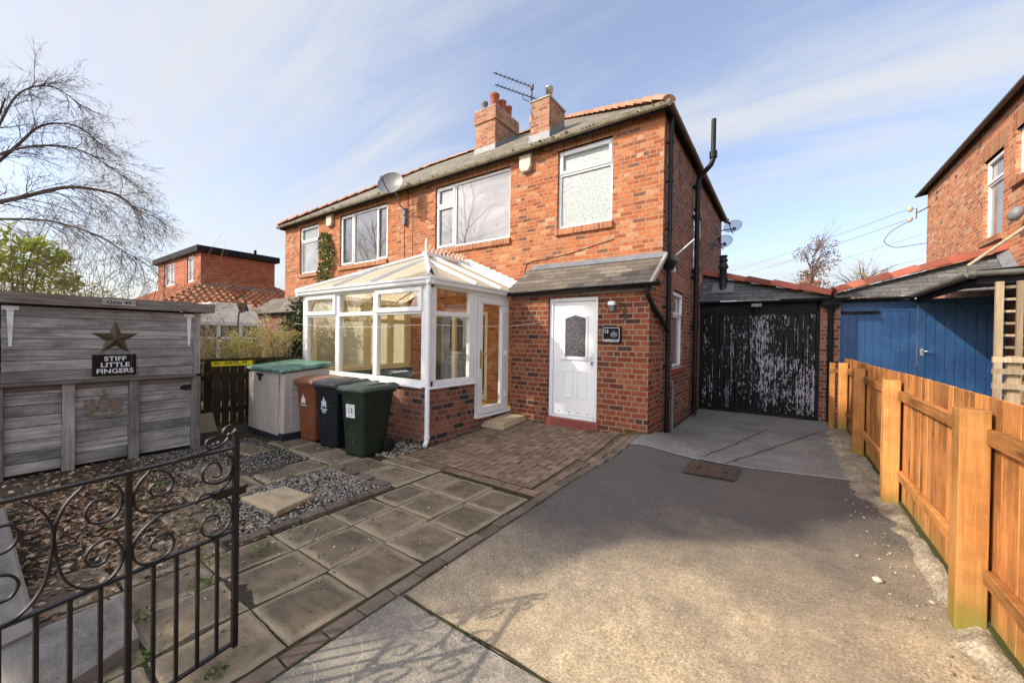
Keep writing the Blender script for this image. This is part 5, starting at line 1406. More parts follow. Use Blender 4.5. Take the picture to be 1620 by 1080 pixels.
mb = MB(); Mk = on_front(.622,-.03,.0052)
for i in range(28):
    a0, a1 = 2*math.pi*i/28, 2*math.pi*(i+1)/28
    mb.add([Mk @ Vector((r_*math.cos(a)*.9, r_*math.sin(a)*1.0, 0)) for r_, a in ((.071,a0),(.071,a1),(.076,a1),(.076,a0))], [(0,1,2,3)])
vs, fs = text_mesh('13', .105, Mk, .0006, bold=.0022, sx=.92); mb.add(vs, fs); mb.build('number', M['black_print'], b1)
mb = MB(); vs, fs = text_mesh('IIII IIII', .02, on_front(.76,-.05), .0005); mb.add(vs, fs)
for (x, z, a, b) in ((.0,.42,.05,.006),(.0,.40,.07,.008),(.04,.24,.012,.07),(.02,.2,.02,.035),(.06,.33,.03,.03)): mb.prism([(-a/2,-b/2),(a/2,-b/3),(a/3,b/2),(-a/2,b/3)], 0, .001, on_front(z,x-.02))
mb.build('scuff', M['lid_greengrey'], b1)
def civic(parent, mat, z0_, s_=1.0):
    """small printed coat of arms: shield, crest, two supporters and a line of text"""
    mb = MB(); Mk = on_front(z0_, -.045)
    mb.prism([(-.02*s_,.03*s_),(-.022*s_,-.015*s_),(0,-.045*s_),(.022*s_,-.015*s_),(.02*s_,.03*s_)], 0, .001, Mk)
    mb.prism([(-.018*s_,.036*s_),(.018*s_,.036*s_),(.02*s_,.06*s_),(0,.075*s_),(-.02*s_,.06*s_)], 0, .001, Mk); mb.prism([(-.008*s_,.08*s_),(.008*s_,.08*s_),(0,.105*s_)], 0, .001, Mk)
    for q in (-1, 1):
        P_ = [(q*.027*s_,.045*s_),(q*.05*s_,.03*s_),(q*.045*s_,-.0*s_),(q*.052*s_,-.04*s_),(q*.03*s_,-.055*s_),(q*.028*s_,-.01*s_)]
        mb.prism(P_ if q < 0 else P_[::-1], 0, .001, Mk)
    mb.prism([(-.07*s_,-.075*s_),(.07*s_,-.08*s_),(.07*s_,-.07*s_),(-.07*s_,-.065*s_)], 0, .001, Mk)
    return mb
civic(b3, None, .63, 1.05).build('printed_crest', M['white_paint'], b3)
mb = civic(b2, None, .64, 1.05)
for i, a in enumerate((.10,.09,.075)): mb.prism([(-a/2,-.095-.018*i),(a/2,-.097-.018*i),(a/2,-.087-.018*i),(-a/2,-.085-.018*i)], 0, .001, on_front(.64,-.045))
mb.build('printed_crest', M['pale_print'], b2)
mb = MB()
for (x, z, a, b) in ((.03,.80,.03,.02),(.08,.62,.02,.02),(.05,.40,.03,.01),(.06,.36,.05,.014),(.07,.30,.035,.012)): mb.prism([(-a/2,-b/2),(a/2,-b/3),(a/3,b/2),(-a/2,b/3)], 0, .001, on_front(z,x))
mb.build('scuff', M['lid_black'], b2)

# ------------------------------------------------------------------ wrought iron gate standing open
GA = math.atan2(.983, -.182)      # direction from hinge to latch end
gate = thing('iron_gate', (-2.30,.824,0), 'black wrought iron garden gate with scrolls standing open', 'gate', None, math.atan2(-.983,.182), True)
# local +X runs from the latch end back towards the hinge
GL, zt_, zm, zb_ = 1.26, 1.05, .625, .045
mb = MB(); mb.box(-.013,.013,-.013,.013,.02,1.135); mb.box(GL-.013,GL+.013,-.013,.013,.0,1.1); mb.box(.42-.010,.42+.010,-.010,.010,zb_,zt_); mb.box(.84-.010,.84+.010,-.010,.010,zb_,zt_); mb.build('upright', M['black_metal'], gate, bevel=.003, seg=1)
mb = MB()
for z in (zt_, zm, zb_): mb.box(.013,GL-.013,-.0125,.0125,z-.006,z+.006)
mb.build('rail', M['black_metal'], gate, bevel=.002, seg=1)
mb = MB()
for p in range(3):
    for i in range(4):
        x = p*.42+.084*(i+1); mb.box(x-.0065,x+.0065,-.0065,.0065,zb_+.006,zm-.006)
mb.build('bar', M['black_metal'], gate)
mb = MB(); mb.box(-.05,.0,-.006,.006,.80,.84); mb.tube([(.02,-.0,.83),(-.06,0,.835)], .007, 6); mb.box(.0,.10,-.02,.02,.815,.855); mb.build('latch', M['black_metal'], gate)
def spiral(cx_, cz_, r0, r1, a0, a1, n_=26): return [(cx_+(r0+(r1-r0)*i/n_)*math.cos(a0+(a1-a0)*i/n_), 0, cz_+(r0+(r1-r0)*i/n_)*math.sin(a0+(a1-a0)*i/n_)) for i in range(n_+1)]
def smooth_pts(P, n_=6):
    out = []
    for i in range(len(P)-1):
        p0, p1, p2, p3 = [Vector(P[max(0, min(len(P)-1, i+k))]) for k in (-1, 0, 1, 2)]
        for j in range(n_):
            t = j/n_
            out.append(.5*((2*p1)+(p2-p0)*t+(2*p0-5*p1+4*p2-p3)*t*t+(3*p1-p0-3*p2+p3)*t**3))
    out.append(Vector(P[-1])); return out
def curve(P): return smooth_pts([(x, 0, z) for x, z in P])
def scrolls(mirror, x_off):
    S = []
    # upper S: spiral beside the end post, sweeps down and over to the central bar, curls below the top rail
    S.append([(.115,.935),(.085,.925),(.070,.955),(.085,.99),(.12,1.0),(.15,.97),(.145,.925),(.115,.90),(.07,.895),(.03,.93),(.018,.99),(.05,1.035)][::-1])
    S.append([(.115,.90),(.035,.90),(.02,.96)])
    S.append([(.018,.955),(.03,.89),(.10,.845),(.20,.835),(.30,.84),(.385,.875),(.405,.93),(.39,.99),(.35,1.035)])
    S.append([(.35,1.035),(.30,1.02),(.268,.97),(.285,.925),(.33,.918),(.352,.95),(.335,.975)])
    # lower C: from the sweep down to the mid rail and into a spiral
    S.append([(.28,.835),(.34,.815),(.39,.77),(.408,.715),(.39,.655),(.34,.632),(.285,.645),(.262,.69),(.285,.735),(.33,.735),(.35,.70),(.325,.68)])
    S.append([(.17,.835),(.10,.832),(.04,.80),(.017,.74),(.03,.67),(.08,.635),(.13,.65),(.155,.69),(.14,.735),(.10,.74),(.075,.715),(.09,.69)])
    S.append([(.18,.825),(.165,.85),(.13,.858),(.10,.84)])
    return S
def lyre():
    S = [[(.55,1.04),(.60,.985),(.628,.90),(.622,.79),(.60,.70),(.55,.64),(.49,.632),(.445,.675),(.44,.74),(.475,.80),(.525,.795),(.548,.755),(.53,.715),(.495,.715),(.48,.745)]]
    S.append([(.44,.93),(.445,.985),(.48,1.03)]); S.append([(.44,.96),(.45,.905),(.485,.875),(.53,.885),(.548,.925),(.53,.965),(.49,.965),(.475,.94)])
    return S
mb = MB()
def put_s(mb, S, f):
    for P in S: mb.strip(curve([(f(x), z) for x, z in P]), .015, .0075, (0,1,0))
put_s(mb, scrolls(0, 0), lambda x: x); put_s(mb, scrolls(0, 0), lambda x: GL-x)
put_s(mb, lyre(), lambda x: x); put_s(mb, lyre(), lambda x: GL-x)
mb.build('scrollwork', M['black_metal'], gate)
mb = MB(); put_s(mb, [[(.25,1.055),(.17,1.06),(.11,1.068),(.06,1.085),(.03,1.115),(.012,1.13)], [(.11,1.066),(.135,1.085),(.13,1.115),(.10,1.122),(.078,1.105),(.09,1.088),(.105,1.094)], [(.012,1.13),(.0,1.15),(.02,1.168),(.05,1.16),(.062,1.135),(.045,1.118),(.03,1.13)]], lambda x: x); mb.build('top_scroll', M['black_metal'], gate)

# loose stones
def stone(name, P, th, mat, label, z=0.0):
    mb = MB(); slab_geo(mb, [(x, y, 0) for x, y in P], th=th, z=z+th, t=.5, tilt=.012); return mb.build(name, mat, label=label, cat='stone slab')
stone('stone_slab', [(-4.34,1.60),(-3.74,1.66),(-3.84,2.05),(-4.31,2.0)], .05, M['slab_buff'], 'clean buff square slab lying loose on the gravel bed')
stone('stone_slab', [(-3.30,-.32),(-2.70,-.02),(-3.35,.30),(-5.35,.30)] if False else [(-5.6,-.10),(-3.05,-.16),(-3.15,.24),(-5.6,.245)], .10, M['slab_grey'], 'long grey stone step slab behind the gate and the leaf litter')
stone('stone_slab', [(-3.18,.10),(-2.52,.12),(-2.70,.54),(-3.22,.57)], .07, M['slab_grey'], 'broken grey brown slab lying behind the iron gate bars')
mb = MB(); mb.box(-2.95,-2.60,.34,.52,-.02,.05); mb.build('stone_slab', M['slab_grey'], bevel=.01) if False else None
dc = thing('drain_cover', (-.66,5.0,0), 'rusty rectangular metal drain cover set into the dark drive', 'drain cover')
hz = lambda x, y: H(x,y)
mb = MB(); P4 = [(-1.0,5.05),(-.44,5.18),(-.42,5.72),(-.98,5.60)]
mb.poly([Vector((x,y,H(x,y)+.012)) for x, y in P4]); mb.build('frame', M['rust'], dc)
mb = MB(); c = Vector((-.71,5.39,0))
Q = [c+(Vector((x,y,0))-c)*.90 for x, y in P4]
mb.poly([Vector((q.x,q.y,H(q.x,q.y)+.017)) for q in Q])
for i in range(11):
    for j in range(9):
        u, v = (i+.5)/11, (j+.5)/9; p = (Q[0]*(1-u)+Q[1]*u)*(1-v)+(Q[3]*(1-u)+Q[2]*u)*v; h_ = H(p.x,p.y)+.017
        if abs(u-.2) < .06 and abs(v-.5) < .12 or abs(u-.8) < .06 and abs(v-.5) < .12: continue
        mb.box(p.x-.016,p.x+.016,p.y-.016,p.y+.016,h_-.004,h_+.004)
mb.build('lid', M['rust'], dc)
mb = MB()
for u in (.2,.8):
    p = (Q[0]*(1-u)+Q[1]*u)*.5+(Q[3]*(1-u)+Q[2]*u)*.5; mb.box(p.x-.03,p.x+.03,p.y-.02,p.y+.02,H(p.x,p.y)+.017,H(p.x,p.y)+.020)
mb.build('lifting_slot', M['black_print'], dc)
mb = MB(); P = [Vector((-8.3,3.2,1.92))]+[Vector((-7.6+3.4*i/10, 3.55+2.3*i/10, 1.83-.10*math.sin(math.pi*i/10))) for i in range(11)]
mb.tube([(-7.93,3.82,1.86),(-7.0,3.81,1.80),(-6.0,3.80,1.775),(-5.0,3.80,1.78),(-4.12,3.80,1.81),(-3.9,4.6,1.80),(-3.75,5.3,1.83),(-3.55,5.99,1.92)], .003, 4); mb.build('washing_line', M['white_old'], label='thin pale line strung across the conservatory to the porch', cat='line')
# ------------------------------------------------------------------ black garage beside the house
gar = thing('garage', (-.5,11.5,0), 'attached garage with peeling black painted plank door and slate roof', 'garage')
YG = 10.3; FG = ('Y', YG, -1)
mb = MB(); x = -1.60
while x < .50:
    fbox(mb, FG, x+.001, min(x+.112,.535)-.002, .075, 2.30, -.06, -.02+U(-.002,.002)); x += .113
mb.build('plank_door', M['peel'], gar, bevel=.006, seg=1)
mb = MB(); fbox(mb, FG, -1.66,.55,2.302,2.50,-.08,.012); fbox(mb, FG, -1.66,-1.60,.02,2.30,-.08,.005); fbox(mb, FG, .538,.60,.02,2.30,-.08,.005); fbox(mb, FG, -1.64,.545,-.02,.074,-.05,.02); fbox(mb, FG, -1.64,.545,2.235,2.30,-.02,.010); mb.build('door_frame', M['fascia'], gar, bevel=.004, seg=1)
mb = MB(); fbox(mb, FG, .60,.72,-.05,2.42,-.3,.03); fbox(mb, FG, .82,.92,-.05,2.42,-.3,.03); fbox(mb, FG, .72,.82,-.05,2.42,-.3,.0); mb.build('pier', M['brick_side'], gar)
mb = MB(); px, py = .765, YG-.085
pipe(mb, [(px,py,2.35),(px,py,.03)], .042); mb.hexa([(px-.09,py-.07,2.33),(px+.09,py-.07,2.33),(px+.09,py+.07,2.33),(px-.09,py+.07,2.33),(px-.16,py-.1,2.40),(px+.16,py-.1,2.40),(px+.16,py+.08,2.40),(px-.16,py+.08,2.40)]); mb.box(px-.16,px+.16,py-.1,py+.08,2.401,2.47)
mb.build('downpipe', M['fascia'], gar)
mb = MB(); gutter(mb, (-1.66,YG-.12,2.545), (.70,YG-.12,2.525), .055); mb.build('gutter', M['black_plastic'], gar)
P1, P2 = Vector((.78,10.22,2.585)), Vector((-1.69,10.78,3.27)); A, B = Vector((-1.69,YG-.16,2.555)), Vector((.74,YG-.16,2.545))
mb = MB(); mb.poly([A,B,P1,P2], uvf=roof_uv(A,(1,0,0),(0,.7,.7))); mb.poly([P2,P1,(.78,14,2.585),(-1.69,14,3.4)])
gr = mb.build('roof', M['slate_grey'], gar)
mb = MB(); ridge_tiles(mb, P1+Vector((0,0,.02)), P2+Vector((0,0,.02)), .17, .44, .02, .018); mb.build('ridge_tiles', M['redtile'], gr)
mb = MB(); mb.box(-1.68,.9,YG+.085,YG+.095,0,2.5); mb.box(.88,.9,YG,14,0,2.5); mb.build('rear_wall', M['fascia'], gar)
fx, fy = -1.22, 10.45; fz = 2.86
mb = MB(); mb.lathe([(.085,-.1),(.085,.0),(.078,.02),(.078,.48),(.11,.5),(.115,.52),(.075,.62),(.075,.66),(.10,.67),(.10,.70),(.07,.72),(.07,.76),(.09,.77),(.09,.80)], 16, Matrix.Translation((fx,fy,fz))); mb.build('flue', M['navy_plastic'], gr)
nrm = (P2-A).cross(B-A).normalized()
mb = MB(); c = Vector((fx,fy,2.56+(fy-(YG-.16))/(10.78-YG+.16)*.70)); ex = Vector((1,0,0)); ey = Vector((0,.68,.73)); 
mb.quad(*[c+ex*a+ey*b+Vector((0,-.012,.012)) for a, b in ((-.24,-.2),(.24,-.2),(.22,.16),(-.22,.16))]); mb.build('flue_flashing', M['lead'], gr)
fl = thing('floodlight', (-.52,10.2,2.45), 'small grey security floodlight above the black garage door', 'light')
mb = MB(); mb.box(-.62,-.42,10.13,10.24,2.40,2.47); mb.build('lamp_head', M['lead'], fl, bevel=.01)
mb = MB(); mb.box(-.55,-.49,10.20,10.29,2.29,2.40); mb.tube([(-.52,10.18,2.30),(-.52,10.15,2.26)], .025, 8); mb.box(-.9,-.62,10.26,10.285,2.385,2.40); mb.build('bracket', M['fascia'], fl)

# ------------------------------------------------------------------ neighbour's house
XN = 3.25; FN = ('X', XN, -1); YN0, YN1 = 7.6, 15.75; ZE2 = 6.01; ZT2 = ZE2-.02
M['brick_pale'] = m_brick('paler brick', [(p_, tuple(min(.62, q*1.22+.012) for q in c_)) for p_, c_ in B_STOPS], (.55,.41,.28), w=.236, h=.08, ms=.010, soot=.2)
nh = thing('neighbour_house', (6.5,10.2,0), 'red brick neighbouring house beyond the orange fence with brown gutter', 'house')
mb = MB(); nw = [(11.05,11.92,3.71,5.30),(9.55,10.59,4.51,5.39)]
wall(mb, FN, YN0, YN1, 0, ZE2, nw, .1); mb.add([(XN,YN0,0),(11.5,YN0,0),(11.5,YN0,ZE2),(XN,YN0,ZE2)], [(0,1,2,3)]); mb.add([(XN,YN1,0),(11.5,YN1,0),(11.5,YN1,ZE2),(XN,YN1,ZE2)], [(0,1,2,3)]); mb.add([(11.5,YN0,0),(11.5,YN1,0),(11.5,YN1,ZE2),(11.5,YN0,ZE2)], [(0,1,2,3)])
mb.build('wall', M['brick_pale'], nh)
for (a, b, c, d) in nw:
    mb = MB(); fbox(mb, FN, a-.13, b+.13, d, d+.31, -.05, .004); mb.build('lintel', M['soldier'], nh)
    mb = MB(); fbox(mb, FN, a-.05, b+.05, c-.12, c-.01, -.08, .06); mb.build('window_sill', M['soldier'], nh)
window(nh, FN, 11.05,11.92,3.71,5.30, [(11.05,11.92,3.71,4.80),(11.05,11.92,4.80,5.30,1)], M['white'], M['pane_mid'])
window(nh, FN, 9.55,10.59,4.51,5.39, [(9.55,10.59,4.51,5.39)], M['white'], M['pane_mid'])
for y, z in ((14.87,5.46),(14.87,5.62),(13.44,5.55)): mb = MB(); fbox(mb, FN, y, y+.14, z, z+.075, -.01, .003); mb.build('air_brick', M['rust'], nh)
nx0, nx1, ny0, ny1 = XN-ov, 11.8, YN0-.21, YN1+.21; hh2 = (ny1-ny0)/2; zr2 = ZT2+hh2*PT; ym2 = (ny0+ny1)/2
mb = MB(); q1, q2, q3, q4 = (nx0,ny0,ZT2),(nx1,ny0,ZT2),(nx1,ny1,ZT2),(nx0,ny1,ZT2); r1, r2 = (nx0+hh2,ym2,zr2),(nx1,ym2,zr2)
mb.poly([q1,q2,r2,r1], uvf=roof_uv(q1,(1,0,0),(0,1,PT))); mb.poly([q3,q4,r1,r2], uvf=roof_uv(q3,(-1,0,0),(0,-1,PT))); mb.poly([q4,q1,r1], uvf=roof_uv(q4,(0,-1,0),(1,0,PT))); mb.poly([q2,q3,r2]); mb.build('roof', M['slate'], nh)
mb = MB(); mb.box(nx0+.04,nx0+.06,ny0+.05,ny1-.05,ZE2-.115,ZT2-.012); mb.box(nx0+.06,XN+.01,ny0+.08,ny1-.08,ZE2-.034,ZE2-.024); mb.box(nx0+.06,nx1,ny1-.07,ny1-.05,ZE2-.115,ZT2-.012); mb.build('fascia', M['fascia'], nh)
mb = MB(); gutter(mb, (nx0+.0,ny0,ZT2-.03), (nx0+.0,ny1+.02,ZT2-.03), .055); gutter(mb, (nx0-.02,ny1,ZT2-.03),(nx1,ny1,ZT2-.03),.05); mb.build('gutter', M['brown_gutter'], nh)
mb = MB(); mb.tube([(XN+.1,15.82,5.92),(XN-.24,15.82,5.86)], .035, 8); mb.build('gutter_outlet', M['black_plastic'], nh)
ins = thing('cable_bracket', (XN-.2,15.6,5.36), 'iron bracket with two cable insulators on the neighbouring house corner', 'bracket')
mb = MB(); mb.tube([(XN-.0,15.5,5.46),(XN-.25,15.58,5.33)], .016, 6); mb.tube([(XN-.25,15.58,5.17),(XN-.25,15.58,5.47)], .012, 6); mb.build('arm', M['rust'], ins)
for z in (5.17,5.46):
    mb = MB(); mb.lathe([(.02,-.07),(.06,-.05),(.045,-.01),(.065,.02),(.04,.07)], 10, Matrix.Translation((XN-.38,15.58,z))); mb.tube([(XN-.38,15.58,z),(XN-.25,15.58,z)], .012, 5); mb.build('insulator', M['alarm'], ins)

# ------------------------------------------------------------------ neighbour's blue garage with lean-to
bgar = thing('blue_garage', (1.9,10.8,0), 'blue painted double garage doors under a slate lean-to roof', 'garage')
FB2 = ('Y', YG, -1)
def leaf(xa, xb, zb, zt):
    mb = MB(); x = xa+.1
    fbox(mb, FB2, xa, xa+.10, zb, zt, -.06, -.008); fbox(mb, FB2, xb-.10, xb, zb, zt, -.06, -.008); fbox(mb, FB2, xa+.1, xb-.1, zt-.10, zt, -.06, -.008); fbox(mb, FB2, xa+.1, xb-.1, zb, zb+.12, -.06, -.008)
    while x < xb-.102:
        fbox(mb, FB2, x+.0015, min(x+.125, xb-.1)-.0015, zb+.12, zt-.1, -.06, -.02); x += .125
    return mb
lb = leaf(.95, 2.03, .05, 2.36).build('garage_door', M['blue'], bgar, bevel=.004, seg=1)
mb = MB(); fbox(mb, FB2, .93,1.52,2.205,2.265,-.008,.004); mb.build('strap_hinge', M['fascia'], lb)
rb = leaf(2.045, 3.10, .05, 2.36).build('garage_door', M['blue'], bgar, bevel=.004, seg=1)
mb = MB(); fbox(mb, FB2, 2.07,2.12,1.42,1.55,-.008,.0); mb.tube([fpt(FB2,2.10,1.5,0),fpt(FB2,2.10,1.5,.05),fpt(FB2,2.2,1.49,.05)], .012, 6); mb.build('door_handle', M['steel'], rb)
mb = MB(); fbox(mb, FB2, .92,3.24,2.365,2.47,-.08,.005); fbox(mb, FB2, .905,.945,.0,2.36,-.08,.004); mb.build('door_frame', M['blue'], bgar)
mb = MB(); gutter(mb, (.80,YG-.16,2.50), (1.93,YG-.16,2.515), .055); mb.build('gutter', M['black_plastic'], bgar)
mb = MB(); gutter(mb, (1.93,YG-.12,2.54), (1.93,7.36,2.54), .065); gutter(mb, (1.90,7.36,2.55), (3.6,7.36,2.56), .065); mb.build('lean_to_gutter', M['grey_gutter'], bgar)
E1_, E2_, W2_, H1_ = Vector((.82,YG-.2,2.53)), Vector((1.98,YG-.2,2.56)), Vector((XN,10.95,3.34)), Vector((.80,10.22,2.62))
Er_ = Vector((XN,YG-.2,2.56))
mb = MB(); mb.add([E1_,Er_,W2_,H1_], [(0,1,2),(0,2,3)], uvf=roof_uv(E1_,(1,0,0),(0,.73,.68)))
E3_, W3_ = Vector((1.98,7.40,2.575)), Vector((XN,7.40,2.64)); mb.quad(E2_+Vector((0,-.003,.004)),E3_,W3_,Er_+Vector((0,-.003,.08)), uvf=roof_uv(E2_,(0,-1,0),(.8,0,.6)))
mb.add([H1_,W2_,(XN,13.5,3.5),(.82,13.5,2.6)], [(0,1,2),(0,2,3)])
br = mb.build('roof', M['slate_grey'], bgar)
mb = MB(); ridge_tiles(mb, H1_+Vector((0,0,.03)), W2_+Vector((0,0,.03)), .175, .42, .02, .018); mb.build('ridge_tiles', M['redtile'], br)
mb = MB(); mb.hexa([Er_+Vector((-.14,0,.01)),Er_+Vector((-.004,0,.01)),W2_+Vector((-.004,0,.02)),W2_+Vector((-.14,0,.02)),Er_+Vector((-.14,-.01,.04)),Er_+Vector((-.004,-.01,.16)),W2_+Vector((-.004,-.02,.16)),W2_+Vector((-.14,-.02,.05))]); mb.build('flashing', M['lead_dark'], br)
mb = MB(); mb.box(1.99,XN-.01,7.42,7.46,2.40,2.54); mb.box(1.99,2.03,7.46,YG-.1,2.40,2.53); mb.build('lean_to_beam', M['fascia'], bgar)
mb = MB(); mb.tube([(1.95,7.6,2.66),(2.62,7.85,3.26),(3.2,8.4,3.75)], .02, 6); mb.build('overflow_pipe', M['trellis'], bgar)
mb = MB(); mb.lathe([(.03,0),(.10,.02),(.13,.08),(.10,.14),(.02,.16)], 14, Matrix.Translation((XN-.09,10.0,3.77)) @ Matrix.Rotation(RAD(-70), 4, 'Y')); mb.tube([(XN-.01,10.0,3.9),(XN-.12,10.0,3.87)], .02, 6); mb.build('bulkhead_lamp', M['lead'], label='grey round bulkhead lamp on the brick wall above the lean-to roof', cat='light')

# trellis
tr = thing('trellis', (2.4,6.87,0), 'pale timber square trellis panel standing behind the orange fence', 'trellis')
mb = MB()
for x in (1.985,2.145,2.295,2.445,2.595,2.745,2.895,3.05): mb.box(x,x+(.06 if x < 2 else .045),6.86,6.90,.2,2.36)
mb.build('upright', M['trellis'], tr)
mb = MB()
for i in range(15): mb.box(2.0,3.15,6.902,6.917,.35+i*.138,.35+i*.138+.028)
mb.build('cross_slat', M['trellis'], tr)
pl = thing('pallet_planter', (1.75,5.2,0), 'pale new timber planter slats beside the trellis behind the fence', 'planter')
mb = MB()
for z in (1.22,1.36,1.47): mb.box(1.62,2.6,5.62,5.66,z,z+.05)
mb.build('slat', M['trellis'], pl)
mb = MB(); mb.box(1.72,1.80,5.66,5.72,0,1.53); mb.box(2.4,2.48,5.66,5.72,0,1.53); mb.build('leg', M['trellis'], pl)

# ------------------------------------------------------------------ orange timber fence
fn = thing('timber_fence', (.93,5.2,0), 'new orange brown timber fence with square posts along the drive', 'fence')
PY = [1.32, 3.34, 5.38, 7.44, 9.30]
for y in PY:
    mb = MB(); w_ = .062; mb.box(.885-w_, .885+w_, y-w_, y+w_, -.05, 1.265); o = mb.build('post', M['fence_post'], fn, bevel=.006, seg=2)
for i in range(len(PY)-1):
    for (za, zb2) in ((1.075,1.165),(.30,.385)):
        mb = MB(); mb.box(.925,.968,PY[i]+.064,PY[i+1]-.064,za,zb2); mb.build('rail', M['fence_rail'], fn, bevel=.006, seg=1)
mb = MB(); y = .2
while y < 9.9:
    w_ = U(.092,.102); zt2 = 1.335+.005*math.sin(y*1.6)+U(-.0015,.0015)
    mb.box(.970+U(-.002,.002), .987, y+.001, y+w_-.0015, .075, zt2); y += w_
mb.build('boards', M['fence'], fn, bevel=.003, seg=1)
mb = MB()
for i in range(len(PY)-1): mb.box(.950,.985,PY[i]+.05,PY[i+1]-.05,.0,.073)
mb.build('gravel_board', M['fence_dark'], fn)
mb = MB(); mb.box(.72,.80,9.62,9.70,0,1.25); mb.box(.80,.97,9.63,9.68,1.05,1.13); mb.box(.80,.97,9.63,9.68,.3,.38); mb.build('end_post', M['fence_rail'], fn)
# ------------------------------------------------------------------ dishes, aerial, alarm boxes, lamp, plaque
def dish(name, c, face, ru, rv, mat, label, armpts, hub, group=None):
    c = Vector(c); z = Vector(face).normalized(); x = Vector((0,0,1)).cross(z).normalized(); y = z.cross(x)
    t = thing(name, tuple(c), label, 'satellite dish', group)
    mb = MB()
    def fn(u, v):
        a = 2*math.pi*u; r_ = max(v, .001)
        return c+x*(ru*r_*math.cos(a))+y*(rv*r_*math.sin(a))+z*(.10*ru/.22*(r_*r_-1)*.55)
    mb.grid(fn, 36, 8); mb.build('reflector', mat, t)
    mb = MB(); mb.tube([fn(i/36, 1)+z*.0 for i in range(37)], .006, 5, caps=False); mb.build('rim', M['lead_dark'] if mat is M['dish'] else M['fascia'], t)
    foot = c-y*rv*.92-z*.05; lnb = c-y*rv*.55+z*ru*1.25
    mb = MB(); mb.tube([foot-z*.05, foot.lerp(lnb, .5)-y*.03, lnb], .012, 6); mb.build('feed_arm', M['black_plastic'], t)
    mb = MB(); q = (c-lnb).normalized(); mb.tube([lnb-q*.04, lnb+q*.04, lnb+q*.07], [.028,.03,.022], 8); mb.build('receiver', M['black_plastic'] if mat is not M['dish'] else M['lead'], t)
    mb = MB(); b_ = c-z*.10; mb.tube([b_, b_-z*.04], .05, 8); mb.tube([b_-z*.03]+[Vector(p) for p in armpts], .017, 8)
    for p in hub: mb.box(p[0]-.05,p[0]+.05,p[1]-.05,p[1]+.05,p[2]-.09,p[2]+.09)
    mb.build('wall_bracket', M['lead_dark'], t)
    return t
dish('satellite_dish', (-7.99,6.10,5.40), (.42,-.86,.26), .33, .29, M['dish'], 'large grey satellite dish on the front wall under the eaves', [(-7.93,6.33,5.02),(-8.02,6.42,4.94),(-8.10,6.58,4.93),(-8.12,6.62,4.93)], [(-8.12,6.665,4.86),(-8.12,6.665,4.62)])
dish('satellite_dish', (-1.24,12.5,4.86), (-.18,-.90,.40), .23, .195, M['dish_mesh'], 'upper of two dark mesh satellite dishes on the rear side wall', [(-1.38,12.66,4.82),(-1.50,12.66,4.82),(-1.60,12.66,4.82)], [(-1.63,12.66,4.82)], 'mesh dishes on the side wall')
dish('satellite_dish', (-1.36,11.5,4.235), (-.18,-.90,.40), .225, .19, M['dish_mesh'], 'lower of two dark mesh satellite dishes on the rear side wall', [(-1.44,11.66,4.21),(-1.55,11.66,4.20),(-1.6,11.66,4.2)], [(-1.63,11.66,4.2)], 'mesh dishes on the side wall')

ae = thing('tv_aerial', (-4.55,7.12,6.2), 'dark twin boom television aerial strapped to the smaller chimney', 'aerial')
mb = MB(); mx, my = -4.56, 7.12
mb.tube([(mx,my,6.05),(mx,my,7.10)], .018, 8); mb.build('mast', M['aerial'], ae)
dx, dy = -.45, -.89; px_, py_ = -dy, dx
def boom(L0, L1, z, zz, n_, el, name):
    mb = MB(); e = lambda t_: Vector((mx+dx*t_, my+dy*t_, z+zz*t_))
    mb.tube([e(L0), e(L1)], .010, 6)
    for i in range(n_):
        p = e(L0+(L1-L0)*(i+.3)/n_); s_ = Vector((px_,py_,.1))*el*(1-.3*i/n_); mb.tube([p-s_, p+s_], .004, 4); mb.tube([p-Vector((0,0,.02)), p+Vector((0,0,.035))], .005, 4)
    mb.build(name, M['aerial'], ae); return e
e1 = boom(-.04,.92,7.06,.0,10,.09,'upper_boom'); e2 = boom(-.42,.88,6.83,.0,15,.09,'lower_boom')
mb = MB(); mb.tube([e2(.22), e2(.22)-Vector((0,0,.09)), Vector((mx,my,6.72)), e2(-.30)-Vector((0,0,.06)), e2(-.34)], .008, 5); mb.box(mx-.03,mx+.03,my-.03,my+.03,7.0,7.11); mb.build('cradle', M['aerial'], ae)
mb = MB(); mb.box(mx-.035,mx+.03,my-.03,my+.05,6.28,6.44); mb.tube([(mx,my,6.1),(mx+.03,my-.05,5.98),(mx+.02,my-.3,5.78),(mx-.0,my-.6,5.60),(-4.45,6.66,5.35)], .006, 5); mb.build('clamp', M['mortar'], ae)
for (x0_, x1_, z0_, z1_, lab) in ((-4.52,-4.24,5.02,5.43,'cream alarm box on the wall between bedroom and bathroom windows'),(-11.80,-11.50,5.02,5.42,'cream alarm box between the small window and the three light window')):
    t = thing('alarm_box', ((x0_+x1_)/2,YH,z0_), lab, 'alarm box')
    mb = MB(); y = YH-.10; mb.prism([(x0_,z0_+.09),(x0_+.06,z0_),(x1_-.06,z0_),(x1_,z0_+.09),(x1_,z1_),(x0_,z1_)], 0, .10, Matrix(((1,0,0,0),(0,0,1,YH-.102),(0,1,0,0),(0,0,0,1)))); mb.build('cover', M['alarm'], t, bevel=.02, seg=3)
    mb = MB(); mb.box(x0_+.02,x1_-.02,YH-.012,YH-.001,z0_-.006,z1_-.02); mb.tube([(x0_+.1,YH-.05,z0_+.0),(x0_+.1,YH-.05,z0_-.02)], .03, 8); mb.build('back_plate', M['lead_dark'], t)
ol = thing('outside_lamp', (-2.245,6.0,2.15), 'small silver box lamp on the brick right of the front door', 'light')
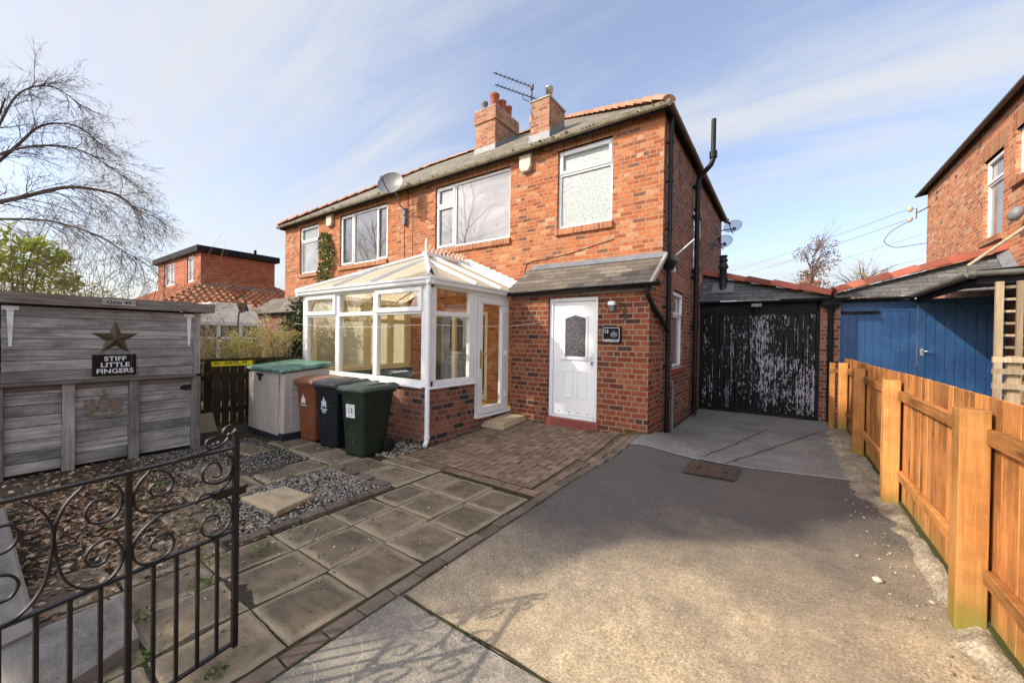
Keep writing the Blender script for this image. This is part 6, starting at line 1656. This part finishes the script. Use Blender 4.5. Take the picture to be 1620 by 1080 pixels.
mb = MB(); mb.box(-2.30,-2.19,5.90,5.998,2.17,2.235); mb.build('cap', M['zinc'], ol, bevel=.008)
mb = MB(); mb.hexa([(-2.28,5.93,2.085),(-2.21,5.93,2.085),(-2.21,5.998,2.085),(-2.28,5.998,2.085),(-2.285,5.915,2.169),(-2.205,5.915,2.169),(-2.205,5.998,2.169),(-2.285,5.998,2.169)]); mb.build('lens', M['lead_dark'], ol)
mb = MB(); mb.tube([(-2.05,5.995,2.19),(-2.05,5.985,1.94)], .012, 6); mb.tube([(-2.05,5.99,2.18),(-2.08,5.80,2.19),(-2.09,5.74,2.175),(-2.09,5.735,2.20)], .009, 6); mb.tube([(-2.05,5.99,2.0),(-2.065,5.88,2.1),(-2.08,5.79,2.185)], .008, 6); mb.build('basket_bracket', M['rust'], label='small rusty iron hanging basket bracket beside the silver lamp', cat='bracket')
pq = thing('house_plaque', (-2.255,6.0,1.7), 'black house number plaque with white 13, emblem and street name', 'plaque')
mb = MB(); mb.box(-2.415,-2.095,5.972,5.998,1.572,1.838); mb.build('tile', M['plaque'], pq, bevel=.012)
Mq = frame_matrix((-2.262,5.9705,1.708), (1,0,0), (0,0,1))
mb = MB(); w2, h2, r_ = .137, .112, .025
P = []
for cx_, cy_, a0 in ((w2-r_,h2-r_,0),(-w2+r_,h2-r_,90),(-w2+r_,-h2+r_,180),(w2-r_,-h2+r_,270)):
    for i in range(5): a = RAD(a0+i*22.5); P.append((cx_, cy_, math.cos(a), math.sin(a)))
for i in range(20):
    a, b = P[i], P[(i+1) % 20]; q = [(a[0]+r_*a[2],a[1]+r_*a[3]),(b[0]+r_*b[2],b[1]+r_*b[3]),(b[0]+(r_-.007)*b[2],b[1]+(r_-.007)*b[3]),(a[0]+(r_-.007)*a[2],a[1]+(r_-.007)*a[3])]
    mb.add([Mq @ Vector((x,y,.0008)) for x, y in q], [(0,1,2,3)])
mb.build('border', M['white_paint'], pq)
mb = MB()
vs, fs = text_mesh('13', .075, frame_matrix((-2.340,5.970,1.758),(1,0,0),(0,0,1)), .0006, bold=.0008); mb.add(vs, fs)
vs, fs = text_mesh('CAMBRIDGE AVE', .034, frame_matrix((-2.262,5.970,1.622),(1,0,0),(0,0,1)), .0006, bold=.0008, sx=.98); mb.add(vs, fs); mb.build('lettering', M['white_paint'], pq)
mb = MB(); Me = frame_matrix((-2.215,5.970,1.722),(1,0,0),(0,0,1)); k = .34
rb_ = [(-.17,-.06),(-.155,-.10),(-.10,-.135),(0,-.15),(.10,-.135),(.155,-.10),(.17,-.06),(.145,-.065),(.09,-.092),(0,-.105),(-.09,-.092),(-.145,-.065)]
mb.prism([(x*k,y*k) for x, y in rb_], 0, .001, Me); mb.prism([(x*k,y*k) for x, y in [(-.05,.06),(-.05,-.02),(0,-.09),(.05,-.02),(.05,.06)]], 0, .001, Me); mb.prism([(x*k,y*k) for x, y in [(-.035,.07),(.035,.07),(.045,.12),(.02,.10),(.02,.15),(-.02,.15),(-.02,.10),(-.045,.12)]], 0, .001, Me)
for s_ in (-1, 1):
    P_ = [(s_*x*k, y*k) for x, y in [(.06,-.07),(.065,.03),(.10,.06),(.115,.10),(.135,.06),(.12,.02),(.15,-.03),(.14,-.06)]]
    mb.prism(P_ if s_ > 0 else P_[::-1], 0, .001, Me)
mb.build('emblem', M['lead'], pq)
# ------------------------------------------------------------------ plants and trees
def twigs(mb, p, d, L, r, depth, droop=.0, spread=.7, n_=3, step=.22, kids=3, jit=.25, seg=None):
    p = Vector(p); d = Vector(d).normalized(); pts = [p.copy()]; k = max(3, int(L/step)) if seg is None else seg
    st = L/k; nodes = []
    for i in range(k):
        d = (d+Vector((U(-1,1),U(-1,1),U(-1,1)))*jit*.5+Vector((0,0,-droop))*(i/k+.3)).normalized()
        p = p+d*st; pts.append(p.copy()); nodes.append((p.copy(), d.copy(), (i+1)/k))
    mb.tube(pts, [r*(1-.72*i/k) for i in range(k+1)], n_ if r < .03 else 6, caps=False)
    if depth <= 0: return
    for i in range(kids):
        q, dd, t_ = nodes[rnd.randrange(max(0, int(k*.15)), k)]
        nd = (dd+Vector((U(-1,1),U(-1,1),U(-1,1)))*spread).normalized()
        twigs(mb, q, nd, L*U(.45,.72)*(1.15-.4*t_), max(r*(1-.6*t_)*.58, .0030), depth-1, droop, spread, n_, step, kids, jit)
def leaves(mb, c, rad, n_, size, flat=1.0, t=None, up=.2, w=.5):
    for _ in range(n_):
        while True:
            q = Vector((U(-1,1),U(-1,1),U(-1,1)))
            if q.length < 1: break
        q = q*(.55+.45*rnd.random())
        leafquad(mb, (c[0]+q.x*rad, c[1]+q.y*rad, c[2]+q.z*rad*flat), size*U(.6,1.3), t, up, w)
# birch at the left edge
bt_ = thing('bare_birch_tree', (-14.0,-1.2,0), 'bare birch tree with long drooping twigs above the grey shed', 'tree')
mb = MB(); mb.tube([(-14.0,-1.2,-.1),(-14.05,-.9,1.5),(-14.0,-.5,3.0),(-13.95,.1,4.2),(-14.0,.3,5.2),(-14,.45,6.0),(-14,.6,6.7)], [.15,.13,.11,.08,.055,.03,.012], 9); mb.build('trunk', M['bark'], bt_)
mb = MB()
def limb(P, r, dr, depth=3, kids=4, L=1.3):
    P = [Vector(p) for p in P]; Q = smooth_pts(P, 5)
    mb.tube(Q, [r*(1-.8*i/len(Q)) for i in range(len(Q))], 6, caps=False)
    for i in [k for k in range(3, len(Q)) for _ in range(2)]:
        if rnd.random() < .72:
            d = (Q[i]-Q[i-1]).normalized(); nd = (d+Vector((U(-1,1),U(-1,1),U(-.9,.7)))*.8).normalized()
            twigs(mb, Q[i], nd, L*U(.4,1.0), max(.009, r*.3*(1-i/len(Q))), depth, dr, .85, 3, .13, kids+2, .5)
limb([(-14,.3,5.2),(-14,.55,6.2),(-13.9,.8,6.9),(-13.85,1.25,7.25),(-13.8,1.7,7.0)], .028, .10, 2, 4, .8)
limb([(-13.95,.0,4.1),(-13.9,.75,4.55),(-13.7,1.5,5.0),(-13.6,2.2,5.05),(-13.6,2.4,4.95),(-13.55,2.7,4.7)], .055, .13, 2, 5, 1.3)
limb([(-14,.35,5.0),(-13.9,.75,5.7),(-13.9,1.1,6.3),(-13.8,1.6,6.5),(-13.7,2.0,6.2)], .035, .10, 2, 4, .8)
limb([(-14,.2,4.8),(-13.9,.5,5.4),(-13.7,1.1,5.8),(-13.5,1.7,5.85),(-13.4,2.3,5.5)], .033, .10, 2, 4, 1.1)
limb([(-13.95,-.1,3.9),(-13.7,.5,4.0),(-13.5,1.2,4.1),(-13.3,1.9,3.9),(-13.2,2.5,3.5)], .033, .13, 2, 5, 1.2)
mb.build('branches', M['twig'], bt_)
# laurel behind the bar
la = thing('laurel_bush', (-10.2,.45,0), 'sunlit yellow green laurel bush rising behind the grey shed', 'bush')
mb = MB()
for (x,y,z,r_) in ((-10.2,.15,3.15,.48),(-10.1,.55,2.85,.42),(-10.15,.9,2.72,.34),(-10.3,.3,2.6,.55),(-10.2,.78,2.35,.42),(-10.2,1.12,2.48,.25),(-10.4,-.2,3.0,.55),(-10.1,.0,2.3,.5),(-10.2,.1,3.5,.3),(-10.15,.75,3.05,.25),(-10.1,1.0,2.9,.2)):
    leaves(mb, (x,y,z), r_, int(560*r_), .13, .85, None, .2, .34)
mb.build('foliage', M['leaf_laurel'], la)
mb = MB()
for _ in range(9): twigs(mb, (-10.25+U(-.1,.1),.3+U(-.3,.5),0), (U(-.1,.1),U(-.2,.25),1), 3.0, .022, 1, 0, .5, 4, .35, 3, .18)
mb.build('stems', M['twig'], la)
hg = thing('bare_hedge', (-9.2,.8,0), 'tangled brown bare hedge behind the shed roof', 'hedge')
mb = MB()
for _ in range(64): twigs(mb, (-9.3+U(-.6,.4),U(-.6,1.7),U(.3,1.0)), (U(-.2,.2),U(-.15,.35),1), U(1.3,2.1), .010, 2, .02, .7, 3, .2, 5, .35)
for _ in range(10): twigs(mb, (-9.2+U(-.4,.3),U(.9,1.7),1.2), (U(-.1,.3),U(.3,.9),.75), U(1.4,2.1), .010, 2, .03, .6, 3, .2, 4, .3)
mb.build('twigs', M['twig_tan'], hg)
mb = MB()
for _ in range(22): leaves(mb, (-9.3+U(-.5,.4),U(-.5,1.5),U(1.7,2.28)), .28, 55, .05, .9)
mb.build('foliage', M['leaf_dry'], hg)
# shrubs behind the dark fence
for i, (x, y, z, h_, lab) in enumerate(((-8.55,2.30,.3,1.75,'pale twiggy shrub nearest the shed behind the dark fence'),(-8.65,2.75,.3,1.65,'straggly yellow green shrub behind the GATE 49 sign'),(-8.55,3.15,.3,1.75,'pale stemmed shrub between the yellow sign and the tallest shrub'),(-8.5,3.55,.3,1.95,'tallest yellow leaved shrub near the dark ivy'),(-8.4,3.85,.3,1.75,'yellow leaved shrub touching the dark ivy'))):
    t = thing('garden_shrub', (x,y,0), lab, 'shrub', 'shrubs behind the dark fence')
    mb = MB()
    for _ in range(8): twigs(mb, (x+U(-.15,.15),y+U(-.12,.12),.0), (U(-.22,.22),U(-.22,.22),1), h_*U(.75,1.05), .022, 2, 0, .55, 5, .16, 3, .3)
    mb.build('stems', M['bark_pale'], t)
    mb = MB()
    for _ in range(34 if i > 1 else 20): leaves(mb, (x+U(-.28,.28),y+U(-.24,.24),h_*U(.5,.98)), .16, 30, .06, .9, None, .1, .4)
    mb.build('foliage', M['leaf_dry'], t)
iv = thing('ivy_bush', (-8.5,4.3,0), 'dark glossy ivy bush against the end of the white conservatory', 'bush')
mb = MB()
for _ in range(70):
    z = U(.6,2.3); leaves(mb, (-8.40+U(-.2,.32),4.22+U(-.3,.3)*(1.2-z*.22),z), .22, 62, .075, 1, None, .1, .7)
mb.build('foliage', M['leaf_dark'], iv)
mb = MB()
for _ in range(6): twigs(mb, (-8.45+U(-.1,.1),4.3+U(-.1,.1),0), (U(-.1,.1),U(-.1,.1),1), 2.0, .02, 1, 0, .5, 4, .3, 2, .2)
mb.build('stems', M['twig'], iv)
ci = thing('climbing_ivy', (-11.8,6.6,2.9), 'narrow column of variegated ivy climbing the brick between two upper windows', 'climbing plant')
mb = MB()
for _ in range(1500):
    z = 2.85+2.0*rnd.random(); w_ = .36 if z < 4.3 else .36*(1-(z-4.3)/.75)+.06
    leafquad(mb, (-11.8+U(-w_,w_)+.06*math.sin(z*5), 6.66-U(0,.13), z), U(.05,.10), None, .1, .7)
mb.build('foliage', M['leaf_ivy'], ci)
mb = MB(); mb.tube([(-11.8,6.69,2.8),(-11.85,6.69,3.5),(-11.75,6.69,4.2),(-11.8,6.69,4.8)], .015, 5); mb.build('stems', M['twig'], ci)
# rusty ornament on a pole behind the fence
oc = thing('rusty_ornament', (-9.3,3.35,0), 'rusty metal garden ornament on a pole in front of the tiled bungalow roof', 'lantern')
mb = MB(); mb.tube([(-9.3,3.35,0),(-9.3,3.35,1.9),(-9.28,3.36,2.1)], .016, 6); mb.build('pole', M['rust'], oc)
mb = MB(); Mo = Matrix.Translation((-9.26,3.40,2.26)) @ Matrix.Rotation(RAD(18), 4, 'X') @ Matrix.Rotation(RAD(25), 4, 'Z')
for (a, b) in ((-.11,-.08),(.08,.11)): mb.box(-.01,.01,a,b,-.17,.17,M=Mo)
for (a, b) in ((-.17,-.12),(-.02,.02),(.12,.17)): mb.box(-.008,.008,-.1,.1,a,b,M=Mo)
mb.box(-.004,.004,-.09,.09,-.15,.02,M=Mo); mb.build('cage', M['rust'], oc)

# ------------------------------------------------------------------ bungalow with dormer far left
bu = thing('tiled_bungalow', (-27,9,0), 'distant bungalow with clay tiled roof and tile hung flat roofed dormer', 'house')
mb = MB(); mb.box(-33.5,-22.3,5.2,13.2,0,2.85); mb.build('wall', M['white_roof'], bu)
def pantiles(P0, ud, vd, fn_w, nv, pu=.30, pv=.33):
    """clay tiles as rolled courses: P0 eaves corner, ud along the eaves, vd up the slope; fn_w(v) -> (u0,u1)"""
    mb = MB(); P0, ud, vd = Vector(P0), Vector(ud).normalized(), Vector(vd).normalized(); n_ = ud.cross(vd)
    if n_.z < 0: n_ = -n_
    for j in range(nv):
        v0, v1 = j*pv, (j+1)*pv+.05; a, b = fn_w(j*pv+pv/2)
        if b-a < .2: continue
        k = int((b-a)/pu)+1
        for i in range(k):
            u0 = a+i*pu; t_ = rnd.random(); m_ = 6
            if u0+pu > b: break
            vs = []
            for (v, l) in ((v0, .055), (v1, .0)):
                for q in range(m_+1): vs.append(P0+ud*(u0+pu*q/m_)+vd*v+n_*(l+.05*math.sin(2*math.pi*q/m_)))
            mb.add(vs, [(q, q+1, m_+2+q, m_+1+q) for q in range(m_)], t=t_, smooth=True)
            mb.add([vs[q] for q in range(m_+1)]+[vs[q]-n_*.06 for q in range(m_+1)], [(q, q+1, m_+2+q, m_+1+q) for q in range(m_)], t=0)
    return mb
ex0, ex1, ey0, ey1, ez_, pt_ = -34.0, -21.9, 4.9, 13.5, 2.85, .6
sv = math.sqrt(1+pt_*pt_); half = (ey1-ey0)/2
mb = MB(); r1, r2 = (ex0+half,ey0+half,ez_+half*pt_-.05), (ex1-half,ey0+half,ez_+half*pt_-.05); q1, q2, q3, q4 = (ex0,ey0,ez_-.05),(ex1,ey0,ez_-.05),(ex1,ey1,ez_-.05),(ex0,ey1,ez_-.05)
mb.poly([q1,q2,r2,r1]); mb.poly([q2,q3,r2]); mb.poly([q3,q4,r1,r2]); mb.poly([q4,q1,r1]); rf_ = mb.build('roof', M['pantile'], bu)
pantiles((ex1,ey0,ez_), (0,1,0), (-1,0,pt_), lambda v: (v/sv, 2*half-v/sv), int(half*sv/.33)).build('roof_tiles', M['pantile'], rf_)
pantiles((ex0,ey0,ez_), (1,0,0), (0,1,pt_), lambda v: (v/sv, ex1-ex0-v/sv), int(half*sv/.33)).build('roof_tiles', M['pantile'], rf_)
dx0, dx1, dy0, dy1, dz0, dz1 = -31.2, -24.0, 7.0, 10.45, 3.6, 5.74
FD = ('Y', dy0, -1)
mb = MB(); wall(mb, FD, dx0, dx1, dz0, dz1, [(-30.0,-28.1,4.35,5.62),(-26.05,-25.0,4.32,5.70)], .1); mb.add([(dx1,dy0,dz0),(dx1,dy1,dz0),(dx1,dy1,dz1),(dx1,dy0,dz1)], [(0,1,2,3)]); mb.add([(dx0,dy0,dz0),(dx0,dy1,dz0),(dx0,dy1,dz1),(dx0,dy0,dz1)], [(0,3,2,1)]); mb.add([(dx0,dy1,dz0),(dx1,dy1,dz0),(dx1,dy1,dz1),(dx0,dy1,dz1)], [(0,3,2,1)])
mb.build('dormer_wall', M['hung'], bu)
mb = MB(); mb.box(dx0-.25,dx1+.2,dy0-.22,dy1+.2,dz1-.02,dz1+.30); mb.build('dormer_roof', M['fascia'], bu, bevel=.03)
mb = MB(); mb.box(dx1-.02,dx1+.12,dy0-.03,dy1+.05,3.98,4.16); mb.build('dormer_flashing', M['lead'], bu)
mb = MB(); mb.tube([(-24.4,9.6,6.0),(-24.4,9.6,6.35)], .07, 8); mb.build('vent_pipe', M['fascia'], bu)
window(bu, FD, -30.0,-28.1,4.35,5.62, [(-30.0,-29.0,4.35,5.62),(-29.0,-28.1,4.35,5.62)], M['white'], M['pane_mid'], fw=.09)
window(bu, FD, -26.05,-25.0,4.32,5.70, [(-26.05,-25.0,4.32,5.70)], M['white'], M['pane_mid'], fw=.12)
mb = MB(); gutter(mb, (ex1+.05,ey0,ez_-.02), (ex1+.05,ey1,ez_-.02), .07); mb.build('gutter', M['fascia'], bu)
# pale conservatory roof of the house next door
bc = thing('neighbour_conservatory', (-13.2,4.2,0), 'cream roofed conservatory next door seen over the dark fence', 'conservatory')
mb = MB(); a, b, c, d = -14.6,-12.0,3.35,4.9
mb.hexa([(a,c,1.95),(b,c,1.95),(b,d,1.95),(a,d,1.95),(a+.7,c+.6,2.5),(b-.7,c+.6,2.5),(b-.7,d,2.5),(a+.7,d,2.5)]); mb.build('roof', M['white_roof'], bc)
mb = MB()
mb.box(b-.06,b+.02,c,d,1.86,1.949); mb.box(a,b-.06,c-.02,c+.06,1.86,1.949); mb.box(b-.05,b,c+.06,d,.85,.92); mb.box(b-.05,b,c+.06,d,1.50,1.56)
for y in (c,3.85,4.35,4.8): mb.box(b-.05,b+.0,y,y+.08,.85,1.86)
for x in (a,-13.8,-12.9): mb.box(x,x+.08,c,c+.06,.85,1.86)
mb.build('frame', M['white_old'], bc)
mb = MB(); mb.quad((b-.03,c,.9),(b-.03,d,.9),(b-.03,d,1.88),(b-.03,c,1.88)); mb.quad((a,c+.03,.9),(b,c+.03,.9),(b,c+.03,1.88),(a,c+.03,1.88)); mb.build('pane', M['pane_dark'], bc)
mb = MB(); mb.box(a,b,c,d,0,.85); mb.build('plinth', M['brick_con'], bc)

# ------------------------------------------------------------------ trees and chimneys beyond the garages
def far_tree(name, x, y, h_, lab, wood, leafmat, nl, spread_, ls):
    t = thing(name, (x,y,0), lab, 'tree')
    mb = MB(); mb.tube([(x,y,0),(x+.1,y,h_*.35),(x+.05,y,h_*.7)], [.16,.11,.05], 7); mb.build('trunk', wood, t)
    mb = MB(); tips = []
    N_ = 16 if nl else 34
    for i in range(N_):
        z = h_*(.3+.6*i/N_); a = U(0,6.28); L_ = spread_*(1.0-.55*i/N_)*U(.7,1.2)
        d = Vector((math.cos(a), math.sin(a), U(.5,1.1)))
        twigs(mb, (x+.06,y,z), d, L_, .035, 2, 0, .7, 4, .3, 5, .3); tips.append(Vector((x,y,z))+d.normalized()*L_*.75)
    twigs(mb, (x+.05,y,h_*.65), (.03,0,1), h_*.33, .04, 2, 0, .6, 4, .3, 6, .2)
    mb.build('branches', wood, t)
    if nl:
        mb = MB()
        for q in tips:
            for _ in range(4): leaves(mb, q+Vector((U(-.5,.5),U(-.5,.5),U(-.3,.5))), .42, nl, ls, .8, None, 0, .6)
        for i in range(8): leaves(mb, (x+U(-.3,.3),y+U(-.3,.3),h_*(.6+.4*i/8)), .35, nl, ls, .8, None, 0, .6)
        mb.build('crown', leafmat, t)
    return t
far_tree('bronze_leaved_tree', 1.0, 25.0, 6.9, 'slim tree with bronze brown leaves beyond the black garage', M['twig'], M['leaf_brown'], 34, 1.7, .10)
far_tree('bare_tree', 3.2, 26.0, 5.6, 'taller pale tan bare tree beside the bronze tree', M['twig_tan'], None, 0, 2.3, .1)
far_tree('bare_tree', 4.6, 27.5, 5.0, 'lower pale bare tree behind the blue garage roof', M['twig_tan'], None, 0, 2.0, .1)
for (x, y, z0_, z1_, lab) in ((10.2,40,3.0,7.6,'small distant brick chimney with one red pot above the garage ridge'),(1.35,30,3.0,6.2,'ochre distant chimney stack between the two far trees')):
    t = thing('distant_cottage', (x,y,0), lab, 'house')
    mb = MB(); mb.box(x-4,x+4,y,y+6,0,3.4); mb.build('wall', M['brick_chim'], t)
    mb = MB(); mb.poly([(x-4.2,y-.2,3.3),(x+4.2,y-.2,3.3),(x+4.2,y+3,5.0),(x-4.2,y+3,5.0)]); mb.poly([(x-4.2,y+6.2,3.3),(x+4.2,y+6.2,3.3),(x+4.2,y+3,5.0),(x-4.2,y+3,5.0)]); mb.build('roof', M['slate_grey'], t)
    mb = MB(); mb.box(x-.5,x+.5,y+2.6,y+3.4,4.6,z1_-.45); mb.box(x-.57,x+.57,y+2.53,y+3.47,z1_-.6,z1_-.44); c_ = mb.build('chimney', M['brick_chim'], t)
    mb = MB(); mb.lathe([(r_*1.6, z*1.2) for r_, z in POT], 12, Matrix.Translation((x,y+3,z1_-.44))); mb.build('chimney_pot', M['clay_pot'], c_)
# overhead cables
for i, (a, b, lab) in enumerate((((2.87,15.58,5.48),(-9.0,52,9.7),'topmost overhead cable running from the upper insulator'),((2.87,15.58,5.19),(-9.0,52,8.9),'overhead cable from the lower insulator just under the topmost one'),((4.0,20,5.6),(-10,60,8.2),'middle overhead cable crossing behind the bronze tree'),((4.3,21,4.9),(-9,62,6.6),'second lowest overhead cable over the garages'),((4.3,21.2,4.65),(-9,62,6.1),'lowest overhead cable over the garages'))):
    a, b = Vector(a), Vector(b); P = [a.lerp(b, k/20)-Vector((0,0,.5*math.sin(math.pi*k/20))) for k in range(21)]
    mb = MB(); mb.tube(P, .006, 4); mb.build('overhead_cable', M['cable_grey'], label=lab, cat='cable', group='overhead cables')
mb = MB(); mb.tube(smooth_pts([(2.87,15.58,5.14),(2.5,15.65,4.9),(2.36,15.65,4.62),(2.58,15.65,4.43),(2.95,15.65,4.45),(3.24,15.7,4.48)]), .009, 5); mb.build('cable_loop', M['cable'], label='thin loop of cable hanging at the neighbouring house corner', cat='cable')

# ------------------------------------------------------------------ trees across the road behind the camera: they throw the dappled shade and show in the panes
def big_conifer(x, y, h_, r_, n_, lab, zlow=2.0):
    t = thing('evergreen_tree', (x,y,0), lab, 'tree')
    mb = MB(); mb.tube([(x,y,0),(x,y,h_*.9)], [.3,.06], 8); mb.build('trunk', M['bark'], t)
    mb = MB()
    for _ in range(n_):
        z = zlow+(h_-zlow)*rnd.random(); k = (z-zlow)/(h_-zlow); rr = r_*(1-k**4)**.6*(.25+.75*math.sqrt(rnd.random())); a = U(0,6.28)
        rr *= 1+.18*math.sin(a*5+z*2)
        leafquad(mb, (x+.62*rr*math.cos(a), y+rr*math.sin(a), z), U(.35,.7), None, .2, .6)
    mb.build('crown', M['leaf_pine'], t); return t
def big_bare(x, y, h_, lab, depth=3, kids=5):
    t = thing('bare_tree', (x,y,0), lab, 'tree')
    mb = MB(); mb.tube([(x,y,-.1),(x+.1,y+.1,h_*.3),(x,y,h_*.55)], [.28,.22,.12], 9); mb.build('trunk', M['bark'], t)
    mb = MB()
    for i in range(9):
        a = i*2.4; twigs(mb, (x,y,h_*(.28+.03*i)), (math.cos(a),math.sin(a),1.0), h_*.42, .09-.005*i, depth, 0, .65, 4, .5, kids, .25)
    twigs(mb, (x,y,h_*.5), (0,0,1), h_*.45, .1, depth, 0, .6, 4, .5, kids, .2)
    mb.build('branches', M['twig'], t); return t
big_conifer(-11.9,-7.95,14.9,2.45,4600,'dense columnar evergreen across the road',4.2)
big_bare(-10.5,-15.8,11.0,'bare street tree throwing branch shadows on the drive', 2, 3)
big_bare(-21,-9.5,12.5,'large bare tree mirrored in the bedroom panes', 3, 5)
big_bare(-27,-6.0,11.5,'bare tree beyond the birch across the road', 3, 5)
